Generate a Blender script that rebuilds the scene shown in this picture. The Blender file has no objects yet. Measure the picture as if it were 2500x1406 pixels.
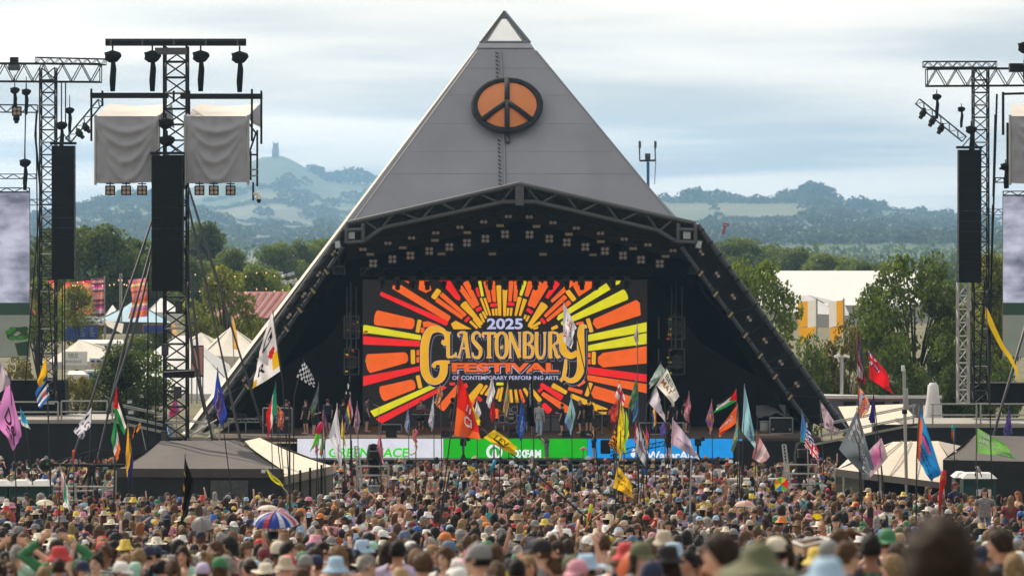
import bpy, bmesh, math, random
import numpy as np
from mathutils import Vector, Matrix, Quaternion, noise as mnoise
random.seed(7); RNG = np.random.default_rng(7)
R = math.radians
SC = bpy.context.scene
COL = SC.collection
# ------------------------------------------------------------------ camera
F, CX, HY, CZ = 9375.0, 1250.0, 555.0, 13.8       # focal length, principal column, horizon row (photo pixels), camera height
cam_d = bpy.data.cameras.new('camera'); cam = bpy.data.objects.new('camera', cam_d); COL.objects.link(cam)
cam.location = (0, 0, CZ); cam.rotation_euler = (R(90), 0, 0)
cam_d.sensor_width = 36; cam_d.lens = 36 * F / 2500; cam_d.shift_y = -(703 - HY) / 2500
cam_d.clip_start = 0.5; cam_d.clip_end = 30000
cam_d.dof.use_dof = True; cam_d.dof.focus_distance = 165; cam_d.dof.aperture_fstop = 2.5
SC.camera = cam
# ------------------------------------------------------------------ sun and sky
SUN_AZ, SUN_EL = R(-33), R(41)
sdir = Vector((math.sin(SUN_AZ) * math.cos(SUN_EL), math.cos(SUN_AZ) * math.cos(SUN_EL), math.sin(SUN_EL)))
sl = bpy.data.lights.new('sun', 'SUN'); so = bpy.data.objects.new('sun', sl); COL.objects.link(so)
sl.energy = 5.0; sl.angle = R(0.6); sl.color = (1.0, 0.86, 0.68)
so.rotation_euler = (-sdir).to_track_quat('-Z', 'Y').to_euler(); so.location = sdir * 400
world = bpy.data.worlds.new('World'); SC.world = world; world.use_nodes = True
nt = world.node_tree; nt.nodes.clear()
def N(nt, t, **kw):
    n = nt.nodes.new(t)
    for k, v in kw.items():
        if k.startswith('i_'):
            key = k[2:]; key = int(key) if key.isdigit() else key.replace('_', ' ')
            n.inputs[key].default_value = v
        else: setattr(n, k, v)
    return n
sky = N(nt, 'ShaderNodeTexSky', sky_type='NISHITA', sun_disc=False, sun_elevation=SUN_EL, sun_rotation=SUN_AZ, dust_density=2.0)
tc = N(nt, 'ShaderNodeTexCoord'); sep = N(nt, 'ShaderNodeSeparateXYZ'); nt.links.new(tc.outputs['Generated'], sep.inputs[0])
zc = N(nt, 'ShaderNodeMath', operation='MAXIMUM', i_1=0.0); nt.links.new(sep.outputs[2], zc.inputs[0])
za = N(nt, 'ShaderNodeMath', operation='ADD', i_1=0.045); nt.links.new(zc.outputs[0], za.inputs[0])
dv = []
for k in (0, 1):
    d_ = N(nt, 'ShaderNodeMath', operation='DIVIDE'); nt.links.new(sep.outputs[k], d_.inputs[0]); nt.links.new(za.outputs[0], d_.inputs[1]); dv.append(d_)
cmb = N(nt, 'ShaderNodeCombineXYZ', i_2=3.7); nt.links.new(dv[0].outputs[0], cmb.inputs[0]); nt.links.new(dv[1].outputs[0], cmb.inputs[1])
n1 = N(nt, 'ShaderNodeTexNoise', i_Scale=0.26, i_Detail=4.0, i_Roughness=0.45, i_Distortion=0.3); nt.links.new(cmb.outputs[0], n1.inputs['Vector'])
r1 = N(nt, 'ShaderNodeValToRGB'); nt.links.new(n1.outputs['Fac'], r1.inputs[0])
e = r1.color_ramp.elements; e[0].position = 0.30; e[0].color = (0.72, 0.72, 0.72, 1); e[1].position = 0.56; e[1].color = (0.96, 0.96, 0.96, 1)
n2 = N(nt, 'ShaderNodeTexNoise', i_Scale=0.5, i_Detail=4.0, i_Roughness=0.45); nt.links.new(cmb.outputs[0], n2.inputs['Vector'])
r2 = N(nt, 'ShaderNodeValToRGB'); nt.links.new(n2.outputs['Fac'], r2.inputs[0])
e = r2.color_ramp.elements; e[0].position = 0.36; e[0].color = (6.7, 7.0, 7.1, 1); e[1].position = 0.60; e[1].color = (12.6, 11.6, 10.2, 1)
mx = N(nt, 'ShaderNodeMixRGB'); nt.links.new(r1.outputs[0], mx.inputs[0]); nt.links.new(sky.outputs[0], mx.inputs[1]); nt.links.new(r2.outputs[0], mx.inputs[2])
# thin cloud glows towards the sun (forward scattering)
dt = N(nt, 'ShaderNodeVectorMath', operation='DOT_PRODUCT'); nt.links.new(tc.outputs['Generated'], dt.inputs[0]); dt.inputs[1].default_value = tuple(sdir)
gl = N(nt, 'ShaderNodeMapRange', i_1=-1.0, i_2=1.0, i_3=0.28, i_4=1.42); nt.links.new(dt.outputs['Value'], gl.inputs[0])
gm = N(nt, 'ShaderNodeVectorMath', operation='MULTIPLY'); nt.links.new(r2.outputs[0], gm.inputs[0]); nt.links.new(gl.outputs[0], gm.inputs[1]); nt.links.new(gm.outputs[0], mx.inputs[2])
bg = N(nt, 'ShaderNodeBackground', i_Strength=0.1); nt.links.new(mx.outputs[0], bg.inputs[0])
wo = N(nt, 'ShaderNodeOutputWorld'); nt.links.new(bg.outputs[0], wo.inputs[0])
SC.view_settings.view_transform = 'Standard'; SC.view_settings.look = 'None'
SC.view_settings.exposure = -0.08; SC.view_settings.gamma = 1.0; SC.view_settings.use_curve_mapping = False
SC.cycles.use_denoising = True; SC.cycles.volume_bounces = 0; SC.cycles.max_bounces = 6
SC.cycles.transparent_max_bounces = 16; SC.cycles.sample_clamp_indirect = 4.0
# ------------------------------------------------------------------ helpers
def P(x, y, d): return Vector(((x - CX) * d / F, d, CZ - (y - HY) * d / F))
def m_(px, d): return px * d / F
def hexlin(h):
    h = h.lstrip('#'); out = []
    for k in (0, 2, 4):
        c = int(h[k:k + 2], 16) / 255; out.append(c / 12.92 if c <= 0.04045 else ((c + 0.055) / 1.055) ** 2.4)
    return tuple(out)
def rgb(c): return hexlin(c) if isinstance(c, str) else tuple(c)
MATS = {}
def mat(name, color, rough=0.65, metal=0.0, var=0.15, scale=2.0, bump=0.0, emit=0.0, trans=0.0, spec=0.4, tint=False, coat=0.0):
    """Principled material, colour broken up by noise; tint=True takes the object's own colour."""
    if name in MATS: return MATS[name]
    m = bpy.data.materials.new(name); m.use_nodes = True; t = m.node_tree; t.nodes.clear(); c = rgb(color)
    out = N(t, 'ShaderNodeOutputMaterial'); b = N(t, 'ShaderNodeBsdfPrincipled', i_Roughness=rough, i_Metallic=metal)
    b.inputs['Specular IOR Level'].default_value = spec
    co = N(t, 'ShaderNodeTexCoord'); nz = N(t, 'ShaderNodeTexNoise', i_Scale=scale, i_Detail=4.0, i_Roughness=0.6); t.links.new(co.outputs['Object'], nz.inputs['Vector'])
    mr = N(t, 'ShaderNodeMapRange', i_1=0.3, i_2=0.7, i_3=1 - var, i_4=1 + var); t.links.new(nz.outputs['Fac'], mr.inputs[0])
    mu = N(t, 'ShaderNodeVectorMath', operation='MULTIPLY')
    if tint:
        oi = N(t, 'ShaderNodeObjectInfo'); t.links.new(oi.outputs['Color'], mu.inputs[0])
    else: mu.inputs[0].default_value = c
    t.links.new(mr.outputs[0], mu.inputs[1]); t.links.new(mu.outputs[0], b.inputs['Base Color'])
    if bump:
        bp = N(t, 'ShaderNodeBump', i_Strength=bump, i_Distance=0.05); t.links.new(nz.outputs['Fac'], bp.inputs['Height']); t.links.new(bp.outputs[0], b.inputs['Normal'])
    if emit:
        t.links.new(mu.outputs[0], b.inputs['Emission Color']); b.inputs['Emission Strength'].default_value = emit
    if trans:
        tr = N(t, 'ShaderNodeBsdfTranslucent'); t.links.new(mu.outputs[0], tr.inputs[0])
        ms = N(t, 'ShaderNodeMixShader', i_0=trans); t.links.new(b.outputs[0], ms.inputs[1]); t.links.new(tr.outputs[0], ms.inputs[2]); t.links.new(ms.outputs[0], out.inputs[0])
    else: t.links.new(b.outputs[0], out.inputs[0])
    MATS[name] = m; return m
def emis(name, color, s=1.0):
    if name in MATS: return MATS[name]
    m = bpy.data.materials.new(name); m.use_nodes = True; t = m.node_tree; t.nodes.clear()
    out = N(t, 'ShaderNodeOutputMaterial'); b = N(t, 'ShaderNodeBsdfPrincipled', i_Roughness=0.6)
    co = N(t, 'ShaderNodeTexCoord'); nz = N(t, 'ShaderNodeTexNoise', i_Scale=1.6, i_Detail=5.0); t.links.new(co.outputs['Object'], nz.inputs['Vector'])
    mr = N(t, 'ShaderNodeMapRange', i_1=0.3, i_2=0.7, i_3=0.9 * s, i_4=1.05 * s); t.links.new(nz.outputs['Fac'], mr.inputs[0])
    b.inputs['Base Color'].default_value = (0.02, 0.02, 0.02, 1); b.inputs['Emission Color'].default_value = rgb(color) + (1,)
    t.links.new(mr.outputs[0], b.inputs['Emission Strength']); t.links.new(b.outputs[0], out.inputs[0]); MATS[name] = m; return m
def wloc(o):
    v = Vector((0, 0, 0))
    while o is not None: v = v + o.location; o = o.parent
    return v
def tag(o, label=None, cat=None, group=None, kind=None):
    if label: o['label'] = label
    if cat: o['category'] = cat
    if group: o['group'] = group
    if kind: o['kind'] = kind
    return o
def root(name, label, cat, loc=(0, 0, 0), group=None):
    o = bpy.data.objects.new(name, None); COL.objects.link(o); o.location = loc; o.empty_display_size = 0.3
    return tag(o, label, cat, group)
def mobj(name, verts, faces, ma=None, parent=None, smooth=False, uv=None):
    """one mesh object, vertices given in world space; its origin is its parent's, or its own first corner"""
    base = wloc(parent) if parent is not None else Vector(verts[0]) * 1.0
    me = bpy.data.meshes.new(name); me.from_pydata([tuple(Vector(v) - base) for v in verts], [], faces)
    if ma is not None: me.materials.append(ma)
    if smooth: me.polygons.foreach_set('use_smooth', [True] * len(me.polygons))
    if uv is not None:
        l = me.uv_layers.new(name='UVMap'); vi = np.empty(len(me.loops), int); me.loops.foreach_get('vertex_index', vi)
        l.data.foreach_set('uv', np.asarray(uv, float)[vi].ravel())
    me.update(); o = bpy.data.objects.new(name, me); COL.objects.link(o)
    if parent is not None: o.parent = parent
    else: o.location = base
    return o
UNIT = {}
def unit(kind, ma):
    k = (kind, ma.name)
    if k in UNIT: return UNIT[k]
    bm = bmesh.new()
    if kind == 'cube': bmesh.ops.create_cube(bm, size=1)
    elif kind == 'bevel':
        bmesh.ops.create_cube(bm, size=1); bmesh.ops.bevel(bm, geom=bm.edges[:], offset=0.06, segments=1, affect='EDGES')
    elif kind == 'ball': bmesh.ops.create_icosphere(bm, subdivisions=2, radius=0.5)
    else:
        n = int(kind[3:]); bmesh.ops.create_cone(bm, cap_ends=True, segments=n, radius1=1, radius2=1, depth=1, matrix=Matrix.Translation((0, 0, 0.5)))
    me = bpy.data.meshes.new('unit_' + kind); bm.to_mesh(me); bm.free(); me.materials.append(ma)
    if kind == 'ball' or kind.startswith('cyl'): 
        for p in me.polygons: p.use_smooth = (kind == 'ball') or len(p.vertices) == 4
    UNIT[k] = me; return me
def bar(name, a, b, r, ma, parent=None, sides=6, r2=None):
    """a straight tube from a to b, world space"""
    a = Vector(a); b = Vector(b); v = b - a
    o = bpy.data.objects.new(name, unit('cyl%d' % sides, ma)); COL.objects.link(o)
    o.rotation_mode = 'QUATERNION'; o.rotation_quaternion = Vector((0, 0, 1)).rotation_difference(v.normalized()) if v.length > 1e-6 else Quaternion()
    o.scale = (r, r2 or r, max(v.length, 1e-4)); o.parent = parent
    o.location = a - (wloc(parent) if parent is not None else Vector()); return o
def box(name, c, s, ma, parent=None, rot=None, kind='cube'):
    o = bpy.data.objects.new(name, unit(kind, ma)); COL.objects.link(o); o.scale = s
    if rot: o.rotation_euler = rot
    o.parent = parent; o.location = Vector(c) - (wloc(parent) if parent is not None else Vector()); return o
def pbox(name, x0, y0, x1, y1, d, depth, ma, parent=None, kind='cube'):
    """a box whose front face fills the given photo rectangle at distance d"""
    a = P(x0, y0, d); b = P(x1, y1, d)
    return box(name, ((a.x + b.x) / 2, d + depth / 2, (a.z + b.z) / 2), (abs(b.x - a.x), depth, abs(a.z - b.z)), ma, parent, kind=kind)
def ppoly(name, pts, d, ma, parent=None, off=0.0):
    """a flat plate facing the camera side, outline in photo pixels; d is one distance or one per corner"""
    ds = d if isinstance(d, (list, tuple)) else [d] * len(pts)
    return mobj(name, [P(x, y, dd - off) for (x, y), dd in zip(pts, ds)], [list(range(len(pts)))], ma, parent)
def lathe(prof, n=16, cx=0, cy=0, sx=1.0, sy=1.0):
    vs, fs = [], []
    for r, z in prof:
        for k in range(n): a = 2 * math.pi * k / n; vs.append((cx + r * sx * math.cos(a), cy + r * sy * math.sin(a), z))
    for i in range(len(prof) - 1):
        for k in range(n): fs.append((i * n + k, i * n + (k + 1) % n, (i + 1) * n + (k + 1) % n, (i + 1) * n + k))
    return vs, fs
TXT = {}
def text2d(s, bold=0.0):
    """flat triangulated lettering, scaled to a unit box; returns (Nx2 array, faces, aspect)"""
    k = (s, bold)
    if k in TXT: return TXT[k]
    cu = bpy.data.curves.new('t', 'FONT'); cu.body = s; cu.offset = bold; cu.resolution_u = 3; cu.align_x = 'LEFT'
    o = bpy.data.objects.new('t', cu); me = o.to_mesh()
    v = np.array([q.co[:2] for q in me.vertices]); f = [tuple(p.vertices) for p in me.polygons]
    o.to_mesh_clear(); bpy.data.objects.remove(o); bpy.data.curves.remove(cu)
    lo = v.min(0); hi = v.max(0); asp = (hi[0] - lo[0]) / max(hi[1] - lo[1], 1e-6); v = (v - lo) / np.maximum(hi - lo, 1e-6)
    TXT[k] = (v, f, asp); return TXT[k]
def ptext(name, s, x0, y0, x1, y1, d, ma, parent, bold=0.02, off=0.0, skew=0.0, mirror=False):
    v, f, _ = text2d(s, bold)
    vs = [P((x0 + (x1 - x0) * ((1 - a) if mirror else a)) + skew * b, y1 + (y0 - y1) * b, d - off) for a, b in v]
    return mobj(name, vs, f, ma, parent)
def catenary(name, a, b, sag, r, ma, parent, n=8):
    a = Vector(a); b = Vector(b); pts = [a.lerp(b, t / n) - Vector((0, 0, sag * 4 * (t / n) * (1 - t / n))) for t in range(n + 1)]
    return tube(name, pts, [r] * (n + 1), ma, parent)
def tube(name, pts, rs, ma, parent=None, sides=5, smooth=True):
    vs, fs = tube_geo(pts, rs, sides); return mobj(name, vs, fs, ma, parent, smooth)
def tube_geo(pts, rs, sides=5):
    vs, fs = [], []; pts = [Vector(p) for p in pts]; n = len(pts)
    for i, p in enumerate(pts):
        t = (pts[min(i + 1, n - 1)] - pts[max(i - 1, 0)]).normalized()
        u = t.cross(Vector((0.3, 0.9, 0.2))).normalized() if abs(t.dot(Vector((0.3, 0.9, 0.2)).normalized())) < 0.95 else t.cross(Vector((1, 0, 0))).normalized(); w = t.cross(u)
        for k in range(sides): a = 2 * math.pi * k / sides; vs.append(p + (u * math.cos(a) + w * math.sin(a)) * rs[i])
    for i in range(n - 1):
        for k in range(sides): fs.append((i * sides + k, i * sides + (k + 1) % sides, (i + 1) * sides + (k + 1) % sides, (i + 1) * sides + k))
    fs.append(tuple(range(sides))[::-1]); fs.append(tuple((n - 1) * sides + k for k in range(sides)))
    return vs, fs
# height of the field: a natural bowl that falls from the camera's bank down to the stage
GD = [-60, 0, 13.4, 18.75, 22.3, 36, 47, 62, 99, 156, 200, 260, 420, 900, 2000, 30000]
GZ = [12.6, 11.9, 11.0, 10.5, 10.2, 9.0, 8.1, 6.85, 4.25, 1.32, 0.22, 0.3, 1.5, -3.0, -8.0, -8.0]
def gz(d): return float(np.interp(d, GD, GZ))
# ------------------------------------------------------------------ ground and far country
def field_material():
    m = bpy.data.materials.new('trodden_grass'); m.use_nodes = True; t = m.node_tree; b = t.nodes['Principled BSDF']; b.inputs['Roughness'].default_value = 0.95
    co = N(t, 'ShaderNodeTexCoord'); a = N(t, 'ShaderNodeTexNoise', i_Scale=0.35, i_Detail=8.0); t.links.new(co.outputs['Object'], a.inputs['Vector'])
    r = N(t, 'ShaderNodeValToRGB'); t.links.new(a.outputs['Fac'], r.inputs[0]); e = r.color_ramp.elements
    e[0].position = 0.35; e[0].color = (0.075, 0.085, 0.035, 1); e[1].position = 0.65; e[1].color = (0.17, 0.14, 0.075, 1); t.links.new(r.outputs[0], b.inputs['Base Color'])
    bp = N(t, 'ShaderNodeBump', i_Strength=0.4); t.links.new(a.outputs['Fac'], bp.inputs['Height']); t.links.new(bp.outputs[0], b.inputs['Normal']); return m
ys = list(np.arange(-100, 260, 4.0)) + list(np.arange(260, 1000, 30)) + [1000, 1300, 1700, 2300, 3200, 4500, 6500, 8300]
xs = [-2100, -1500, -500, -200] + list(np.arange(-100, 101, 5.0)) + [200, 500, 1500, 2100]
V = [(x, y, gz(y) + 0.06 * math.sin(x * 0.7 + y * 0.31) * (abs(x) < 150 and y < 300)) for y in ys for x in xs]; nx = len(xs)
Fc = [(j * nx + i, j * nx + i + 1, (j + 1) * nx + i + 1, (j + 1) * nx + i) for j in range(len(ys) - 1) for i in range(nx - 1)]
tag(mobj('field_ground', V, Fc, field_material(), smooth=True), kind='structure')
def hill_material(seed):
    m = bpy.data.materials.new('patchwork_fields'); m.use_nodes = True; t = m.node_tree; b = t.nodes['Principled BSDF']; b.inputs['Roughness'].default_value = 1.0
    co = N(t, 'ShaderNodeTexCoord'); mp = N(t, 'ShaderNodeMapping'); mp.inputs['Location'].default_value = (seed, seed * 2, 0); mp.inputs['Scale'].default_value = (0.0034, 0.0016, 0.0)
    t.links.new(co.outputs['Object'], mp.inputs[0]); v = N(t, 'ShaderNodeTexVoronoi', i_Scale=1.0); t.links.new(mp.outputs[0], v.inputs['Vector'])
    sp = N(t, 'ShaderNodeSeparateColor'); t.links.new(v.outputs['Color'], sp.inputs[0])
    r = N(t, 'ShaderNodeValToRGB'); t.links.new(sp.outputs[0], r.inputs[0]); r.color_ramp.interpolation = 'CONSTANT'; e = r.color_ramp.elements
    e[0].color = (0.07, 0.10, 0.04, 1); e[1].position = 0.3; e[1].color = (0.13, 0.135, 0.07, 1)
    for p_, c_ in ((0.5, (0.10, 0.13, 0.05, 1)), (0.68, (0.19, 0.175, 0.095, 1)), (0.85, (0.14, 0.15, 0.06, 1))): q = e.new(p_); q.color = c_
    nz = N(t, 'ShaderNodeTexNoise', i_Scale=0.012, i_Detail=6.0); t.links.new(co.outputs['Object'], nz.inputs['Vector'])
    mr = N(t, 'ShaderNodeMapRange', i_1=0.3, i_2=0.7, i_3=0.75, i_4=1.2); t.links.new(nz.outputs['Fac'], mr.inputs[0])
    mu = N(t, 'ShaderNodeVectorMath', operation='MULTIPLY'); t.links.new(r.outputs[0], mu.inputs[0]); t.links.new(mr.outputs[0], mu.inputs[1]); t.links.new(mu.outputs[0], b.inputs['Base Color']); return m
def make_hill(name, ridge, d0, d1, ybase, seed, x0, x1, power=1.35):
    rx = [p[0] for p in ridge]; ry = [p[1] for p in ridge]; cols = np.arange(x0, x1 + 1, 12); T = [-0.04] + list(np.linspace(0, 1, 26)) + [1.08, 1.2]
    def at(x, t):
        yt = float(np.interp(x, rx, ry)); d = d0 + (d1 - d0) * t; zt = CZ - (yt - HY) * d1 / F; zb = CZ - (ybase - HY) * d0 / F
        if t < 0: return Vector(((x - CX) * d / F, d, -9.5))
        s = min(t, 1) ** power if t <= 1 else 1 - (t - 1) * 3.9
        s += 0.05 * math.sin(t * 5 + x * 0.012) * t * (1 - t) * 2 if t < 1 else 0
        return Vector(((x - CX) * d / F, d, zb + (zt - zb) * s))
    V = [at(x, t) for t in T for x in cols]; n = len(cols)
    Fc = [(j * n + i, j * n + i + 1, (j + 1) * n + i + 1, (j + 1) * n + i) for j in range(len(T) - 1) for i in range(n - 1)]
    tag(mobj(name, V, Fc, hill_material(seed), smooth=True), kind='structure'); return at
hill_r = make_hill('hill_ridge', [(1200, 520), (1500, 500), (1640, 491), (1740, 489), (1850, 492), (1960, 489), (2020, 486), (2090, 508), (2200, 520), (2340, 533), (2520, 545), (2800, 560)], 2700, 5400, 600, 3.0, 1180, 2820)
hill_l = make_hill('hill_tor', [(-300, 560), (100, 548), (250, 515), (350, 480), (480, 455), (560, 428), (610, 396), (640, 384), (690, 381), (715, 392), (755, 415), (800, 440), (850, 446), (950, 452), (1200, 480), (1400, 540)], 4100, 7560, 604, 8.0, -320, 1420, 1.5)
hill_m = make_hill('hill_foot', [(-300, 570), (60, 552), (190, 528), (260, 506), (330, 492), (420, 500), (520, 520), (600, 545), (720, 552), (900, 540), (1100, 560), (1300, 590)], 3000, 4700, 610, 21.0, -320, 1320, 1.2)
# the stone tower on the tor
d_t = 7500.0; stone = mat('tower_stone', (0.21, 0.19, 0.165), rough=0.9, scale=0.4)
tw = root('stone_tower', 'grey roofless stone church tower on top of the far conical hill', 'tower', P(673, 384, d_t))
a, b = P(665.5, 383, d_t), P(680.5, 349, d_t)
vs, fs = [], []
for k, (y, w) in enumerate(((388, 8.4), (372, 8.0), (371, 7.4), (360, 7.0), (359, 6.6), (350, 6.3))):
    c = P(673, y, d_t); h = m_(w, d_t)
    vs += [(c.x - h, d_t - h, c.z), (c.x + h, d_t - h, c.z), (c.x + h, d_t + h, c.z), (c.x - h, d_t + h, c.z)]
    if k: fs += [(4 * k - 4 + i, 4 * k - 4 + (i + 1) % 4, 4 * k + (i + 1) % 4, 4 * k + i) for i in range(4)]
fs.append((20, 21, 22, 23)); mobj('wall', vs, fs, stone, tw)
for sx in (-1, 1):
    for sy in (-1, 1): c = P(673 + sx * 5.6, 350, d_t); box('parapet_corner', (c.x, d_t + sy * m_(5.2, d_t), c.z + 0.9), (2.3, 2.3, 2.6), stone, tw)
    c = P(673 + sx * 7.6, 372, d_t); box('buttress', (c.x, d_t - m_(7.5, d_t), c.z - 2.7), (1.6, 2.2, 16.0), stone, tw)
dk = mat('dark_opening', (0.03, 0.03, 0.03)); c = P(674, 377, d_t); box('archway', (c.x, d_t - m_(8.2, d_t), c.z - 1.1), (3.6, 0.9, 6.4), dk, tw)
c = P(673, 357, d_t); box('belfry_opening', (c.x, d_t - m_(6.9, d_t), c.z), (2.7, 0.7, 5.4), dk, tw)
# ------------------------------------------------------------------ leaves
def leaf_mat(name, trans=0.4):
    m = bpy.data.materials.new(name); m.use_nodes = True; t = m.node_tree; t.nodes.clear(); out = N(t, 'ShaderNodeOutputMaterial')
    oi = N(t, 'ShaderNodeObjectInfo'); at = N(t, 'ShaderNodeAttribute', attribute_name='shade')
    mu = N(t, 'ShaderNodeVectorMath', operation='MULTIPLY'); t.links.new(oi.outputs['Color'], mu.inputs[0]); t.links.new(at.outputs['Color'], mu.inputs[1])
    b = N(t, 'ShaderNodeBsdfPrincipled', i_Roughness=0.55); b.inputs['Specular IOR Level'].default_value = 0.25; t.links.new(mu.outputs[0], b.inputs['Base Color'])
    g = N(t, 'ShaderNodeVectorMath', operation='MULTIPLY', i_1=(1.25, 1.35, 0.55)); t.links.new(mu.outputs[0], g.inputs[0])
    tr = N(t, 'ShaderNodeBsdfTranslucent'); t.links.new(g.outputs[0], tr.inputs[0]); ms = N(t, 'ShaderNodeMixShader', i_0=trans)
    t.links.new(b.outputs[0], ms.inputs[1]); t.links.new(tr.outputs[0], ms.inputs[2]); t.links.new(ms.outputs[0], out.inputs[0]); return m
LEAF = leaf_mat('leaves', 0.5); FARLEAF = leaf_mat('far_leaves', 0.2)
def np_mesh(name, V, Q, mats, col=None, smooth=False, attr='shade'):
    """mesh from arrays: V (n,3), Q (m,k) faces of one size, col (n,3) point colours"""
    me = bpy.data.meshes.new(name); k = Q.shape[1]; me.vertices.add(len(V)); me.vertices.foreach_set('co', np.ascontiguousarray(V, np.float32).ravel())
    me.loops.add(Q.size); me.loops.foreach_set('vertex_index', np.ascontiguousarray(Q, np.int32).ravel())
    me.polygons.add(len(Q)); me.polygons.foreach_set('loop_start', np.arange(0, Q.size, k, dtype=np.int32))
    if smooth: me.polygons.foreach_set('use_smooth', np.ones(len(Q), bool))
    for q in mats: me.materials.append(q)
    if col is not None:
        ca = me.color_attributes.new(attr, 'FLOAT_COLOR', 'POINT'); ca.data.foreach_set('color', np.hstack([col, np.ones((len(V), 1))]).astype(np.float32).ravel())
    me.update(calc_edges=True); return me
def leaf_quads(c, size, rng):
    """one leaf-clump quad per centre, random tilt"""
    n = len(c); u = rng.normal(size=(n, 3)); u /= np.linalg.norm(u, axis=1)[:, None]; w = rng.normal(size=(n, 3)); v = np.cross(u, w); v /= np.linalg.norm(v, axis=1)[:, None]
    s = (size * rng.uniform(0.6, 1.3, n))[:, None]; u = u * s; v = v * s * 0.62
    V = np.stack([c - u, c - v * 0.9 + u * 0.1, c + u, c + v], 1).reshape(-1, 3); Q = np.arange(4 * n).reshape(n, 4); return V, Q
def crown_mesh(seed, nblob, nleaf, leaf, wid=0.36, z0=0.25, z1=1.0, blob=(0.09, 0.16), fill=0.5):
    rng = np.random.default_rng(seed); bc = []
    while len(bc) < nblob:
        q = rng.uniform(-1, 1, 3)
        if (q ** 2).sum() < 1 and (q ** 2).sum() > fill * rng.uniform(0, 1): bc.append(q)
    bc = np.array(bc); hz = (z1 - z0) / 2; taper = 1 - 0.32 * np.clip(bc[:, 2], 0, 1)
    C = np.stack([bc[:, 0] * wid * 0.8 * taper, bc[:, 1] * wid * 0.8 * taper, (z0 + z1) / 2 + bc[:, 2] * hz * 0.86], 1); br = rng.uniform(blob[0], blob[1], nblob)
    k = rng.integers(0, nblob, nleaf); q = rng.normal(size=(nleaf, 3)); q /= np.linalg.norm(q, axis=1)[:, None]
    pts = C[k] + q * (br[k] * rng.uniform(0.55, 1.05, nleaf) ** 0.7)[:, None] * np.array([1, 1, 0.8])
    V, Q = leaf_quads(pts, leaf, rng)
    sh = np.repeat((rng.uniform(0.75, 1.25, nblob)[k] * rng.uniform(0.7, 1.3, nleaf)), 4); col = np.stack([sh, sh, sh * rng.uniform(0.8, 1.1)], 1)
    return np_mesh('crown', V, Q, [LEAF], col), C, br
BARK = mat('bark', (0.055, 0.045, 0.035), rough=0.9, scale=6, bump=0.6)
def trunk_mesh(seed, C, z0):
    rng = random.Random(seed); vs, fs = [], []
    def add(p, r): 
        a, b = tube_geo(p, r, 6); o = len(vs); vs.extend(a); fs.extend([tuple(i + o for i in f) for f in b])
    top = 0.7; add([(0, 0, -0.03), (0.008, 0, z0 * 0.5), (0.0, 0.01, z0), (0.01, 0, top)], [0.026, 0.02, 0.016, 0.004])
    for c in C[:: max(1, len(C) // 14)]:
        s = z0 * rng.uniform(0.6, 1.3); mid = Vector((c[0] * 0.45, c[1] * 0.45, s + (c[2] - s) * 0.6)); add([(0, 0, s), mid, tuple(c)], [0.011, 0.007, 0.002])
    me = bpy.data.meshes.new('trunk'); me.from_pydata([tuple(v) for v in vs], [], fs); me.materials.append(BARK); me.polygons.foreach_set('use_smooth', [True] * len(me.polygons)); return me
TREE = []
for seed, nb, nl, lf, wd, z0, blob, fill in ((1, 46, 12000, 0.018, 0.42, 0.18, (0.10, 0.17), 0.5), (2, 40, 11000, 0.019, 0.36, 0.22, (0.09, 0.16), 0.5), (3, 52, 12000, 0.018, 0.48, 0.12, (0.09, 0.16), 0.4),
                                             (4, 34, 5200, 0.016, 0.40, 0.30, (0.06, 0.12), 0.7), (5, 40, 9000, 0.021, 0.62, 0.05, (0.12, 0.2), 0.4), (6, 44, 6000, 0.016, 0.46, 0.26, (0.07, 0.13), 0.75)):
    cm, C, br = crown_mesh(seed, nb, nl, lf, wd, z0, 1.0, blob, fill); TREE.append((cm, trunk_mesh(seed, C, max(z0, 0.12)), wd))
def tree(name, label, x, ytop, d, wpx, kind, color, group=None, zb=None):
    b = P(x, ytop, d); z0 = gz(d) if zb is None else zb; h = b.z - z0; cm, tm, wd = TREE[kind]; sx = m_(wpx, d) / (2 * wd * (0.92 if kind == 4 else 0.74))
    r = root(name, label, 'tree' if 'tree' in name else 'shrub', (b.x, d, z0), group); r.rotation_euler.z = random.uniform(0, 6.28); r.scale = (sx, sx, h)
    o = bpy.data.objects.new('crown', cm); COL.objects.link(o); o.parent = r; o.color = tuple(color) + (1,)
    o = bpy.data.objects.new('trunk', tm); COL.objects.link(o); o.parent = r
    return r
DG, MG, LG, YG, BG = (0.085, 0.115, 0.04), (0.12, 0.155, 0.05), (0.155, 0.195, 0.06), (0.19, 0.20, 0.06), (0.14, 0.12, 0.05)
GL, GR = 'trees behind the stage on the left', 'trees behind the stage on the right'
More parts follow.
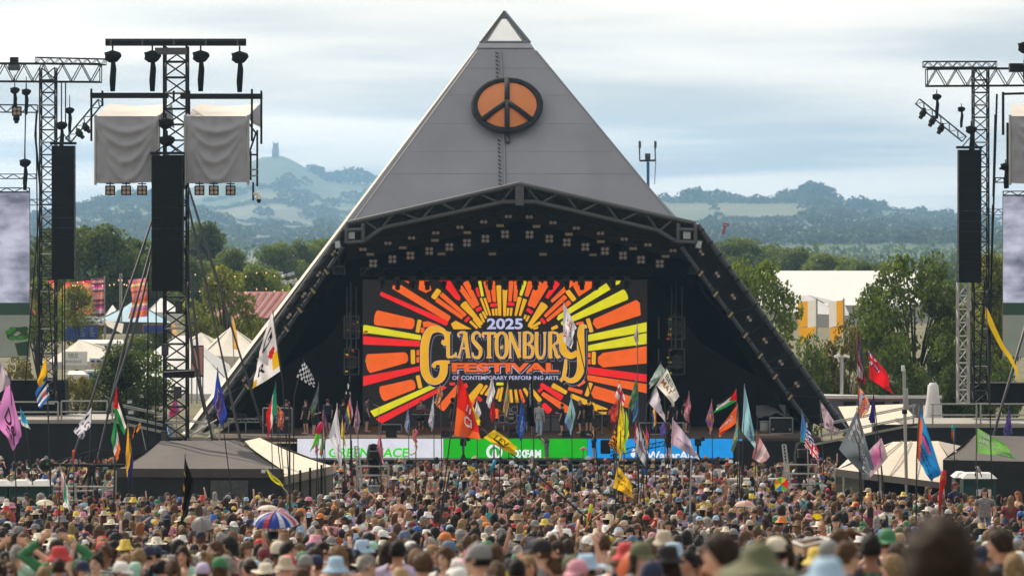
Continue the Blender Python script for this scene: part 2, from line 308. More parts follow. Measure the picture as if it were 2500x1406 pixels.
for nm, lb, x, y, d, w, k, c, g in (
    ('broad_tree', 'tall dense dark tree just right of the left main speaker column', 245, 528, 400, 190, 0, DG, GL),
    ('broad_tree', 'dark tree half hidden behind the left main speaker column', 140, 560, 430, 150, 1, DG, GL),
    ('broad_tree', 'tree between the left screen and the far left truss tower', 92, 590, 380, 120, 2, MG, GL),
    ('broad_tree', 'dark tree crown low behind the left guy straps, beside the tall dense tree', 335, 585, 440, 130, 1, DG, GL),
    ('broad_tree', 'tall dark tree right of the front speaker column, highest of the treeline there', 500, 543, 520, 105, 1, DG, GL),
    ('broad_tree', 'hazy tree left of the leafy round tree, above the barn', 568, 588, 480, 120, 2, MG, GL),
    ('broad_tree', 'rounded pale green tree above the left end of the red barn roof', 632, 625, 340, 135, 2, LG, GL),
    ('broad_tree', 'hazy treetop above the barn roof, left one of three by the pyramid edge', 680, 580, 560, 110, 0, MG, GL),
    ('broad_tree', 'hazy treetop above the barn roof, middle one of three by the pyramid edge', 742, 572, 580, 110, 2, MG, GL),
    ('broad_tree', 'hazy treetop touching the pyramid edge above the barn roof', 805, 566, 600, 120, 0, MG, GL),
    ('broad_tree', 'mid green tree right behind the front tower, under the tall dark tree', 470, 612, 450, 120, 2, MG, GL),
    ('spindly_tree', 'spindly open tree in front of the red barn roof', 548, 648, 290, 165, 3, YG, GL),
    ('spindly_tree', 'thin tree in front of the striped orange and pink banners', 188, 690, 300, 120, 3, YG, GL),
    ('spindly_tree', 'thin tree at far left in front of the orange banner', 92, 675, 290, 120, 3, LG, GL),
    ('dense_shrub_tree', 'dense dark bushy tree behind the left ramp and below the blue tent', 312, 820, 226, 190, 2, DG, GL),
    ('dense_shrub_tree', 'low green bushy tree between the white tents and the front tower', 372, 772, 330, 150, 4, MG, GL),
    ('dense_shrub_tree', 'bushy shrub beneath the left screen edge', 45, 868, 232, 150, 4, BG, GL),
    ('dense_shrub_tree', 'brownish bushy shrub behind the left walkway railing', 185, 905, 224, 95, 5, BG, GL),
    ('dense_shrub_tree', 'leafy shrub below the barn, left of the striped feather flag', 520, 770, 300, 110, 4, MG, GL),
    ('dense_shrub_tree', 'leafy shrub below the barn, touching the pyramid edge', 612, 765, 296, 120, 5, LG, GL),
    ('broad_tree', 'leafy tree against the right edge of the pyramid, bright behind it', 1835, 606, 245, 205, 5, MG, GR),
    ('broad_tree', 'hazy rounded tree right of the pyramid, below the tan field', 1800, 568, 640, 150, 0, MG, GR),
    ('broad_tree', 'small hazy tree directly right of the pale far tree by the pyramid', 1885, 585, 700, 110, 2, MG, GR),
    ('broad_tree', 'hazy treetop over the left half of the bright white roof', 1945, 592, 660, 110, 0, MG, GR),
    ('broad_tree', 'wide pale hazy tree over the middle of the bright white roof', 2025, 604, 600, 150, 2, LG, GR),
    ('broad_tree', 'hazy tree over the right half of the bright white roof', 2120, 624, 560, 130, 2, MG, GR),
    ('broad_tree', 'big open crowned tree beside the right speaker column', 2235, 592, 236, 235, 5, DG, GR),
    ('broad_tree', 'smaller dark tree in front of the bright white roof, left of the big one', 2125, 690, 240, 120, 3, DG, GR),
    ('dense_shrub_tree', 'brownish thicket tree right of the pyramid leg', 1975, 815, 226, 150, 4, MG, GR),
    ('dense_shrub_tree', 'tall brownish thicket tree behind the lamp post', 2065, 790, 228, 170, 4, BG, GR),
    ('dense_shrub_tree', 'dark thicket tree under the big open crowned tree', 2185, 815, 225, 180, 4, DG, GR),
    ('dense_shrub_tree', 'dark green thicket tree left of the right truss tower', 2300, 815, 230, 150, 4, DG, GR),
    ('dense_shrub_tree', 'pale leafy shrub right of the big tree, behind the right speaker column', 2330, 720, 242, 120, 5, LG, GR),
    ('broad_tree', 'yellow green tree between the right truss tower and the right screen', 2425, 620, 262, 120, 1, YG, GR),
    ('dense_shrub_tree', 'dark shrub at the foot of the right truss tower', 2410, 840, 235, 170, 4, MG, GR)):
    tree(nm, lb, x, y, d, w, k, c, g)
# far woods and hedges: one mass
def woodland():
    rng = np.random.default_rng(11); cs, rs = [], []
    def put(p, r):
        r *= 1.8; cs.append((p.x, p.y, p.z + r * 0.55)); rs.append(r)
    def line(at, x0, t0, x1, t1, step, r0, r1):
        n = max(2, int(abs(x1 - x0) / step))
        for i in range(n + 1):
            u = i / n; x = x0 + (x1 - x0) * u + rng.uniform(-0.4, 0.4) * step; put(at(x, min(0.999, max(0, t0 + (t1 - t0) * u + rng.uniform(-.01, .01)))), rng.uniform(r0, r1))
    # right ridge: copses along the skyline
    for x in np.arange(1600, 2520, 7): put(hill_r(x, 0.99 - rng.uniform(0, .03)), rng.uniform(2.2, 4.0))
    for x, r in ((1622, 6), (1680, 8), (1692, 9), (1706, 8), (1740, 6.5), (1756, 7.5), (1772, 6.5), (1800, 5), (1850, 5), (1910, 7), (1925, 8), (1940, 7), (1958, 9), (1972, 11), (1988, 12), (2004, 10), (2020, 8), (2040, 6), (2085, 7), (2100, 8), (2112, 7), (2136, 7), (2150, 7), (2245, 6), (2310, 6)):
        put(hill_r(x, 0.975), r); put(hill_r(x + 4, 0.93), r * 0.8)
    line(hill_r, 1640, .92, 2060, .90, 6, 2.5, 4.5); line(hill_r, 1735, .95, 1765, .30, 5, 2.5, 5); line(hill_r, 1765, .50, 2060, .47, 5, 2.0, 3.0); line(hill_r, 1960, .86, 2075, .62, 4, 3, 6)
    for _ in range(170): put(hill_r(rng.uniform(1960, 2420), rng.uniform(.35, .78)), rng.uniform(2.5, 5.5))
    for _ in range(230): put(hill_r(rng.uniform(1640, 2520), rng.uniform(.05, .42)), rng.uniform(2.5, 5.0))
    for _ in range(260): put(hill_r(rng.uniform(1600, 2520), rng.uniform(0, .12)), rng.uniform(2.2, 4.0))
    for _ in range(200): put(hill_m(rng.uniform(40, 1000), rng.uniform(0, .15)), rng.uniform(2.2, 4.0))
    # left: flank of the tor and the wooded foothill
    for x in np.arange(760, 1200, 7): put(hill_l(x, .985), rng.uniform(4, 8))
    for x, r in ((820, 11), (850, 14), (862, 15), (876, 14), (892, 12), (800, 8), (772, 9)): put(hill_l(x, .97), r)
    for _ in range(330):
        x = rng.uniform(180, 1100); t = rng.uniform(.2, .80)
        if mnoise.noise(Vector((x * .012, t * 7, 3))) > 0.08: put(hill_l(x, t), rng.uniform(4, 9))
    for x in np.arange(60, 460, 6): put(hill_m(x, .985), rng.uniform(4, 8))
    for _ in range(420):
        x = rng.uniform(60, 1000); t = rng.uniform(.05, .97)
        if (x < 420 and t > .3) or mnoise.noise(Vector((x * .01, t * 5, 9))) > 0.12: put(hill_m(x, t), rng.uniform(3, 6.5))
    for t in (.25, .5, .72): line(hill_m, 380, t, 1000, t + rng.uniform(-.1, .1), 7, 1.5, 3)
    for t in (.3, .55, .7): line(hill_l, 500, t, 1000, t + rng.uniform(-.1, .1), 7, 2.5, 4.5)
    cs = np.array(cs); rs = np.array(rs); n = len(cs); k = 84; q = rng.normal(size=(n * k, 3)); q /= np.linalg.norm(q, axis=1)[:, None]; q[:, 2] = np.abs(q[:, 2]) * 1.1 - .35
    rr = np.repeat(rs, k); lump = 1 + .18 * np.sin(q[:, 0] * 5 + np.repeat(rng.uniform(0, 6, n), k)) * np.sin(q[:, 2] * 6)
    pts = np.repeat(cs, k, 0) + q * (rr * lump * rng.uniform(.72, 1.0, n * k))[:, None] * np.array([1.1, 1, .9]); V, Q = leaf_quads(pts, 1.0, rng)
    V = (V.reshape(-1, 4, 3) - pts[:, None]) * (rr * .24)[:, None, None] + pts[:, None]; V = V.reshape(-1, 3)
    sh = np.repeat(np.repeat(rng.uniform(.75, 1.25, n), k), 4); me = np_mesh('woodland', V, Q, [FARLEAF], np.stack([sh] * 3, 1))
    o = bpy.data.objects.new('distant_woodland', me); COL.objects.link(o); o.color = (0.065, 0.09, 0.045, 1); tag(o, 'far blue green woods and hedgerows on the hills', 'woodland', kind='stuff')
woodland()
def valley_wood():
    rng = np.random.default_rng(5); cs, rs = [], []
    for _ in range(330):
        d = rng.uniform(520, 1500); x = rng.uniform(-60, 2560); h = rng.uniform(5, 10) * (1 if d > 700 else .9); g = gz(d)
        for _k in range(5): a = rng.uniform(0, 6.28); q = rng.uniform(0, h * .38); cs.append(((x - CX) * d / F + q * math.cos(a), d + q * math.sin(a), g + h * rng.uniform(.35, .78))); rs.append(h * rng.uniform(.2, .3))
    for _ in range(210):
        d = rng.uniform(1500, 2900); x = rng.uniform(-60, 2560); h = rng.uniform(9, 15); cs.append(((x - CX) * d / F, d, gz(d) + h * .45)); rs.append(h * .5)
    cs = np.array(cs); rs = np.array(rs); n = len(cs); k = 46; q = rng.normal(size=(n * k, 3)); q /= np.linalg.norm(q, axis=1)[:, None]
    pts = np.repeat(cs, k, 0) + q * (np.repeat(rs, k) * rng.uniform(.75, 1.05, n * k))[:, None]; V, Q = leaf_quads(pts, .62, rng); V = ((V.reshape(-1, 4, 3) - pts[:, None]) * np.maximum(1, np.repeat(rs, k) / 2.4)[:, None, None] + pts[:, None]).reshape(-1, 3)
    sh = np.repeat(np.repeat(rng.uniform(.7, 1.3, n), k) * rng.uniform(.8, 1.2, n * k), 4); me = np_mesh('valley_wood', V, Q, [LEAF], np.stack([sh, sh, sh * .9], 1))
    o = bpy.data.objects.new('valley_woodland', me); COL.objects.link(o); o.color = (0.07, 0.10, 0.035, 1); tag(o, 'hazy belt of green trees on the valley floor', 'woodland', kind='stuff')
valley_wood()
# ------------------------------------------------------------------ haze
hz = bpy.data.materials.new('haze'); hz.use_nodes = True; t = hz.node_tree; t.nodes.clear(); out = N(t, 'ShaderNodeOutputMaterial')
pv = N(t, 'ShaderNodeVolumePrincipled', i_Density=1.2e-4, i_Anisotropy=0.45); pv.inputs['Color'].default_value = (0.37, 0.66, 1.0, 1); t.links.new(pv.outputs[0], out.inputs['Volume'])
o = mobj('haze', [(x, y, z) for z in (-10.6, 186) for y in (-120, 8400) for x in (-2200, 2200)], [(0, 2, 3, 1), (4, 5, 7, 6), (0, 1, 5, 4), (2, 6, 7, 3), (0, 4, 6, 2), (1, 3, 7, 5)], hz); tag(o, kind='stuff')
tag(o, 'thin blue summer haze over the valley', 'haze')
# ------------------------------------------------------------------ pyramid stage
CANVAS = mat('canvas_grey', '#8d8e96', rough=0.7, var=0.09, scale=0.3, bump=0.05)
_t = CANVAS.node_tree; _b = [q for q in _t.nodes if q.type == 'BSDF_PRINCIPLED'][0]; _src = _b.inputs['Base Color'].links[0].from_socket; _c = N(_t, 'ShaderNodeTexCoord'); _mp = N(_t, 'ShaderNodeMapping'); _mp.inputs['Scale'].default_value = (.45, .1, .16); _t.links.new(_c.outputs['Object'], _mp.inputs[0]); _n = N(_t, 'ShaderNodeTexNoise', i_Scale=1.0, i_Detail=5.0); _t.links.new(_mp.outputs[0], _n.inputs['Vector'])
_r = N(_t, 'ShaderNodeMapRange', i_1=.35, i_2=.7, i_3=1.03, i_4=.93); _t.links.new(_n.outputs['Fac'], _r.inputs[0]); _u = N(_t, 'ShaderNodeVectorMath', operation='MULTIPLY'); _t.links.new(_src, _u.inputs[0]); _t.links.new(_r.outputs[0], _u.inputs[1]); _t.links.new(_u.outputs[0], _b.inputs['Base Color'])
SUNLIT_EDGE = mat('canvas_edge_sunlit', '#d8cfc4', rough=0.7, var=0.05)
BLACK = mat('black_drape', (0.006, 0.006, 0.0065), rough=0.95, var=0.3, scale=0.8, bump=0.3)
BLK2 = mat('black_steel', (0.011, 0.011, 0.012), rough=0.6, var=0.25, spec=0.3)
STEEL = mat('grey_steel', (0.115, 0.12, 0.13), rough=0.5, metal=0.35, var=0.15)
DSTEEL = mat('dark_steel', (0.085, 0.09, 0.10), rough=0.55, metal=0.2, var=0.15)
GALV = mat('galvanised_tube', (0.42, 0.42, 0.41), rough=0.4, metal=0.6, var=0.12)
DECK = mat('stage_deck', (0.075, 0.05, 0.035), rough=0.7, var=0.3, scale=1.5)
GREYDK = mat('dark_grey_paint', (0.06, 0.06, 0.065), rough=0.6)
WHITEP = mat('white_plastic', (0.78, 0.78, 0.77), rough=0.4, var=0.05)
LENS = mat('lamp_lens', '#a6968c', rough=0.25, var=0.15, scale=12, spec=0.7)
STROBE = mat('strobe_face', '#a8966f', rough=0.4, var=0.1, scale=8)
FLOOD = mat('flood_glass', '#c6d2d8', rough=0.1, var=0.1, metal=0.3)
AP, DA = (1230, 30), 222.0
pyr = root('pyramid_stage', 'silver grey canvas pyramid stage with open black front and peace sign', 'stage', (0.0, 203.0, 0.0))
def lerp2(a, b, t): return (a[0] + (b[0] - a[0]) * t, a[1] + (b[1] - a[1]) * t)
apex = P(*AP, DA); FL, FR = P(452, 1062, 203.5), P(2082, 1062, 203.5); BL, BR = Vector((FL.x + 1, 240, FL.z)), Vector((FR.x - 1, 240, FR.z))
def on(a, b, t): return a.lerp(b, t)
t0 = (118 - 30) / (1062 - 30.0)
def edge_at(c, yrow):
    t = (yrow - 30) / 1032.0; return apex.lerp(c, t)
# front canvas, cut in horizontal panels that follow the seams
lowl, lowr, lowm = edge_at(FL, 545), edge_at(FR, 545), P(1268, 452, 205.0)
def front(x, y):
    """a point on the front canvas seen at photo pixel (x, y)"""
    n = (FR - FL).cross(apex - FL).normalized(); o = Vector((0, 0, CZ)); r = P(x, y, 200) - o; return o + r * ((FL - o).dot(n) / r.dot(n))
def canvas_front():
    rows = [122, 178, 247, 320, 390, 446]; cols = 14
    def row(y, drop=0):
        a, b = edge_at(FL, y), edge_at(FR, y); out = []
        for i in range(cols + 1):
            u = i / cols; p = a.lerp(b, u); out.append(p)
        return out
    prev = row(rows[0])
    for k in range(1, len(rows)):
        ins = 1 if k > 1 else 0; cur = row(rows[k]); n = cols + 1; gap = Vector((0, 0.0, 0.0))
        top = [p + gap * k for p in prev]; bot = [p + gap * k + Vector((0, -0.003, 0)) for p in cur]
        mobj('canvas_panel', top + bot, [(i, i + 1, n + i + 1, n + i) for i in range(cols)], CANVAS, pyr, smooth=True); prev = cur
    for k, y in enumerate(rows[1:-1] + [446, 500]):
        a, b = edge_at(FL, y), edge_at(FR, y)
        if y < 447: bar('panel_seam', a.lerp(b, .01) + Vector((0, -.004, 0)), a.lerp(b, .99) + Vector((0, -.004, 0)), .009, CANVAS, pyr, 4)
    # lowest panel, its hem follows the gabled truss
    n = cols + 1; bot = []
    for i in range(n):
        u = i / cols; xx = 838 + (1662 - 838) * u; bot.append(front(xx, float(np.interp(xx, [838, 1268, 1698], [550, 454, 550]))))
    mid = [p.lerp(q, 0.5) for i, (p, q) in enumerate(zip(prev, bot))]
    mobj('canvas_panel', [p + Vector((0, 0.004, 0)) for p in prev] + mid + bot, [(r * n + i, r * n + i + 1, (r + 1) * n + i + 1, (r + 1) * n + i) for r in range(2) for i in range(cols)], CANVAS, pyr, smooth=True)
canvas_front()
def tri(name, a, b, c, y0, y1, ma): mobj(name, [apex.lerp(a, y0), apex.lerp(b, y0), apex.lerp(b, y1), apex.lerp(a, y1)], [(0, 1, 2, 3)], ma, pyr)
for n_, a, b in (('canvas_side', FL, BL), ('canvas_side', BR, FR), ('canvas_back', BL, BR)): tri(n_, a, b, None, 0.083, 1.0, CANVAS)
# black lining inside
ins = Vector((0, 0.5, -0.55)); ai = apex + Vector((0, 2.0, -4.0)); L1, R1, L2, R2 = FL + Vector((.75, .3, 0)), FR + Vector((-.75, .3, 0)), BL + Vector((.8, -.8, 0)), BR + Vector((-.8, -.8, 0))
for q in ((0, 1, 2), (0, 2, 3), (0, 3, 4)):
    pts = [ai, L1, L2, R2, R1]; mobj('black_lining', [pts[k] for k in q], [(0, 1, 2)], BLACK, pyr)
# strip up the left edge, sunlight put into its cream colour (seamed in three lengths) and thin hem on the right
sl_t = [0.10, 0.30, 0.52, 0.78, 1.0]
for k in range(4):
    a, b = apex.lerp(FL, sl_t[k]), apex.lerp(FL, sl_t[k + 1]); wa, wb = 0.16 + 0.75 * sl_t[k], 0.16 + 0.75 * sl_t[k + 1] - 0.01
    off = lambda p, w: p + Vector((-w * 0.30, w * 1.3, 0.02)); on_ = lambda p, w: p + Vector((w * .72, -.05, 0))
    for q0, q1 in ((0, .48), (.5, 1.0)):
        mobj('edge_strip', [on_(a, wa).lerp(off(a, wa), q0), on_(a, wa).lerp(off(a, wa), q1), on_(b, wb).lerp(off(b, wb), q1), on_(b, wb).lerp(off(b, wb), q0)], [(0, 1, 2, 3)], SUNLIT_EDGE, pyr)
    a, b = apex.lerp(FR, sl_t[k]), apex.lerp(FR, sl_t[k + 1]); bar('edge_rope', a, b, 0.06, CANVAS, pyr)
# glazed cap
GLZ = mat('white_translucent_cap', (0.95, 0.95, 0.93), rough=0.4, var=0.05, trans=0.6)
_o = [q for q in GLZ.node_tree.nodes if q.type == 'OUTPUT_MATERIAL'][0]; _s = _o.inputs[0].links[0].from_socket; _tp = N(GLZ.node_tree, 'ShaderNodeBsdfTransparent'); _mx = N(GLZ.node_tree, 'ShaderNodeMixShader', i_0=0.6); GLZ.node_tree.links.new(_s, _mx.inputs[1]); GLZ.node_tree.links.new(_tp.outputs[0], _mx.inputs[2]); GLZ.node_tree.links.new(_mx.outputs[0], _o.inputs[0])
mobj('porch_roof', [front(838, 551), P(846, 546, 200.1), P(1268, 449, 200.1), P(1698, 546, 200.1), front(1662, 546), front(1268, 455)], [(0, 1, 2, 5), (5, 2, 3, 4)], CANVAS, pyr); CAPF = mat('cap_frame', (0.13, 0.15, 0.18), rough=0.5)
tf, tb = 0.012, 0.078
def cp(c, t): return apex.lerp(c, t)
for a, b in ((FL, FR), (FL, BL), (FR, BR), (BL, BR)): mobj('cap_pane', [cp(a, .014), cp(b, .014), cp(b, .077), cp(a, .077)], [(0, 1, 2, 3)], GLZ, pyr)
for c in (FL, FR, BL, BR): bar('cap_frame', cp(c, 0.0), cp(c, .079), 0.13, CAPF, pyr, 4)
for a, b in ((FL, FR), (FL, BL), (FR, BR)): bar('cap_frame', cp(a, .0785), cp(b, .0785), 0.10, CAPF, pyr, 4); bar('cap_frame', cp(a, .014), cp(b, .014), 0.09, CAPF, pyr, 4)
mobj('cap_tip', [apex + Vector((0, 0, .12))] + [cp(c, .016) + Vector((0, 0, .02)) for c in (FL, FR, BR, BL)], [(0, 1, 2), (0, 2, 3), (0, 3, 4), (0, 4, 1)], CAPF, pyr)
mobj('cap_band', [cp(FL, .079) + Vector((-.05, -.06, 0)), cp(FR, .079) + Vector((.05, -.06, 0)), cp(FR, .092) + Vector((.02, -.08, 0)), cp(FL, .092) + Vector((-.02, -.08, 0))], [(0, 1, 2, 3)], mat('cap_band_grey', '#a2a3ab', var=.08), pyr)
# centre seam with its lacing
seam = [front(1213, 124), front(1217, 200), front(1221, 330), front(1223, 452)]
for a, b in zip(seam[:-1], seam[1:]): bar('seam_flap', a + Vector((.22, -.1, 0)), b + Vector((.22, -.1, 0)), .06, CANVAS, pyr, 4)
for k in range(34):
    u = k / 33; y = 128 + (448 - 128) * u
    if 196 < y < 338: continue
    bar('lacing', front(1212 + 8 * u, y) + Vector((-.05, -.09, 0)), front(1214 + 8 * u, y + 4) + Vector((.05, -.11, 0)), .035, BLK2, pyr, 4)
# peace sign
peace = root('peace_sign', 'round orange peace sign with thick black rim on the pyramid canvas', 'sign', front(1238, 270))
nf = (FR - FL).cross(apex - FL).normalized(); nf = -nf if nf.y > 0 else nf
ux = (FR - FL).normalized(); uz = ux.cross(nf).normalized(); uz = -uz if uz.z < 0 else uz; pc = front(1238, 270) + nf * 0.35
PR = m_(80, 217); TAR = mat('black_fibre_rim', (0.022, 0.023, 0.027), rough=0.9, var=0.4, scale=9, bump=1.0)
def pp(a, b, h=0.0): return pc + ux * a + uz * b + nf * h
def peace_ori(o):
    return o
n = 44; ring_v, ring_f = [], []; rs_ = np.random.default_rng(3)
for i in range(n):
    a = 2 * math.pi * i / n
    for k in range(8):
        b = 2 * math.pi * k / 8; w = 0.20 * (1 + rs_.uniform(-.08, .08)); rr = PR + w * math.cos(b); ring_v.append(pp(rr * math.cos(a), rr * math.sin(a), w * 0.8 * math.sin(b) + .1))
for i in range(n):
    for k in range(8): ring_f.append((i * 8 + k, ((i + 1) % n) * 8 + k, ((i + 1) % n) * 8 + (k + 1) % 8, i * 8 + (k + 1) % 8))
mobj('rim', ring_v, ring_f, TAR, peace, smooth=True)
AMB = mat('orange_glazing', '#cf7426', rough=0.35, var=0.10, scale=0.8, spec=0.6)
def sector(a0, a1):
    m = 12; vs = [pp(0, 0, .10)]
    for r in (0.5, 0.98):
        for i in range(m + 1): a = R(a0 + (a1 - a0) * i / m); vs.append(pp(PR * r * math.cos(a), PR * r * math.sin(a), .10 + .26 * (1 - r * r)))
    fs = [(0, 1 + i, 2 + i) for i in range(m)] + [(1 + i, 2 + m + i, 3 + m + i, 2 + i) for i in range(m)]
    vs[0] = pp(0, 0, .36); return mobj('orange_pane', vs, fs, AMB, peace, smooth=True)
for a0, a1 in ((-90, -40), (-40, 90), (90, 220), (220, 270)): sector(a0, a1)
for a in (90, 270, -40, 220):
    e_ = pp(PR * math.cos(R(a)), PR * math.sin(R(a)), .22); v_, f_ = tube_geo([pp(0, 0, .42), pp(0, 0, .42).lerp(e_, .5) + nf * .05, e_], [.155, .15, .155], 8); mobj('arm', v_, f_, TAR, peace, smooth=True)
bar('bracket', front(1238, 330) + nf * .05, front(1240, 352) + nf * .15, .14, STEEL, peace, 6)
# porch truss: a gabled lattice of tubes across the opening
tr = root('porch_truss', 'gabled grey tube lattice truss across the stage opening with sloping legs', 'truss', P(1268, 445, 200))
TD = 200.0
top = [(846, 546), (1268, 449), (1698, 546)]; bot = [(888, 588), (934, 556), (1228, 493), (1310, 493), (1606, 562), (1652, 590)]
for a, b in zip(top[:-1], top[1:]):
    bar('top_chord', P(*a, TD), P(*b, TD), .13, STEEL, tr, 10); bar('top_chord', P(a[0], a[1] + 6, TD + 1.3), P(b[0], b[1] + 6, TD + 1.3), .11, STEEL, tr, 8)
for a, b in zip(bot[:-1], bot[1:]): bar('bottom_chord', P(*a, TD + .3), P(*b, TD + .3), .12, STEEL, tr, 10)
def ontop(x): return (x, np.interp(x, [846, 1268, 1698], [546, 449, 546]))
def onbot(x): return (x, np.interp(x, [q[0] for q in bot], [q[1] for q in bot]))
for xt, xb in ((886, 924), (962, 930), (972, 1024), (1062, 1030), (1072, 1118), (1160, 1124), (1168, 1218), (1258, 1224), (1280, 1318), (1366, 1322), (1380, 1412), (1466, 1416), (1478, 1510), (1564, 1514), (1576, 1604), (1645, 1610)):
    bar('lattice_brace', P(*ontop(xt), TD), P(*onbot(xb), TD + .3), .065, STEEL, tr, 8)
mobj('apex_plate', [P(1258, 452, TD - .1), P(1279, 452, TD - .1), P(1279, 502, TD - .05), P(1258, 502, TD - .05), P(1258, 452, TD + .5), P(1279, 452, TD + .5), P(1279, 502, TD + .5), P(1258, 502, TD + .5)], [(0, 1, 2, 3), (4, 7, 6, 5), (0, 3, 7, 4), (1, 5, 6, 2), (0, 4, 5, 1), (3, 2, 6, 7)], STEEL, tr)
for k in range(42):   # rope lashings that hold the canvas
    x = 870 + k * 20
    if abs(x - 1268) < 14: continue
    y = ontop(x)[1]; bar('lashing', P(x, y + 2, TD - .14), P(x + (2 if x < 1268 else -2), y + (9 if k % 3 else 30), TD + .2), .02, BLK2, tr, 4)
# dark roof skin between the chords, behind the lattice
mobj('roof_skin', [P(846, 556, TD + .9), P(1268, 460, TD + .9), P(1698, 556, TD + .9), P(1698, 640, TD + 9), P(1268, 540, TD + 9), P(846, 640, TD + 9)], [(0, 1, 4, 5), (1, 2, 3, 4)], BLACK, tr)
for s, xo, xi in ((-1, 846, 886), (1, 1698, 1656)):   # corner boxes
    for a, b in (((xo, 548), (xo, 594)), ((xi, 545), (xi, 592)), ((xo, 562), (xi, 560)), ((xo, 592), (xi, 590))): bar('corner_box', P(*a, TD - .15), P(*b, TD - .15), .11, STEEL, tr, 4)
LEGL = ((846, 552), (505, 1024)); LEGR = ((1702, 548), (2052, 1030)); INL = ((838, 604), (565, 1000)); INR = ((1664, 604), (1972, 1030))
for (a, b), (c, e_) in ((LEGL, INL), (LEGR, INR)):
    bar('leg_chord', P(*a, TD), P(*b, TD + 1), .14, DSTEEL, tr, 10); bar('leg_chord', P(*c, TD + .6), P(*e_, TD + 1.5), .11, DSTEEL, tr, 8)
    for k in range(13):
        u = k / 13; q0 = lerp2(a, b, u + .03); q1 = lerp2(c, e_, u + (.0 if k % 2 else .05)); bar('leg_brace', P(*q0, TD + .1), P(*q1, TD + .7), .03, BLK2, tr, 6)
    for k in range(16): q = lerp2(a, b, (k + .5) / 16); bar('collar', P(q[0] - 1.2, q[1] - 1.5, TD), P(q[0] + 1.2, q[1] + 1.5, TD), .17, BLK2, tr, 10)
    mobj('wing_skin', [P(*a, TD + 1.7), P(*b, TD + 2.6), P(*e_, TD + 2.6), P(*c, TD + 1.7)], [(0, 1, 2, 3)], BLACK, tr)
# ------------------------------------------------------------------ stage lamps
def ordinal(k): return ['first', 'second', 'third', 'fourth', 'fifth', 'sixth', 'seventh', 'eighth', 'ninth', 'tenth', 'eleventh', 'twelfth', 'thirteenth', 'fourteenth', 'fifteenth', 'sixteenth', 'seventeenth', 'eighteenth', 'nineteenth', 'twentieth'][k]
def disc(name, x, y, d, rpx, ma, parent, depth=.05):
    return bar(name, P(x, y, d), P(x, y, d - depth), m_(rpx, d), ma, parent, 12)
def lamp(kind, x, y, d, label, group, ang=0.0, s=1.0):
    r = root({2: 'two_lamp_blinder', 4: 'four_lamp_blinder', 1: 'strobe_light'}[kind], label, 'stage light', P(x, y, d), group); ca, sa = math.cos(ang), math.sin(ang)
    def q(a, b): return (x + (a * ca - b * sa) * s, y + (a * sa + b * ca) * s)
    if kind == 4:
        box('housing', P(x, y, d + .12), (m_(26 * s, d), .18, m_(26 * s, d)), BLK2, r, rot=(0, -ang, 0), kind='bevel')
        for a in (-5.6, 5.6):
            for b in (-5.6, 5.6): disc('lens', *q(a, b), d + .02, 5.0 * s, LENS, r); 
        bar('yoke', P(*q(0, -12), d + .12), P(*q(0, -22), d + .12), .03, BLK2, r)
    elif kind == 2:
        box('housing', P(x, y, d + .12), (m_(26 * s, d), .16, m_(13 * s, d)), BLK2, r, rot=(0, -ang, 0), kind='bevel')
        for a in (-5.4, 5.4): disc('lens', *q(a, 0), d + .03, 4.9 * s, LENS, r)
        bar('yoke', P(*q(0, -6), d + .12), P(*q(0, -15), d + .12), .025, BLK2, r)
    else:
        box('housing', P(x, y - 3 * s, d + .14), (m_(24 * s, d), .2, m_(17 * s, d)), BLK2, r, rot=(0, -ang, 0), kind='bevel')
        box('tube_window', P(x, y, d + .02), (m_(18 * s, d), .04, m_(6.5 * s, d)), STROBE, r, rot=(0, -ang, 0))
        bar('yoke', P(*q(0, -9), d + .14), P(*q(0, -18), d + .14), .03, BLK2, r)
    return r
LD = 203.0
two = [(886, 609), (947, 594), (1005, 581), (1064, 569), (1123, 555), (1181, 542), (1241, 529), (1292, 530), (1350, 544), (1407, 557), (1466, 570), (1524, 584), (1582, 598), (1643, 612)]
for k, (x, y) in enumerate(two): lamp(2, x, y, LD, 'small two lamp blinder, %s from left in the top row under the gable' % ordinal(k), 'two lamp blinders under the gable', s=.88)
st = [(904, 621), (983, 605), (1062, 587), (1141, 568), (1221, 551), (1310, 553), (1389, 572), (1467, 590), (1546, 607), (1625, 626)]
for k, (x, y) in enumerate(st): lamp(1, x, y, LD + .6, 'beige faced strobe light, %s from left in the sloping row under the gable' % ordinal(k), 'strobes under the gable')
for k, (x, y) in enumerate([(1078, 620), (1202, 620), (1326, 621), (1448, 622)]): lamp(1, x, y, LD + 4, 'beige faced strobe light, %s from left of the level row above the screen' % ordinal(k), 'strobes above the screen')
fr = [(911, 643), (958, 633), (1002, 624), (1048, 613), (1097, 603), (1140, 593), (1185, 583), (1233, 572), (1293, 573), (1341, 583), (1384, 592), (1429, 603), (1477, 613), (1521, 624), (1565, 634), (1611, 644)]
for k, (x, y) in enumerate(fr): lamp(4, x, y, LD + 1, 'square four lamp blinder, %s from left under the gable' % ordinal(k), 'four lamp blinders under the gable', s=.9)
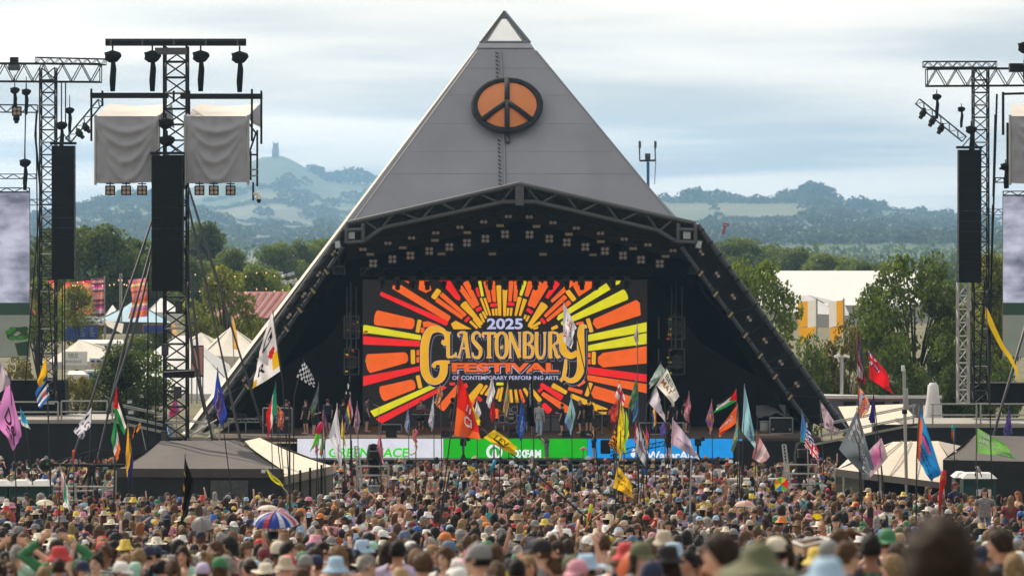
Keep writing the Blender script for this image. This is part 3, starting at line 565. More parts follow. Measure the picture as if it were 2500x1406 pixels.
for s, (a, b), (c, e_), nm in ((-1, LEGL, INL, 'left'), (1, LEGR, INR, 'right')):
    for k in range(7):
        u = .10 + k * .118; p0 = lerp2(a, b, u); p1 = lerp2(c, e_, u - .02); q = lerp2(p0, p1, .5)
        lamp(2, q[0], q[1], TD + .2, 'small two lamp blinder, %s from the top on the %s pyramid leg' % (ordinal(k), nm), 'two lamp blinders on the %s leg' % nm, ang=.9 * s, s=.8)
        q = lerp2(c, e_, u + .05); o = lamp(1, q[0] + s * 1, q[1], TD + .3, 'beige strobe light, %s from the top on the inner tube of the %s leg' % (ordinal(k), nm), 'strobes on the %s leg' % nm, ang=(-.9 if s < 0 else .9), s=.85)
# hanging lighting trusses that carry the lamps
def truss_span(name, label, a, b, h, dep, n, r=.03, ma=BLK2, cat='truss', group=None, parent=None):
    """box truss between two points: four chords, zigzag webs"""
    t = parent or root(name, label, cat, a, group); a = Vector(a); b = Vector(b); up = Vector((0, 0, 1)); ax = (b - a).normalized()
    if abs(ax.z) > .95: up = Vector((1, 0, 0))
    up = (up - ax * up.dot(ax)).normalized(); sd = ax.cross(up).normalized()
    def c(u, i, j): return a.lerp(b, u) + up * h * (i - .5) + sd * dep * (j - .5)
    for i in (0, 1):
        for j in (0, 1): bar('chord', c(0, i, j), c(1, i, j), r, ma, t)
    for k in range(n):
        u0, u1 = k / n, (k + 1) / n
        for j in (0, 1): bar('brace', c(u0, k % 2, j), c(u1, 1 - k % 2, j), r * .6, ma, t, 5)
        bar('brace', c(u0, k % 2, 0), c(u1, k % 2, 1), r * .6, ma, t, 5)
    for u in (0, 1):
        for i in (0, 1): bar('brace', c(u, i, 0), c(u, i, 1), r * .6, ma, t, 5)
        for j in (0, 1): bar('brace', c(u, 0, j), c(u, 1, j), r * .6, ma, t, 5)
    return t
truss_span('lighting_truss', 'black lighting truss sloping up to the gable on the left, carrying blinders', P(868, 598, LD + .4), P(1262, 512, LD + .4), .35, .35, 20)
truss_span('lighting_truss', 'black lighting truss sloping down from the gable on the right, carrying blinders', P(1275, 512, LD + .4), P(1665, 602, LD + .4), .35, .35, 20)
truss_span('lighting_truss', 'level black lighting truss in the dark above the screen', P(1040, 606, LD + 4.3), P(1490, 608, LD + 4.3), .4, .4, 22)
truss_span('lighting_truss', 'level black truss carrying the row of moving heads at the screen top', P(880, 664, LD + 6.4), P(1590, 664, LD + 6.4), .4, .4, 34)
GREYH = mat('moving_head_shell', (0.018, 0.018, 0.02), rough=.45)
for k in range(17):
    x = 932 + k * 37.5; d = LD + 6.4; r = root('moving_head_light', 'black moving head light, %s from left in the row over the screen top' % ordinal(k), 'stage light', P(x, 676, d), 'moving heads over the screen')
    box('base', P(x, 679, d), (.34, .3, .16), GREYH, r, kind='bevel')
    for s in (-1, 1): bar('yoke_arm', P(x + s * 7.5, 681, d), P(x + s * 7, 697, d), .04, GREYH, r, 6)
    tl = random.uniform(-4, 4); bar('head', P(x, 688, d + .08), P(x + tl, 706, d - .1), .13, GREYH, r, 10)
    disc('front_lens', x + tl, 706, d - .1, 3, mat('dark_glass', (.02, .025, .04), rough=.1), r)
# floodlights in and under the corner boxes
for s, x in ((-1, 857), (1, 1677)):
    nm = 'left' if s < 0 else 'right'; r = root('floodlight', 'square floodlight inside the %s corner frame of the truss' % nm, 'floodlight', P(x, 575, TD), 'corner floodlights')
    pbox('housing', x - 12, 561, x + 12, 587, TD + .05, .3, BLK2, r); pbox('glass', x - 9, 565, x + 9, 583, TD + .02, .02, FLOOD, r)
    r = root('floodlight', 'tilted floodlight hanging below the %s corner frame of the truss' % nm, 'floodlight', P(824 if s < 0 else 1706, 597, TD), 'corner floodlights')
    x2 = 824 if s < 0 else 1706; o = pbox('housing', x2 - 8, 586, x2 + 8, 608, TD - .1, .2, STEEL, r); o.rotation_euler.y = .15 * s; o = pbox('glass', x2 - 6, 589, x2 + 6, 605, TD - .13, .02, FLOOD, r); o.rotation_euler.y = .15 * s
# ------------------------------------------------------------------ stage deck and fittings
stg = root('stage_deck', 'dark brown stage deck with black skirting under the pyramid', 'stage', P(1250, 1068, 199))
z_dk = P(0, 1069, 199).z
box('deck_floor', (0.2, 208.0, z_dk - .1), (P(2010, 0, 199).x - P(520, 0, 199).x, 18, .2), DECK, stg)
box('stage_skirt', (0.2, 199.3, z_dk / 2 - .15), (P(2010, 0, 199).x - P(520, 0, 199).x, .3, z_dk - .3), BLACK, stg)
mobj('rear_drape', [(-15, 216, z_dk), (15.4, 216, z_dk), (8.2, 216, 14.2), (-7.6, 216, 14.2)], [(0, 1, 2, 3)], BLACK, stg)
for s_ in (-1, 1): mobj('wing_drape', [(s_ * 7.6, 212.2, z_dk), (s_ * 12.4, 209.5, z_dk), (s_ * 10.2, 209.5, 7.6), (s_ * 7.6, 212.2, 11.4)], [(0, 1, 2, 3)], BLACK, stg)
for s_ in (-1, 1): mobj('wing_drape', [(s_ * 12.4, 209.5, z_dk), (s_ * 15.2, 206, z_dk), (s_ * 13.4, 206, 5.6), (s_ * 10.2, 209.5, 7.6)], [(0, 1, 2, 3)], BLACK, stg)
# ------------------------------------------------------------------ main LED screen with the festival artwork
SD = 211.0; scr = root('led_screen', 'big stage LED screen showing orange sunburst and festival lettering', 'screen', P(1233, 860, SD))
def zx(x, y): return (870 + x * .292, 670 + y * .292)          # art coordinates -> photo pixels
SBLK = emis('screen_black', '#1a1413', 1.0); EO, ER, EY, EA, EV = emis('led_orange', '#f8651c', 1.0), emis('led_red', '#f52222', 1.0), emis('led_yellow', '#e3da1c', 1.0), emis('led_amber', '#f0b01c', 1.0), emis('led_lavender', '#c4c4ea', 1.0)
a, b = zx(52, 46), zx(2432, 1275); pbox('cabinet', a[0], a[1], b[0], b[1], SD, .35, GREYDK, scr)
ppoly('panel', [a, (b[0], a[1]), b, (a[0], b[1])], SD, SBLK, scr, off=.02)
def art(name, pts, ma, lay=1): return ppoly(name, [zx(*p) for p in pts], SD, ma, scr, off=.02 + .012 * lay)
def smooth_poly(pts, k=2):
    for _ in range(k):
        out = []
        for i in range(len(pts)):
            p, q = pts[i], pts[(i + 1) % len(pts)]; out += [(p[0] * .75 + q[0] * .25, p[1] * .75 + q[1] * .25), (p[0] * .25 + q[0] * .75, p[1] * .25 + q[1] * .75)]
        pts = out
    return pts
def ray(x1, y1, w1, x2, y2, w2, ma):
    dx, dy = x2 - x1, y2 - y1; l = math.hypot(dx, dy); nx_, ny_ = -dy / l, dx / l; pts = []
    for (x, y, w) in ((x1, y1, w1), (x2, y2, w2)):
        s = 1 if (x, y) == (x1, y1) else -1; pts += [(x + nx_ * w / 2 * s, y + ny_ * w / 2 * s), (x - nx_ * w / 2 * s, y - ny_ * w / 2 * s)]
    pts = [pts[0], pts[1], pts[2], pts[3]]
    # extra points near the ends keep the sides straight when the corners are rounded
    def mid(p, q, t): return (p[0] + (q[0] - p[0]) * t, p[1] + (q[1] - p[1]) * t)
    c = [pts[1], pts[2], pts[3], pts[0]]; t = min(.25, .45 * max(w1, w2) / l); out = [c[0], mid(c[0], c[1], t), mid(c[0], c[1], 1 - t), c[1], c[2], mid(c[2], c[3], t), mid(c[2], c[3], 1 - t), c[3]]
    out = smooth_poly(out, 2); out = [(min(2427, max(57, x)), min(1262, max(50, y))) for x, y in out]; return art('sun_ray', out, ma)
RAYS = [(150,358,128,486,416,88,EO),(82,748,165,432,690,85,EO),(200,1002,132,492,912,84,EO),(472,628,36,474,748,36,EA),(530,378,34,510,485,34,EA),(512,842,34,536,950,34,EA),
 (514,630,22,514,676,22,EO),(514,688,22,514,735,22,EO),(556,445,34,548,488,24,EO),(200,158,34,764,410,46,ER),(310,86,66,780,374,52,EO),(640,202,46,694,126,46,EA),(706,162,40,914,344,30,EO),(668,208,40,890,364,30,EO),
 (908,394,26,946,356,26,ER),(888,238,64,1052,420,26,EA),(842,68,44,990,278,36,EO),(912,60,52,1016,262,34,EO),(1000,302,30,1046,278,30,ER),(950,390,22,1012,450,20,EA),(978,370,20,1040,444,18,EA),(1034,326,22,1068,400,20,EA),(1056,308,20,1086,368,18,EA),
 (1004,110,26,1026,186,22,ER),(1030,54,26,1056,184,24,EY),(1040,196,20,1096,342,16,EA),(1072,196,20,1120,344,16,EA),(1080,54,40,1116,232,30,EO),(1136,54,46,1156,230,28,EO),(1120,258,30,1178,252,30,ER),(1140,286,22,1148,344,18,EA),(1168,282,22,1172,344,18,EA),
 (1190,90,42,1200,346,24,EA),(1243,124,42,1238,350,20,EA),(1296,54,40,1284,226,28,EO),(1340,54,40,1326,226,28,EO),(1264,244,30,1320,250,30,ER),(1270,278,22,1262,346,18,EA),(1298,278,22,1290,346,18,EA),(1410,54,36,1374,178,24,EY),(1368,188,36,1330,346,20,EA),(1412,204,36,1366,346,20,EA),
 (1462,58,52,1420,184,34,EO),(1532,60,60,1446,266,36,EO),(1596,62,52,1476,276,34,EO),(1426,288,30,1472,322,30,ER),(1682,62,58,1590,198,28,ER),(1812,62,44,1630,228,26,EO),(1578,244,72,1440,438,28,EA),(1416,336,20,1404,372,18,EA),(1444,344,20,1420,392,18,EA),(1752,182,40,1574,352,28,EO),(1788,226,40,1592,388,26,EO),
 (1762,136,42,1826,218,42,EA),(1544,368,26,1578,410,26,ER),(1540,398,24,1456,448,20,EA),(1520,440,20,1480,456,14,EA),(1684,432,30,1630,456,24,EA),(2262,162,96,1712,414,36,EY),(1934,368,34,1968,482,34,EA),(1900,405,30,1836,412,20,EO),(1986,644,34,1984,752,34,EA),(1948,652,22,1948,694,22,EO),(1948,706,22,1948,750,22,EO),
 (1922,1016,34,1962,904,34,EA),(1912,890,28,1850,930,24,EO),(1792,1008,34,2094,1152,64,EA),(1636,922,44,1760,990,34,EA),(1540,916,34,1722,1034,50,ER),(1552,992,36,1788,1146,64,EO),(1770,950,30,1890,985,34,EO),(1520,980,24,1560,945,24,ER),(860,932,50,704,1126,64,EO),(780,914,24,825,914,24,ER),(905,912,34,925,945,24,ER),
 (1050,915,40,940,1060,70,EA),(1040,1000,26,1092,925,22,EA),(1010,1020,30,1046,1056,30,ER),(1080,1010,24,1124,940,20,EA),(1196,1060,24,1220,940,22,EA),(1172,1040,22,1196,950,18,EA),(1290,960,22,1300,1070,24,EA),(1330,960,22,1346,1070,26,EA),(1366,960,22,1400,1070,28,EO),(1400,950,24,1470,1060,34,EA),(1450,940,26,1540,1060,40,EA),
 (1560,1080,40,1620,1150,60,ER),(1170,914,24,1230,914,24,EY),(1250,1100,30,1250,1170,40,EO),(1180,1120,34,1160,1200,50,EO),(985,1045,30,960,1090,36,EO)]
for q in RAYS: ray(*q)
for pts, ma in (([(57,418),(57,485),(540,548),(540,508)],EY),([(57,515),(57,585),(528,602),(530,555)],ER),([(57,850),(57,932),(530,805),(528,765)],ER),([(115,1140),(150,1190),(658,948),(618,925)],EY),([(160,1206),(212,1245),(758,945),(730,928)],ER),([(555,395),(598,390),(705,428),(560,442)],EO),
 ([(398,52),(465,62),(478,98)],EO),([(528,52),(608,52),(628,130),(580,155),(520,125)],EO),([(690,52),(785,52),(872,192),(862,220),(830,206)],ER),([(790,412),(830,385),(965,456),(812,458)],EA),([(1675,370),(1690,340),(2090,72),(2125,125),(1690,385)],EY),([(2140,100),(2175,52),(2210,52),(2200,78)],EY),
 ([(1812,100),(1830,58),(1970,58),(1966,115),(1860,185)],EO),([(1976,412),(1988,372),(2340,212),(2370,238),(2378,340),(2012,456)],EO),([(1938,505),(2427,398),(2427,478),(1938,560)],EY),([(1938,592),(2427,488),(2427,580),(1938,640)],EY),([(2020,690),(2062,655),(2427,598),(2427,742),(2062,776),(2020,742)],EO),
 ([(1935,770),(2427,835),(2427,898),(1935,830)],ER),([(1930,838),(2427,915),(2427,992),(1925,882)],EO),([(1962,992),(1992,928),(2310,1020),(2300,1122),(1984,1032)],EO)): art('sun_ray', pts, ma)
# lettering: strokes drawn as ribbons
def ribbon(pts, ws):
    L, Rr = [], []
    for i, p in enumerate(pts):
        q0, q1 = pts[max(i - 1, 0)], pts[min(i + 1, len(pts) - 1)]; dx, dy = q1[0] - q0[0], q1[1] - q0[1]; l = math.hypot(dx, dy) or 1; w = ws[i] / 2
        L.append((p[0] - dy / l * w, p[1] + dx / l * w)); Rr.append((p[0] + dy / l * w, p[1] - dx / l * w))
    return L, Rr
def cur(pts, n=6):
    out = []
    for i in range(len(pts) - 1):
        p0, p1, p2, p3 = pts[max(i - 1, 0)], pts[i], pts[i + 1], pts[min(i + 2, len(pts) - 1)]
        for k in range(n):
            t = k / n; out.append(tuple(.5 * (2 * p1[j] + (p2[j] - p0[j]) * t + (2 * p0[j] - 5 * p1[j] + 4 * p2[j] - p3[j]) * t * t + (3 * p1[j] - p0[j] - 3 * p2[j] + p3[j]) * t ** 3) for j in range(3)))
    out.append(tuple(pts[-1])); return out
def letter(name, strokes, x0, y0, w, h, wide):
    """strokes: lists of (u, v, relative width) in the letter's box; a lavender outline shows as a drop edge below"""
    for lay, ma, ex, ox, oy in ((2, EV, 4.5, 18, 22), (3, SBLK, 1, 18, 22), (4, EV, 3, 0, 0), (5, EA, 0, 0, 0)):
        vs, fs = [], []
        for st_ in strokes:
            q = cur(st_) if len(st_) > 2 else st_; pts = [(x0 + u * w + ox, y0 + v * h + oy) for u, v, _ in q]; L, Rr = ribbon(pts, [k * wide + ex for _, _, k in q]); o = len(vs); n = len(L)
            vs += L + Rr; fs += [(o + i, o + i + 1, o + n + i + 1, o + n + i) for i in range(n - 1)]
        kk = len(strokes)
        mobj(name + ('' if lay == 5 else '_outline'), [P(*zx(*v), SD - .02 - .012 * lay - .0006 * (i % 7)) for i, v in enumerate(vs)], fs, ma, scr)
LET = {'G': [[(.88,.22,.5),(.84,.10,.5),(.60,.02,.7),(.28,.06,.9),(.12,.28,1),(.10,.55,1),(.14,.82,1),(.35,.97,.8),(.62,.95,.8),(.76,.82,.9),(.78,.66,.9)],[(.98,.62,.3),(.70,.635,.55),(.50,.64,.4),(.40,.69,.3),(.50,.71,.3)],[(.88,.06,.3),(.90,.18,.6),(.86,.28,.5),(.74,.27,.35),(.78,.22,.3)]],
 'L': [[(.22,.0,.9),(.22,.95,.9)],[(.0,.02,.35),(.5,.02,.35)],[(.1,.96,.4),(.6,.95,.5),(.95,.86,.6)],[(.95,.78,.4),(.95,.98,.4)]],
 'A': [[(.55,.0,.5),(.28,.6,.4),(.08,.98,.4)],[(.58,.0,.9),(.68,.5,.9),(.80,.97,.9)],[(.25,.62,.35),(.72,.62,.35)],[(.6,.01,.5),(.3,.0,.5),(.06,.06,.4),(.08,.16,.4),(.2,.14,.3)],[(-.05,.97,.3),(.22,.97,.3)],[(.62,.97,.3),(.98,.97,.3)]],
 'S': [[(.82,.2,.35),(.74,.06,.5),(.45,.01,.6),(.18,.12,.8),(.2,.33,.9),(.55,.5,1),(.84,.68,.9),(.80,.9,.8),(.5,.99,.6),(.2,.93,.5),(.12,.78,.35)]],
 'T': [[(.0,.04,.55),(1.,.04,.55)],[(.5,.0,.9),(.5,.97,.9)],[(.02,.02,.4),(.02,.14,.5),(.12,.2,.3)],[(.98,.02,.4),(.98,.14,.5),(.88,.2,.3)],[(.28,.98,.3),(.72,.98,.3)]],
 'O': [[(.5,.0,.5),(.16,.14,.8),(.08,.5,.95),(.16,.86,.8),(.5,1.,.5),(.84,.86,.8),(.92,.5,.95),(.84,.14,.8),(.5,.0,.5)],[(.4,.56,.3),(.5,.62,.4),(.58,.5,.3)]],
 'N': [[(.12,.0,.45),(.12,.98,.45)],[(.12,.02,.9),(.5,.5,.95),(.88,.98,.9)],[(.88,.0,.45),(.88,.98,.45)],[(.0,.02,.3),(.28,.02,.3)],[(.74,.02,.3),(1.,.02,.3)],[(.0,.98,.3),(.26,.98,.3)]],
 'B': [[(.2,.0,.9),(.2,.98,.9)],[(.05,.02,.4),(.5,.01,.5),(.8,.12,.7),(.78,.34,.7),(.42,.46,.4)],[(.4,.46,.4),(.8,.56,.7),(.88,.76,.8),(.74,.94,.7),(.3,.98,.5),(.05,.98,.35)]],
 'U': [[(.16,.0,.9),(.14,.6,.9),(.24,.92,.8),(.5,1.,.6),(.74,.9,.5),(.84,.6,.5),(.84,.0,.5)],[(.0,.02,.3),(.32,.02,.3)],[(.7,.02,.3),(1.,.02,.3)]],
 'R': [[(.2,.0,.9),(.2,.98,.9)],[(.05,.02,.4),(.5,.01,.5),(.82,.12,.7),(.8,.36,.7),(.45,.48,.4)],[(.42,.48,.6),(.62,.74,.8),(.76,.95,.8),(.98,.92,.4)],[(.05,.98,.3),(.38,.98,.3)]],
 'Y': [[(.16,.20,.3),(.06,.12,.4),(.10,.30,.9),(.16,.44,1),(.4,.52,.8),(.64,.46,.7)],[(.98,.0,.3),(.78,.02,.8),(.76,.4,1),(.76,.75,1),(.6,.93,.8),(.35,.97,.6),(.16,.92,.5),(.02,.98,.4)],[(.22,.58,.3),(.20,.75,.5),(.14,.92,.5)]]}
letter('letter_g', LET['G'], 545, 448, 240, 455, 70)
for ch, x0, w in (('L', 748, 88), ('A', 846, 112), ('S', 960, 92), ('T', 1056, 108), ('O', 1164, 102), ('N', 1272, 106), ('B', 1388, 98), ('U', 1492, 98), ('R', 1600, 106)): letter('letter_' + ch.lower(), LET[ch], x0, 482, w, 216, 32)
letter('letter_y', LET['Y'], 1700, 440, 232, 460, 62)
def atext(name, s, x0, y0, x1, y1, ma, bold, lay): 
    a, b = zx(x0, y0), zx(x1, y1); ptext(name, s, a[0], a[1], b[0], b[1], SD, ma, scr, bold, off=.02 + .012 * lay)
atext('year_lettering', '2025', 1092, 366, 1392, 458, EV, .03, 3)
atext('word_outline', 'FESTIVAL', 806, 752, 1706, 830, EV, .06, 2); atext('word_outline', 'FESTIVAL', 808, 750, 1704, 827, SBLK, .035, 3); atext('festival_lettering', 'FESTIVAL', 798, 738, 1694, 815, EO, .045, 5)
atext('small_lettering', 'OF CONTEMPORARY PERFORMING ARTS', 802, 846, 1690, 880, EV, .012, 3)
# LED banner along the stage lip
BD = 198.7; ban = root('led_banner', 'long white, green and blue LED banner along the stage lip', 'banner', P(1270, 1095, BD))
EW, EG, EB = emis('led_white', '#e6e6f0', .95), emis('led_green', '#09b80b', .95), emis('led_blue', '#0d98e8', .95); EG2 = emis('led_bright_green', '#35e014', .95); EWB = emis('led_pure_white', '#f2f4f6', 1.0)
pbox('cabinet', 724, 1069, 1814, 1119, BD, .3, GREYDK, ban)
for x0, x1, ma, nm in ((726, 1082, EW, 'white_section'), (1082.6, 1434, EG, 'green_section'), (1434.6, 1812, EB, 'blue_section')): ppoly(nm, [(x0, 1070.5), (x1, 1070.5), (x1, 1117), (x0, 1117)], BD, ma, ban, off=.01)
ptext('green_lettering', 'GREENPEACE', 801, 1093, 996, 1116, BD, EG2, ban, .03, off=.02, skew=3); ptext('white_lettering', 'OXFAM', 1250, 1097, 1321, 1117, BD, EWB, ban, .05, off=.02)
for r_, ma, o_ in ((20, EWB, .02), (13, EG, .03)): 
    n = 20; ppoly('round_emblem', [(1207 + r_ * math.cos(2 * math.pi * k / n), min(1117, 1103 + r_ * math.sin(2 * math.pi * k / n))) for k in range(n)], BD, ma, ban, off=o_)
ppoly('emblem_stem', [(1203.5, 1096), (1210.5, 1096), (1214, 1117), (1200, 1117)], BD, EWB, ban, off=.04)
ptext('white_lettering', 'WaterAid', 1578, 1101, 1700, 1121, BD, EWB, ban, .03, off=.02)
ppoly('droplet_emblem', [(1546, 1090), (1552, 1102), (1552, 1112), (1546, 1117), (1540, 1112), (1540, 1102)], BD, EWB, ban, off=.02)
# ------------------------------------------------------------------ PA towers, screens, wings
def lattice(name, t, x0, x1, y0, y1, d, dep, n, r=.035, ma=BLK2, cross=True):
    """vertical four-chord lattice mast filling a photo rectangle at distance d"""
    a, b = P(x0, y0, d), P(x1, y1, d); zt, zb = a.z, b.z
    C = lambda i, j, u: Vector((a.x if i == 0 else b.x, d + dep * j, zb + (zt - zb) * u))
    for i in (0, 1):
        for j in (0, 1): bar('chord', C(i, j, 0), C(i, j, 1), r * 1.5, ma, t)
    for k in range(n):
        u0, u1 = k / n, (k + 1) / n
        bar('brace', C(k % 2, 0, u0), C(1 - k % 2, 0, u1), r, ma, t, 5); bar('brace', C(1 - k % 2, 1, u0), C(k % 2, 1, u1), r, ma, t, 5)
        if cross and k % 2: bar('brace', C(0, 0, u1), C(1, 0, u0), r * .8, ma, t, 5)
        bar('brace', C(0, k % 2, u0), C(0, 1 - k % 2, u1), r, ma, t, 5); bar('brace', C(1, k % 2, u0), C(1, 1 - k % 2, u1), r, ma, t, 5)
        bar('rung', C(0, 0, u0), C(1, 0, u0), r, GALV if k % 3 == 0 else ma, t, 5); bar('rung', C(0, 1, u0), C(1, 1, u0), r, ma, t, 5)
GRILL = bpy.data.materials.new('speaker_grille'); GRILL.use_nodes = True; _t = GRILL.node_tree; _b = _t.nodes['Principled BSDF']; _b.inputs['Base Color'].default_value = (.008, .008, .0085, 1); _b.inputs['Roughness'].default_value = .7; _b.inputs['Specular IOR Level'].default_value = .2
_c = N(_t, 'ShaderNodeTexCoord'); _v = N(_t, 'ShaderNodeTexVoronoi', i_Scale=90.0); _t.links.new(_c.outputs['Object'], _v.inputs['Vector']); _p = N(_t, 'ShaderNodeBump', i_Strength=.4, i_Distance=.01); _t.links.new(_v.outputs['Distance'], _p.inputs['Height']); _t.links.new(_p.outputs[0], _b.inputs['Normal'])
def line_array(label, x0, x1, y0, y1, d, n, bend=0.0):
    r = root('line_array', label, 'loudspeakers', P((x0 + x1) / 2, y0, d), 'hanging speaker columns')
    for k in range(n):
        ya, yb = y0 + (y1 - y0) * k / n, y0 + (y1 - y0) * (k + 1) / n - .2; u = k / n
        dd = d - bend * u * u; pbox('speaker_cabinet', x0, ya, x1, yb, dd, .7, GRILL, r)
        for s in (x0 + 1, x1 - 1): pbox('rigging_plate', s - 1.3, ya + 3, s + 1.3, yb - 3, dd - .02, .5, BLK2, r)
    pbox('bumper_frame', x0 - 4, y0 - 9, x1 + 3, y0 - 3, d + .05, .6, BLK2, r)
    for s in (x0 + 6, x1 - 6): bar('hanger', P(s, y0 - 5, d + .3), P((x0 + x1) / 2, y0 - 30, d + .3), .03, BLK2, r)
    return r
def hoist(x, y, d, label, s=1.0, chain=0, bag=True, lean=0.0):
    r = root('chain_hoist', label, 'hoist', P(x, y, d), 'covered chain hoists'); v, f = lathe([(0, -.26), (.2, -.24), (.36, -.1), (.40, .05), (.36, .2), (.2, .28), (0, .3)], 12, sy=.7)
    c = P(x, y, d); vs = [c + Vector((p[0] * s * (1 + .12 * math.sin(7 * i)), p[1] * s, p[2] * s * (1 + .1 * math.cos(5 * i)))) for i, p in enumerate(v)]; mobj('rain_cover', vs, f, BLACK, r, smooth=True)
    bar('hook', P(x, y - 14 * s, d), P(x, y - 30 * s, d), .045 * s, BLK2, r)
    if bag: v, f = tube_geo([P(x + 1, y + 10 * s, d), P(x + 2 + lean, y + 30 * s, d), P(x + lean, y + 60 * s, d), P(x + lean, y + 88 * s, d)], [.10 * s, .15 * s, .16 * s, .12 * s], 8); mobj('chain_bag', v, f, BLACK, r, smooth=True)
    if chain: bar('chain', P(x - 4 * s, y + 10 * s, d), P(x - 4 * s, y + chain, d), .02, BLK2, r, 4); bar('chain', P(x, y - 30 * s, d), P(x, y - 30 * s - 20, d), .02, BLK2, r, 4)
    return r
AD = 197.0   # left main PA tower
ta = root('truss_tower', 'black lattice truss tower at far left with cantilever arm over the left screen', 'tower', (P(116, 0, AD).x, AD, 0), 'PA truss towers')
lattice('mast', ta, 97, 134, 165, 985, AD, .8, 27, .03)
def pspan(t, x0, y0, x1, y1, d, h, dep, n, r=.035): truss_span('', '', P(x0, y0, d), P(x1, y1, d), h, dep, n, r, BLK2, parent=t)
pspan(ta, -60, 177, 246, 179, AD + .4, m_(44, AD), .9, 13, .045); pspan(ta, 88, 148, 258, 152, AD + .4, m_(14, AD), .6, 15, .03)
pspan(ta, 62, 494, 125, 494, AD + .5, m_(14, AD), .4, 4, .02); pspan(ta, 62, 702, 125, 702, AD + .5, m_(14, AD), .4, 4, .02); pspan(ta, 62, 804, 125, 804, AD + .5, m_(14, AD), .4, 4, .02); pspan(ta, -60, 431, 88, 431, AD + .2, m_(11, AD), .3, 8, .025)
pspan(ta, -60, 265, 92, 266, AD - .2, m_(18, AD), .4, 8, .03)
for x0, y0, x1, y1 in ((97, 500, 62, 930), (152, 690, 152, 950), (158, 690, 158, 950), (160, 200, 160, 305), (150, 200, 150, 345), (64, 205, 60, 390), (88, 300, 96, 950), (118, 690, 132, 950)): bar('cable', P(x0, y0, AD - .1), P(x1, y1, AD - .1), .035, BLK2, ta, 5)
bar('hung_cable', P(90, 270, AD - .1), P(86, 330, AD - .1), .06, BLK2, ta); bar('hung_cable', P(86, 330, AD - .1), P(100, 480, AD - .1), .06, BLK2, ta)
line_array('black hanging speaker column at far left beside the lattice tower', 126, 181, 356, 682, AD - .6, 13, .3)
for x, y, s, ch, bg_, l in ((36, 222, .62, 30, True, 'small hoist over the left screen, left of a pair under the cantilever'), (64, 226, .62, 190, True, 'small hoist over the left screen, right of a pair under the cantilever'), (170, 271, .6, 70, True, 'small hoist hanging above the left sloped light truss'), (150, 308, .75, 0, True, 'hoist standing directly on the far left speaker column'), (61, 399, .75, 0, True, 'hoist hanging just above the left screen')): hoist(x, y, AD - .4, l, s, ch, bg_)
r = root('fan_unit', 'boxy winch unit on top of the left cantilever arm', 'winch', P(33, 160, AD)); pbox('box', 20, 158, 46, 172, AD, .5, STEEL, r); pbox('motor', 24, 140, 43, 158, AD + .05, .4, BLK2, r)
truss_span('sloped_light_truss', 'short sloped truss with lamps beside the far left speaker column', P(166, 344, AD - .5), P(246, 248, AD - .5), .32, .32, 9, .025)
truss_span('sloped_light_truss', 'short sloped truss with lamps above the right speaker column', P(2240, 248, AD - .5), P(2354, 340, AD - .5), .32, .32, 11, .025)
def par(x, y, d, label, ax, ay, group):
    r = root('profile_light', label, 'stage light', P(x, y, d), group); bar('body', P(x, y, d), P(x + ax, y + ay, d - .1), .17, BLK2, r, 10); bar('barrel', P(x + ax, y + ay, d - .1), P(x + ax * 1.9, y + ay * 1.9, d - .15), .11, BLK2, r, 10); bar('yoke', P(x, y - 8, d), P(x, y, d), .1, BLK2, r, 6)
for k, (x, y) in enumerate(((2256, 272), (2279, 291), (2300, 309))): par(x, y, AD - .5, 'black lamp under the right sloped truss, %s from its upper end' % ordinal(k), -5, 9, 'lamps under the right sloped truss')
for k, (x, y) in enumerate(((206, 308), (190, 322))): par(x, y, AD - .5, 'black lamp under the left sloped truss, %s one' % ('upper', 'lower')[k], 7, 8, 'lamps under the left sloped truss')
lamp(4, 41, 272, AD - .6, 'four lamp blinder on the low truss above the left screen', 'front lamps', s=.9); par(40, 285, AD - .5, 'black lamp hanging below the blinder above the left screen', 0, 8, 'front lamps')
# side screens
def cloud_emis(name, top, bot, seed):
    m = bpy.data.materials.new(name); m.use_nodes = True; t = m.node_tree; t.nodes.clear(); out = N(t, 'ShaderNodeOutputMaterial'); b = N(t, 'ShaderNodeBsdfPrincipled'); b.inputs['Base Color'].default_value = (.02, .02, .02, 1)
    co = N(t, 'ShaderNodeTexCoord'); mp = N(t, 'ShaderNodeMapping'); mp.inputs['Scale'].default_value = (.55, .55, 1.0); mp.inputs['Location'].default_value = (seed, 0, seed); t.links.new(co.outputs['Object'], mp.inputs[0])
    nz = N(t, 'ShaderNodeTexNoise', i_Scale=.8, i_Detail=7.0, i_Roughness=.55); t.links.new(mp.outputs[0], nz.inputs['Vector']); r = N(t, 'ShaderNodeValToRGB'); t.links.new(nz.outputs['Fac'], r.inputs[0]); e = r.color_ramp.elements
    e[0].position = .35; e[0].color = rgb(bot) + (1,); e[1].position = .62; e[1].color = rgb(top) + (1,); t.links.new(r.outputs[0], b.inputs['Emission Color']); b.inputs['Emission Strength'].default_value = .9; t.links.new(b.outputs[0], out.inputs[0]); return m
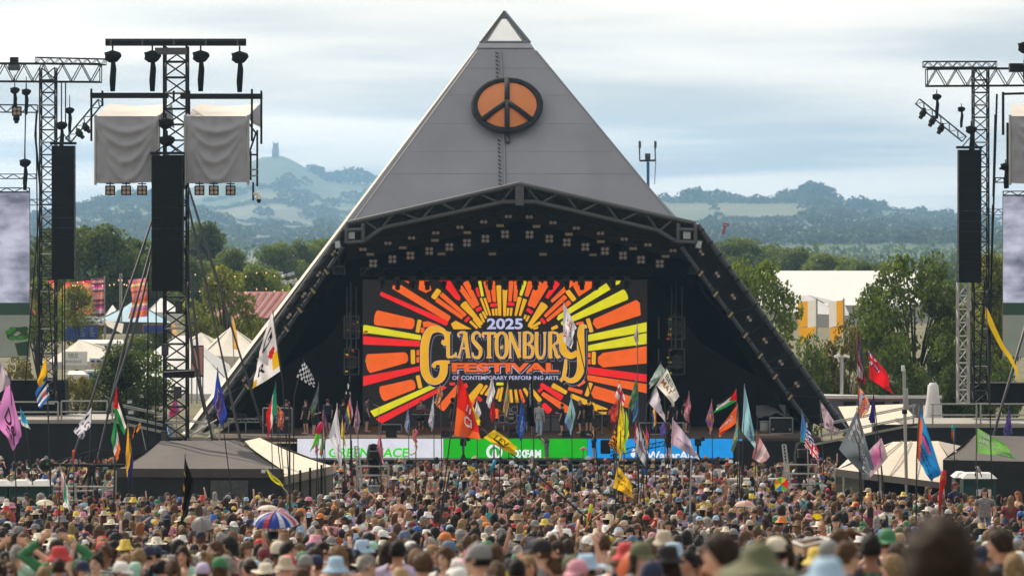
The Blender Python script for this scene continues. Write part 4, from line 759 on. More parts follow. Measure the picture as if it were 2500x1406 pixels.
for nm, x0, x1, y0, y1, sd in (('left', -150, 72, 470, 872, 1.0), ('right', 2449, 2660, 478, 872, 6.0)):
    r = root('side_screen', 'LED side screen at the %s picture edge showing cloudy sky and a lake' % nm, 'screen', P((x0 + x1) / 2, y1, AD), 'side screens'); pbox('cabinet', x0, y0, x1, y1, AD, .3, GREYDK, r)
    q = lambda n_, a, b, ma, o_, xa=x0, xb=x1: ppoly(n_, [(xa, a), (xb, a), (xb, b), (xa, b)], AD, ma, r, off=o_)
    q('screen_sky', y0 + 1, 740, cloud_emis('screen_clouds_' + nm, '#d2d2e6', '#6c7084', sd), .01); q('screen_shore', 739, 769, emis('screen_green', '#1c3a2c', .8), .02); q('screen_water', 769, y1 - 1, emis('screen_water', '#8f9484', .6), .015)
    if nm == 'left':
        for k in range(26): a_ = random.uniform(0, 6.28); q_ = random.random() ** .5; cx_, cy_ = 48 + 30 * q_ * math.cos(a_), 815 + 15 * q_ * math.sin(a_); cx_ = min(cx_, 62); ppoly('screen_tree', [(cx_ + 9 * math.cos(i * .9), cy_ + 6 * math.sin(i * .9)) for i in range(7)], AD, emis('screen_tree%d' % (k % 3), ('#1d4a12', '#2c6a18', '#123010')[k % 3], .8), r, off=.03 + k * .002)
        ppoly('screen_tree', [(36, 838), (70, 832), (70, 868), (44, 868)], AD, emis('screen_tree2', '#123010', .8), r, off=.028)
    pspan(r, x0, y0 - 6, x1, y0 - 6, AD + .1, .2, .2, 12, .03)
# front tower with cloth covered boxes
BD2 = 171.0
tb_ = root('truss_tower', 'tall black lattice truss tower in front of the dark tent, carrying cloth covered boxes', 'tower', (P(428, 0, BD2).x, BD2, gz(BD2)), 'PA truss towers')
lattice('mast', tb_, 400, 455, 112, 1262, BD2, 1.0, 30, .036)
pbox('top_beam', 257, 95, 600, 112, BD2 - .3, .35, BLK2, tb_); pbox('top_beam', 259, 97, 598, 100, BD2 - .34, .04, GREYDK, tb_)
for x in (270, 347, 424, 502, 580): pbox('beam_stiffener', x - 2, 96, x + 2, 111, BD2 - .36, .06, STEEL, tb_)
pbox('head_block', 378, 117, 455, 133, BD2 - .25, .5, STEEL, tb_); pbox('cross_beam', 220, 227, 410, 240, BD2 - .3, .35, BLK2, tb_); pbox('cross_beam', 440, 229, 640, 242, BD2 - .3, .35, BLK2, tb_)
for x, y0, y1 in ((223, 217, 345), (250, 222, 260), (462, 222, 300), (615, 218, 345), (638, 222, 352), (424, 222, 250)): bar('scaffold_tube', P(x, y0, BD2 - .1), P(x, y1, BD2 - .1), .05, BLK2, tb_)
for a, b in (((606, 300), (628, 330)), ((628, 318), (628, 455)), ((612, 370), (612, 440)), ((606, 378), (630, 378)), ((606, 415), (630, 414)), ((606, 430), (630, 429)), ((608, 375), (626, 322)), ((618, 445), (618, 490))): bar('scaffold_tube', P(*a, BD2), P(*b, BD2), .045, GALV if a[1] == b[1] + 1 else BLK2, tb_)
for k, (x, y) in enumerate(((275, 140), (372, 140), (490, 140), (585, 142))): hoist(x, y, BD2 - .1, 'black covered hoist with long chain bag, %s from left under the top beam' % ordinal(k), .95, 0, True)
for x, y, l in ((405, 303, 'upper black hoist beside the front tower between the cloth boxes'), (408, 345, 'lower black hoist beside the front tower between the cloth boxes')): hoist(x, y, BD2 - .5, l, .85, 0, False)
line_array('largest black hanging speaker column on the front tower at left', 370, 446, 380, 711, BD2 - .9, 13, .4)
CLOTH = mat('silver_cloth', '#a2a4ae', rough=.7, var=.06, scale=.8); CLOTH_SUNLIT = mat('silver_cloth_sunlit', '#d9d2cb', rough=.6, var=.05)  # top is a paler copy of the silver cloth, sunlight put into its colour
def cloth_box(label, x0, x1, seed):
    d = BD2 - .45; r = root('cloth_covered_box', label, 'cover', P((x0 + x1) / 2, 445, d), 'cloth covered boxes'); rng = random.Random(seed); n, m = 40, 44; vs = []
    def fold(u, v):   # swags that hang from both top corners
        f = 0
        for dep, amp, ph in ((.18, .16, 0), (.36, .15, .3), (.58, .13, .7), (.80, .10, .2)):
            c = dep * (4 * u * (1 - u)) ** .8 * (1 + .15 * math.sin(3 * u + ph)) + .03; f += amp * math.exp(-((v - c) / .055) ** 2) * (.35 + math.sin(math.pi * u))
        return f
    for j in range(m + 1):
        for i in range(n + 1): u, v = i / n, j / m; p = P(x0 + (x1 - x0) * u, 284 + (447 - 284) * v + 2.0 * math.sin(5 * u) * v, d); p.y -= fold(u, v) * .75 - .05 * mnoise.noise(Vector((u * 9, v * 7, seed))); vs.append(p)
    mobj('front_cloth', vs, [(j * (n + 1) + i, j * (n + 1) + i + 1, (j + 1) * (n + 1) + i + 1, (j + 1) * (n + 1) + i) for j in range(m) for i in range(n)], CLOTH, r, smooth=True)
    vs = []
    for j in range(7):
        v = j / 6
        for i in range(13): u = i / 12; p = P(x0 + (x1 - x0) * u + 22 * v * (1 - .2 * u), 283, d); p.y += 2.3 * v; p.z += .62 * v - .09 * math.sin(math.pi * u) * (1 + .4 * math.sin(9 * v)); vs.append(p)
    mobj('top_cloth', vs, [(j * 13 + i, j * 13 + i + 1, (j + 1) * 13 + i + 1, (j + 1) * 13 + i) for j in range(6) for i in range(12)], CLOTH_SUNLIT, r, smooth=True)
    a0, a1 = P(x1, 283, d), P(x1, 447, d); b0 = a0 + Vector((.38, 2.3, .6)); b1 = a1 + Vector((.38, 2.3, 0)); bm_ = a0 + Vector((.5, 2.2, -.5)); mobj('side_cloth', [a0, b0, bm_, a0 + Vector((.1, .6, -.3))], [(0, 1, 2, 3)], CLOTH, r)
    for x in (x0, x1): bar('frame_pole', P(x, 281, d), P(x, 452, d), .06, GALV, r, 6)
    pbox('back_board', x0 + 2, 286, x1 - 2, 444, d + .5, .08, GREYDK, r); return r
cloth_box('silver cloth covered box, left one of two on the front tower', 233, 388, 1); cloth_box('silver cloth covered box, right one of two on the front tower', 452, 606, 2)
for k, x in enumerate((269, 308, 347, 487, 522, 563)):
    lamp(4, x, 465, BD2 - .7, 'four lamp blinder hanging below the cloth boxes, %s from left' % ordinal(k), 'blinders below the cloth boxes', s=.92); bar('lamp_bar', P(x - 10, 449, BD2 - .6), P(x + 10, 449, BD2 - .6), .03, BLK2, tb_)
r = root('dome_camera', 'white dome security camera hanging from a bracket by the front tower', 'camera', P(632, 480, BD2)); bar('arm', P(618, 474, BD2), P(631, 472, BD2), .07, WHITEP, r); v, f = lathe([(0, .16), (.10, .16), (.13, 0), (.13, -.08)], 12); c = P(632, 482, BD2); mobj('housing', [c + Vector(q) for q in v], f, WHITEP, r, smooth=True)
v, f = lathe([(.10, -.08), (.10, -.16), (.06, -.24), (0, -.26)], 12); mobj('dome', [c + Vector(q) for q in v], f, mat('black_glass', (.01, .01, .012), rough=.1), r, smooth=True)
for pts in (((372, 535), (265, 850), (170, 1140), (150, 1235)), ((370, 600), (302, 850), (233, 1140), (215, 1240)), ((368, 640), (330, 800), (285, 935), (262, 1010)), ((458, 450), (520, 650), (579, 843), (640, 1040)), ((456, 485), (500, 680), (538, 850), (576, 1026), (621, 1222)), ((456, 600), (478, 800), (490, 940), (550, 1215)), ((452, 690), (470, 860), (500, 1010))):
    q = [P(x, y, BD2 - .6 - .9 * i) for i, (x, y) in enumerate(pts)]; tube('guy_strap', q, [.045 if i % 2 == 0 else .075 for i in range(len(q))], GREYDK, tb_, 4)
for x in (382, 362): bar('drop_cable', P(x, 620, BD2 - .3), P(x - 3, 1240, BD2 - .3), .03, BLK2, tb_, 4)
for k, (x0, y0, x1, y1) in enumerate(((428, 735, 444, 762), (394, 840, 410, 868), (424, 944, 442, 972), (392, 1052, 408, 1090))):
    r = root('fill_speaker', 'small dark speaker on the front tower, %s from the top' % ordinal(k), 'loudspeaker', P(x0, y1, BD2), 'small speakers on the front tower'); pbox('cabinet', x0, y0, x1, y1, BD2 - .5, .35, BLK2, r, 'bevel'); pbox('grille', x0 + 1.5, y0 + 2, x1 - 1.5, y1 - 2, BD2 - .52, .03, GREYDK, r); bar('bracket', P((x0 + x1) / 2, (y0 + y1) / 2, BD2 - .2), P((x0 + x1) / 2, (y0 + y1) / 2, BD2 + .1), .04, BLK2, r)
r = root('number_sign', 'blue panel with a white number 2 on the front tower', 'sign', P(424, 1108, BD2)); pbox('panel', 394, 1088, 452, 1127, BD2 - .15, .06, mat('sign_blue', '#3f62a8', var=.25, scale=6, rough=.5), r); ptext('numeral', '2', 411, 1096, 420, 1117, BD2 - .15, WHITEP, r, .03, off=.02); pbox('red_trim', 396, 1088.5, 450, 1093, BD2 - .17, .01, mat('sign_red', '#b2506a', var=.3, scale=9), r); pbox('pale_patch', 445, 1091, 455, 1116, BD2 - .18, .01, mat('sign_pale', '#9aa8c8', var=.2, scale=9), r)
r = root('flat_lamp_bar', 'dark flat equipment case across the front tower at tent height', 'case', P(450, 900, BD2)); pbox('case', 402, 902, 474, 922, BD2 - .2, .5, BLK2, r); bar('rail', P(400, 908, BD2 - .3), P(474, 904, BD2 - .3), .03, GALV, r)
# right main tower
rt = root('truss_tower', 'lattice truss tower at right beside the right screen', 'tower', (P(2400, 0, AD).x, AD, 0), 'PA truss towers')
lattice('mast', rt, 2378, 2414, 165, 985, AD, .8, 27, .03); lattice('mast', rt, 2340, 2366, 690, 985, AD - 1, .7, 9, .035, GALV, False)
pspan(rt, 2254, 158, 2432, 158, AD + .4, m_(14, AD), .6, 15, .03); pspan(rt, 2262, 190, 2580, 188, AD + .4, m_(42, AD), .9, 13, .045); pspan(rt, 2400, 518, 2450, 518, AD + .5, m_(14, AD), .4, 4, .02); pspan(rt, 2400, 718, 2450, 718, AD + .5, m_(14, AD), .4, 4, .02); pspan(rt, 2400, 832, 2450, 832, AD + .5, m_(14, AD), .4, 4, .02); pspan(rt, 2430, 440, 2560, 440, AD + .2, m_(11, AD), .3, 8, .03)
for x0, y0, x1, y1 in ((2434, 230, 2420, 690), (2430, 280, 2425, 480), (2424, 500, 2415, 950), (2405, 690, 2390, 950)): bar('cable', P(x0, y0, AD - .1), P(x1, y1, AD - .1), .055, BLK2, rt, 5)
line_array('black hanging speaker column at right beside the right screen', 2341, 2396, 366, 690, AD - .6, 13, .3)
for x, y, s, bg_, l in ((2287, 238, .6, True, 'small hoist at right above the sloped lamp truss, nearer the arm end'), (2347, 268, .5, True, 'small hoist at right above the lower end of the sloped lamp truss'), (2371, 318, .75, True, 'hoist standing on the right speaker column')): hoist(x, y, AD - .4, l, s, 0, bg_)
# right front tower: only its edge reaches the picture
rf = root('truss_tower', 'dark front tower at the right picture edge with a cloth covered box', 'tower', (P(2560, 0, BD2).x, BD2, gz(BD2)), 'PA truss towers')
lattice('mast', rf, 2540, 2595, 112, 1262, BD2, 1.0, 24, .036); cloth_box('cloth covered box cut by the right picture edge', 2466, 2620, 3)
for a, b in (((2449, 225), (2449, 330)), ((2460, 300), (2460, 460)), ((2460, 356), (2520, 354)), ((2460, 390), (2520, 388)), ((2440, 412), (2520, 408)), ((2446, 230), (2520, 228))): bar('scaffold_tube', P(*a, BD2), P(*b, BD2), .06, BLK2, rf)
pbox('winch', 2466, 155, 2498, 176, BD2, .5, BLK2, rf); hoist(2505, 118, BD2 - .1, 'black covered hoist cut by the right picture edge', .95); hoist(2455, 408, BD2 - .2, 'black hoist at the right edge under the cloth box', .6)
tube('guy_strap', [P(2520, 740, BD2 - 1), P(2440, 1010, BD2 - 2), P(2380, 1240, BD2 - 3)], [.07, .06, .06], GREYDK, rf, 4)
# wings either side: black sheeted platforms with railings and ramps
SCRIM = mat('black_scrim', (.016, .016, .018), rough=.9, var=.4, scale=.6, bump=.2); PLANK = mat('pale_deck', (.34, .32, .29), rough=.7, var=.15)
def rail(t, x0, x1, y0, y1, d, posts):
    for yy in (y0, (y0 + y1) / 2 + 2): bar('rail', P(x0, yy, d), P(x1, yy, d), .045, GALV, t)
    for x in posts: bar('post', P(x, y0, d), P(x, y1, d), .045, GALV, t)
WD = 195.0
wl = root('platform_wing', 'black sheeted platform left of the stage with railing and pale deck', 'platform', (P(130, 0, WD).x, WD, 0), 'side platforms')
box('deck', (P(105, 0, WD).x, WD + 3, P(0, 1024, WD).z - .1), (P(270, 0, WD).x - P(-60, 0, WD).x, 6, .2), PLANK, wl); pbox('front_scrim', -60, 1026, 400, 1166, WD + .05, .1, SCRIM, wl); pbox('black_block', -60, 928, 159, 1014, WD + 4.5, 1.5, BLACK, wl)
rail(wl, -60, 142, 981, 1027, WD, (30, 142)); rail(wl, 150, 262, 979, 1027, WD, (150, 262))
mobj('ramp', [P(266, 1022, WD), P(266, 1022, WD + 2.5), P(530, 1080, WD + 2.5), P(530, 1080, WD), P(266, 1029, WD), P(530, 1087, WD)], [(0, 1, 2, 3), (0, 3, 5, 4)], PLANK, wl)
for dy in (-40, -36, -14, -10): bar('ramp_rail', P(270, 1022 + dy, WD), P(528, 1078 + dy, WD), .035, GALV, wl)
for x in (274, 400, 520): y = 1022 + (x - 266) * .22; bar('ramp_post', P(x, y, WD), P(x, y - 46, WD), .045, GALV, wl)
mobj('ramp_scrim', [P(262, 1030, WD + .2), P(530, 1088, WD + .2), P(530, 1130, WD + .2), P(262, 1130, WD + .2)], [(0, 1, 2, 3)], SCRIM, wl)
for a, b in (((450, 1072), (530, 1024)), ((500, 1072), (530, 1056)), ((520, 1030), (520, 1075)), ((536, 1034), (536, 1075))): bar('scaffold_tube', P(*a, WD - .2), P(*b, WD - .2), .045, GALV, wl)
wr = root('platform_wing', 'black sheeted platform right of the stage with railing and ramp', 'platform', (P(2350, 0, WD).x, WD, 0), 'side platforms')
box('deck', (P(2400, 0, WD).x, WD + 3, P(0, 1034, WD).z - .1), (P(2610, 0, WD).x - P(2240, 0, WD).x, 6, .2), PLANK, wr); pbox('front_scrim', 2130, 1036, 2610, 1166, WD + .05, .1, SCRIM, wr); pbox('black_block', 2356, 935, 2610, 990, WD + 4.5, 1.5, BLACK, wr); pbox('front_scrim', 1790, 1076, 2130, 1150, WD + .3, .1, SCRIM, wr)
rail(wr, 2272, 2384, 986, 1036, WD, (2277, 2384)); rail(wr, 2394, 2600, 986, 1036, WD, (2394, 2560))
mobj('ramp', [P(2240, 1032, WD), P(2240, 1032, WD + 2.5), P(1985, 1082, WD + 2.5), P(1985, 1082, WD), P(2240, 1038, WD), P(1985, 1088, WD)], [(0, 3, 2, 1), (0, 4, 5, 3)], PLANK, wr)
for dy in (-42, -38, -16, -12): bar('ramp_rail', P(2236, 1030 + dy, WD), P(2000, 1078 + dy, WD), .035, GALV, wr)
for x in (2230, 2130, 2030): y = 1032 + (2240 - x) * .2; bar('ramp_post', P(x, y, WD), P(x, y - 48, WD), .045, GALV, wr)
r = root('small_floodlight', 'upper small grey floodlight standing at the head of the left ramp', 'floodlight', P(315, 985, WD), 'ramp floodlights'); pbox('housing', 309, 976, 324, 986, WD + 1, .2, GREYDK, r); pbox('glass', 311, 978, 322, 984, WD + .98, .02, FLOOD, r)
r = root('small_floodlight', 'lower small grey floodlight standing at the head of the left ramp', 'floodlight', P(315, 1012, WD), 'ramp floodlights'); pbox('housing', 311, 1001, 328, 1012, WD + 1, .2, GREYDK, r); pbox('glass', 313, 1003, 326, 1010, WD + .98, .02, FLOOD, r)
# lighting cages hung beside the screen
LAMPY, LAMPR = emis('cage_yellow', '#cfc030', .55), emis('cage_orange', '#d8501c', .6)
for nm, x0, x1, y0, y1 in (('upper left', 841, 876, 772, 826), ('lower left', 841, 876, 852, 914), ('upper right', 1634, 1671, 774, 828), ('lower right', 1634, 1671, 852, 914)):
    d = 207.0; r = root('lighting_cage', 'dark lamp cage hung beside the big screen, %s of four' % nm, 'lighting rig', P(x0, y1, d), 'lamp cages beside the screen'); dx = 12 if x0 < 1000 else -26
    for q0, q1 in (((x0, y0), (x1, y0)), ((x0, y1), (x1, y1)), ((x0, y0), (x0, y1)), ((x1, y0), (x1, y1)), ((x0, y0 + 20), (x1, y0 + 20)), ((x0, y1 - 18), (x1, y1 - 18)), ((x0 + dx, y0), (x0 + dx, y1)), ((x0 + 6, y0), (x0 + 6, 700)), ((x1 - 6, y0), (x1 - 6, 700)), ((x0 + 10, y0), (x0 + 14, y0 - 10)), ((x0 + 16, 690), (x0 + 16, y0))): bar('cage_tube', P(*q0, d), P(*q1, d), .04, GREYDK, r)
    for k in range(7):
        x, y = random.uniform(x0 + 2, x1 + (20 if x0 < 1000 else -40)), random.uniform(y0, y1); ex = random.uniform(3, 6); pbox('lamp_face', x - ex, y - 1.8, x + ex, y + 1.8, d + .1, .05, (LAMPY, LAMPR, GREYDK)[k % 3], r)
    c = P((x0 + x1) / 2, (y0 + y1) / 2, d + .2); v, f = lathe([(0, 0), (.3, .02), (.36, .1), (.36, .3)], 14); mobj('lamp_dish', [Vector((c.x + q[0] * .9, c.y - q[2] * .4, c.z + q[1] * 1.2)) for q in v], f, GREYDK, r)
for nm, x in (('left', 828), ('right', 1697)):
    r = root('effects_box', 'small dark metal framed box high inside the %s stage corner' % nm, 'box', P(x, 662, 203), 'corner boxes'); pbox('case', x - 13, 652, x + 13, 668, 203, .3, BLK2, r)
    for a, b in (((x - 14, 651), (x + 14, 651)), ((x - 14, 669), (x + 14, 669)), ((x - 14, 651), (x - 14, 669)), ((x + 14, 651), (x + 14, 669))): bar('frame', P(*a, 202.9), P(*b, 202.9), .03, GREYDK, r)
    bar('hanger', P(x, 652, 203.1), P(x, 620, 203.1), .03, BLK2, r)
# ------------------------------------------------------------------ tents and buildings behind and beside
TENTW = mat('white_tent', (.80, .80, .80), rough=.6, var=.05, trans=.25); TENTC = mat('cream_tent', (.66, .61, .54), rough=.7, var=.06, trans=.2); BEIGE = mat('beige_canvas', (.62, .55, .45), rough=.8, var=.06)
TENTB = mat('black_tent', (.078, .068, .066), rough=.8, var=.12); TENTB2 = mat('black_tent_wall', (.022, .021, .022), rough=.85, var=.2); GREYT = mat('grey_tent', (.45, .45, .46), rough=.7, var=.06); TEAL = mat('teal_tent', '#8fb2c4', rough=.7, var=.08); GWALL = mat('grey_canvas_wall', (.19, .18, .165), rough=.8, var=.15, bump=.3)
def ptent(name, label, ridge, eave_f, eave_b, wall_y, d0, d1, roof, wall, cat='tent', parts=1):
    """ridge tent: ridge ends (photo px, at mid depth), front eave ends, back eave ends; walls hang below the front eave"""
    dm = (d0 + d1) / 2; r = root(name, label, cat, (P(*eave_f[0], d0).x, d0, gz(d0))); A, B = P(*ridge[0], dm), P(*ridge[1], dm); C, D = P(*eave_f[0], d0), P(*eave_f[1], d0); E, G = P(*eave_b[0], d1), P(*eave_b[1], d1)
    n = 10; grid = []
    for j in range(6):
        v = j / 5
        for i in range(n + 1): u = i / n; p = A.lerp(B, u).lerp(C.lerp(D, u), v); p.z -= .10 * math.sin(math.pi * v) * (.6 + .4 * math.cos(u * 12)); grid.append(p)
    mobj('roof_front', grid, [(j * (n + 1) + i, j * (n + 1) + i + 1, (j + 1) * (n + 1) + i + 1, (j + 1) * (n + 1) + i) for j in range(5) for i in range(n)], roof, r, smooth=True)
    mobj('roof_back', [A, B, G, E], [(0, 1, 2, 3)], roof, r); mobj('roof_end', [A, C, E], [(0, 1, 2)], roof, r); mobj('roof_end', [B, G, D], [(0, 1, 2)], roof, r)
    zb = P(0, wall_y, d0).z
    def wallp(nm, p, q):
        k = 14; vs = []
        for zt in (0, 1):
            for i in range(k + 1): u = i / k; w = p.lerp(q, u); w.z = w.z if zt == 0 else zb; w.y += .06 * math.sin(u * 40) * zt; vs.append(w)
        mobj(nm, vs, [(i, i + 1, k + 2 + i, k + 1 + i) for i in range(k)], wall, r, smooth=True)
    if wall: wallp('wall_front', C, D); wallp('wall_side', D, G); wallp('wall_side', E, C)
    return r
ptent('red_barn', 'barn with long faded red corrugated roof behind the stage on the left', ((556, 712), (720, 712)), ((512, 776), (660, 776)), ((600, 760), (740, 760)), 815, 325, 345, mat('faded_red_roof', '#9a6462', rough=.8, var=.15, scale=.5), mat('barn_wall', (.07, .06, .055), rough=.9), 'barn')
barn = bpy.data.objects['red_barn']
for k in range(9):
    u = k / 8; a, b = P(556 + 150 * u, 711.5, 334.6), P(514 + 140 * u, 776, 324.6); bar('roof_seam', a, b, .06, mat('roof_seam', '#8f5c5a', rough=.8), barn, 4)
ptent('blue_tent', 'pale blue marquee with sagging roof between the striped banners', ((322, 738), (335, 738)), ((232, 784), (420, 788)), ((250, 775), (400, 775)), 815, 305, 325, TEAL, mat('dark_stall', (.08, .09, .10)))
ptent('white_pitched_tent', 'small white peaked tent behind the blue marquee, left of it', ((274, 745), (276, 745)), ((240, 790), (310, 790)), ((250, 780), (300, 780)), 800, 330, 340, TENTW, TENTW)
ptent('white_pitched_tent', 'small white peaked tent behind the blue marquee, right of it near the front tower', ((392, 728), (400, 728)), ((360, 762), (450, 762)), ((365, 755), (440, 755)), 790, 330, 340, TENTW, TENTW)
ptent('cream_food_tent', 'cream pointed food tent with a mirrored sign at its left side', ((193, 830), (197, 830)), ((100, 884), (345, 880)), ((130, 870), (330, 868)), 902, 262, 276, TENTC, mat('stall_wall', '#b9b7b5'))
r = root('stall_sign', 'white stall board with mirrored lettering under the cream pointed tent', 'sign', P(185, 890, 258)); pbox('board', 152, 858, 213, 891, 260, .06, WHITEP, r); GT = mat('grey_print', (.28, .29, .29)); ptext('lettering', 'SURF', 166, 862, 190, 874, 260, GT, r, .01, off=.02, mirror=True); ptext('lettering', 'SHRIMP', 158, 879, 199, 886, 260, GT, r, .0, off=.02, mirror=True)
r = root('kiosk', 'small white serving kiosk beside the cream pointed tent', 'kiosk', P(235, 905, 262)); pbox('body', 218, 874, 252, 902, 262, 2, mat('kiosk_white', '#c5c8cc'), r)
for x in (222, 236): pbox('hatch', x, 879, x + 9, 884, 261.95, .03, mat('hatch_blue', '#34406c'), r); pbox('menu_board', x, 887, x + 9, 897, 261.95, .03, mat('menu_wood', '#b08c74'), r)
ptent('long_white_tent', 'long low white tent roof above the cream pointed tent', ((190, 829), (300, 829)), ((185, 838), (306, 838)), ((190, 836), (300, 836)), 845, 285, 292, TENTW, TENTW)
ptent('white_van_tent', 'white low marquee with blue end behind the left walkway', ((168, 905), (205, 905)), ((158, 914), (218, 914)), ((165, 912), (210, 912)), 938, 232, 238, TENTW, TENTW); 
r = root('blue_stall', 'bright blue stall panel behind the dense dark bush', 'stall', P(230, 940, 236)); pbox('panel', 212, 908, 250, 938, 236, .4, mat('stall_blue', '#3f7fb4'), r); pbox('canopy', 208, 904, 252, 909, 235.8, .8, TENTW, r)
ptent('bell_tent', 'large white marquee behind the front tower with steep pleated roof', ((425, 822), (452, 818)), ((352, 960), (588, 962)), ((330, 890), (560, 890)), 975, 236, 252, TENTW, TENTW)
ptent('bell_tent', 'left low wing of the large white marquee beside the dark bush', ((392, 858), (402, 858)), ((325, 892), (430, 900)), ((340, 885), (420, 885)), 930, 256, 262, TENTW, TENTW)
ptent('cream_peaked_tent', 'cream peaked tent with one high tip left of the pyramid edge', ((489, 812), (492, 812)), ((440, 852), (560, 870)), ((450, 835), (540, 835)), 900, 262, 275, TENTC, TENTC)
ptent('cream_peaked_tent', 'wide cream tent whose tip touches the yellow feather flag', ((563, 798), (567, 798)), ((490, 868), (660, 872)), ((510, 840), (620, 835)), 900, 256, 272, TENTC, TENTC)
r = root('timber_sign_panel', 'pink and black zigzag sign panel on posts before the white marquee', 'sign', P(482, 990, 230)); PK = mat('panel_pink', '#c08878', var=.1); pbox('panel', 466, 843, 497, 920, 230, .12, mat('panel_brown', '#4a3530'), r)
for pts in (((468, 850), (476, 850), (488, 900), (478, 900)), ((484, 846), (495, 846), (495, 915), (488, 915)), ((468, 885), (478, 905), (478, 916), (468, 916))): ppoly('painted_bar', pts, 229.95, PK, r, off=.02)
for x in (468, 481, 495): bar('post', P(x, 920, 230.1), P(x, 985, 230.1), .05, GALV, r)
for x0, x1, l in ((60, 92, 'patterned orange cloth banner behind the far left tower'), ): pass
def stripe_mat(name, cols):
    m = bpy.data.materials.new(name); m.use_nodes = True; t = m.node_tree; t.nodes.clear(); out = N(t, 'ShaderNodeOutputMaterial'); uv = N(t, 'ShaderNodeTexCoord'); sp = N(t, 'ShaderNodeSeparateXYZ'); t.links.new(uv.outputs['UV'], sp.inputs[0]); r = N(t, 'ShaderNodeValToRGB'); r.color_ramp.interpolation = 'CONSTANT'; t.links.new(sp.outputs[1], r.inputs[0])
    e = r.color_ramp.elements; n = len(cols); e[0].color = rgb(cols[0]) + (1,); e[1].position = 1 / n; e[1].color = rgb(cols[1]) + (1,)
    for k in range(2, n): q = e.new(k / n); q.color = rgb(cols[k]) + (1,)
    b = N(t, 'ShaderNodeBsdfPrincipled', i_Roughness=.8); t.links.new(r.outputs[0], b.inputs['Base Color']); tr_ = N(t, 'ShaderNodeBsdfTranslucent'); t.links.new(r.outputs[0], tr_.inputs[0]); ms = N(t, 'ShaderNodeMixShader', i_0=.45); t.links.new(b.outputs[0], ms.inputs[1]); t.links.new(tr_.outputs[0], ms.inputs[2]); t.links.new(ms.outputs[0], out.inputs[0]); return m
S1 = stripe_mat('warm_stripes', ['#d88a6a', '#e0722c', '#e88aa0', '#e8b48c', '#d8742c', '#dca878', '#e0a8a8', '#b8b088', '#e07a3c', '#e8c8a8', '#c8784c', '#e8a0a8', '#e8863c', '#d84c60']); S2 = stripe_mat('brown_stripes', ['#6a4c54', '#c8a8bc', '#d0b0c0', '#d84c9c', '#6c5058', '#c87c7c', '#6a4c54', '#d89088', '#b8a0b0', '#d88468', '#705058', '#d0a8b8', '#d83ca0', '#6a4c50', '#d898a8', '#7a4860']); S3 = stripe_mat('orange_stripes', ['#e87ca0', '#e8842c', '#ec8c3c', '#c86ccc', '#d88ca8', '#ece0c8', '#e88030', '#c05040', '#d8703c', '#d080c0', '#e8885c', '#b85848', '#e89098', '#e8842c', '#ece0c0', '#e88860', '#e88aa8'])
def sail(name, label, x0, y0, x1, y1, d, ma, group, lean=0):
    r = root(name, label, 'banner', P(x1, y1, d), group); n, m = 14, 16; vs, uv = [], []
    for j in range(m + 1):
        for i in range(n + 1):
            u, v = i / n, j / m; bow = math.sin(v * math.pi) * lean * (1 - u); p = P(x0 + (x1 - x0) * u + bow, y0 + (y1 - y0) * v + (1 - u) * 6 * (1 if lean else .3), d); p.y += .25 * math.sin(u * 9 + v * 2) ; vs.append(p); uv.append((u, 1 - v))
    mobj('cloth', vs, [(j * (n + 1) + i, j * (n + 1) + i + 1, (j + 1) * (n + 1) + i + 1, (j + 1) * (n + 1) + i) for j in range(m) for i in range(n)], ma, r, smooth=True, uv=uv); bar('pole', P(x1, y0 - 4, d), P(x1, y1 + 60, d), .06, GALV, r); return r
GB = 'striped cloth banners'
sail('striped_banner', 'wide warm striped banner behind the thin tree', 160, 684, 225, 768, 305, S1, GB, -18); sail('striped_banner', 'brown, grey and pink striped banner right beside the wide warm one', 226, 678, 255, 770, 304, S2, GB); sail('striped_banner', 'orange and pink striped banner billowing left of the front speaker column', 312, 678, 361, 772, 303, S3, GB, 10); sail('striped_banner', 'orange striped banner half hidden behind the far left lattice tower', 96, 684, 137, 768, 305, S1, GB); sail('striped_banner', 'red orange banner at far left by the left screen', 74, 700, 94, 770, 306, S3, GB)
r = root('word_sign', 'big white block letters NESS standing before the striped banners', 'sign', P(215, 795, 300)); 
for ch, x in zip('NESS', (186, 205, 223, 240)):
    v, f, asp = text2d(ch, .03); k = len(v); vs = [P(x + 16 * a, 794 - 22 * b, 299) for a, b in v] + [P(x + 16 * a, 794 - 22 * b, 299) + Vector((0, .5, 0)) for a, b in v]; mobj('letter', vs, f + [tuple(i + k for i in q)[::-1] for q in f], mat('sign_white', (.8, .8, .8)), r)
bar('sign_rail', P(140, 795, 299.3), P(260, 795, 299.3), .15, mat('sign_timber', '#a07850'), r, 4); ptext('letter', 'N', 140, 772, 158, 794, 299, mat('sign_white', (.8, .8, .8)), r, .03)
r = root('info_board', 'tall blue information boards below the white block letters', 'board', P(205, 832, 298)); 
for x0, x1 in ((160, 192), (193, 216), (218, 238)): pbox('panel', x0, 796, x1, 830, 298, .2, mat('board_blue', '#3a4f98', var=.2, scale=3), r)
for k in range(12): pbox('printed_line', 196 + (k % 2) * 24, 800 + (k // 2) * 4, 196 + (k % 2) * 24 + random.uniform(6, 14), 801.2 + (k // 2) * 4, 297.97, .01, mat('print_pale', '#a9b4d8'), r)
r = root('info_board', 'low blue board with timber frame left of the front tower', 'board', P(375, 812, 300)); pbox('frame', 348, 791, 404, 812, 300, .2, mat('sign_timber', '#a07850'), r); pbox('panel', 351, 794, 401, 811, 299.95, .03, mat('board_blue', '#3a4f98'), r)
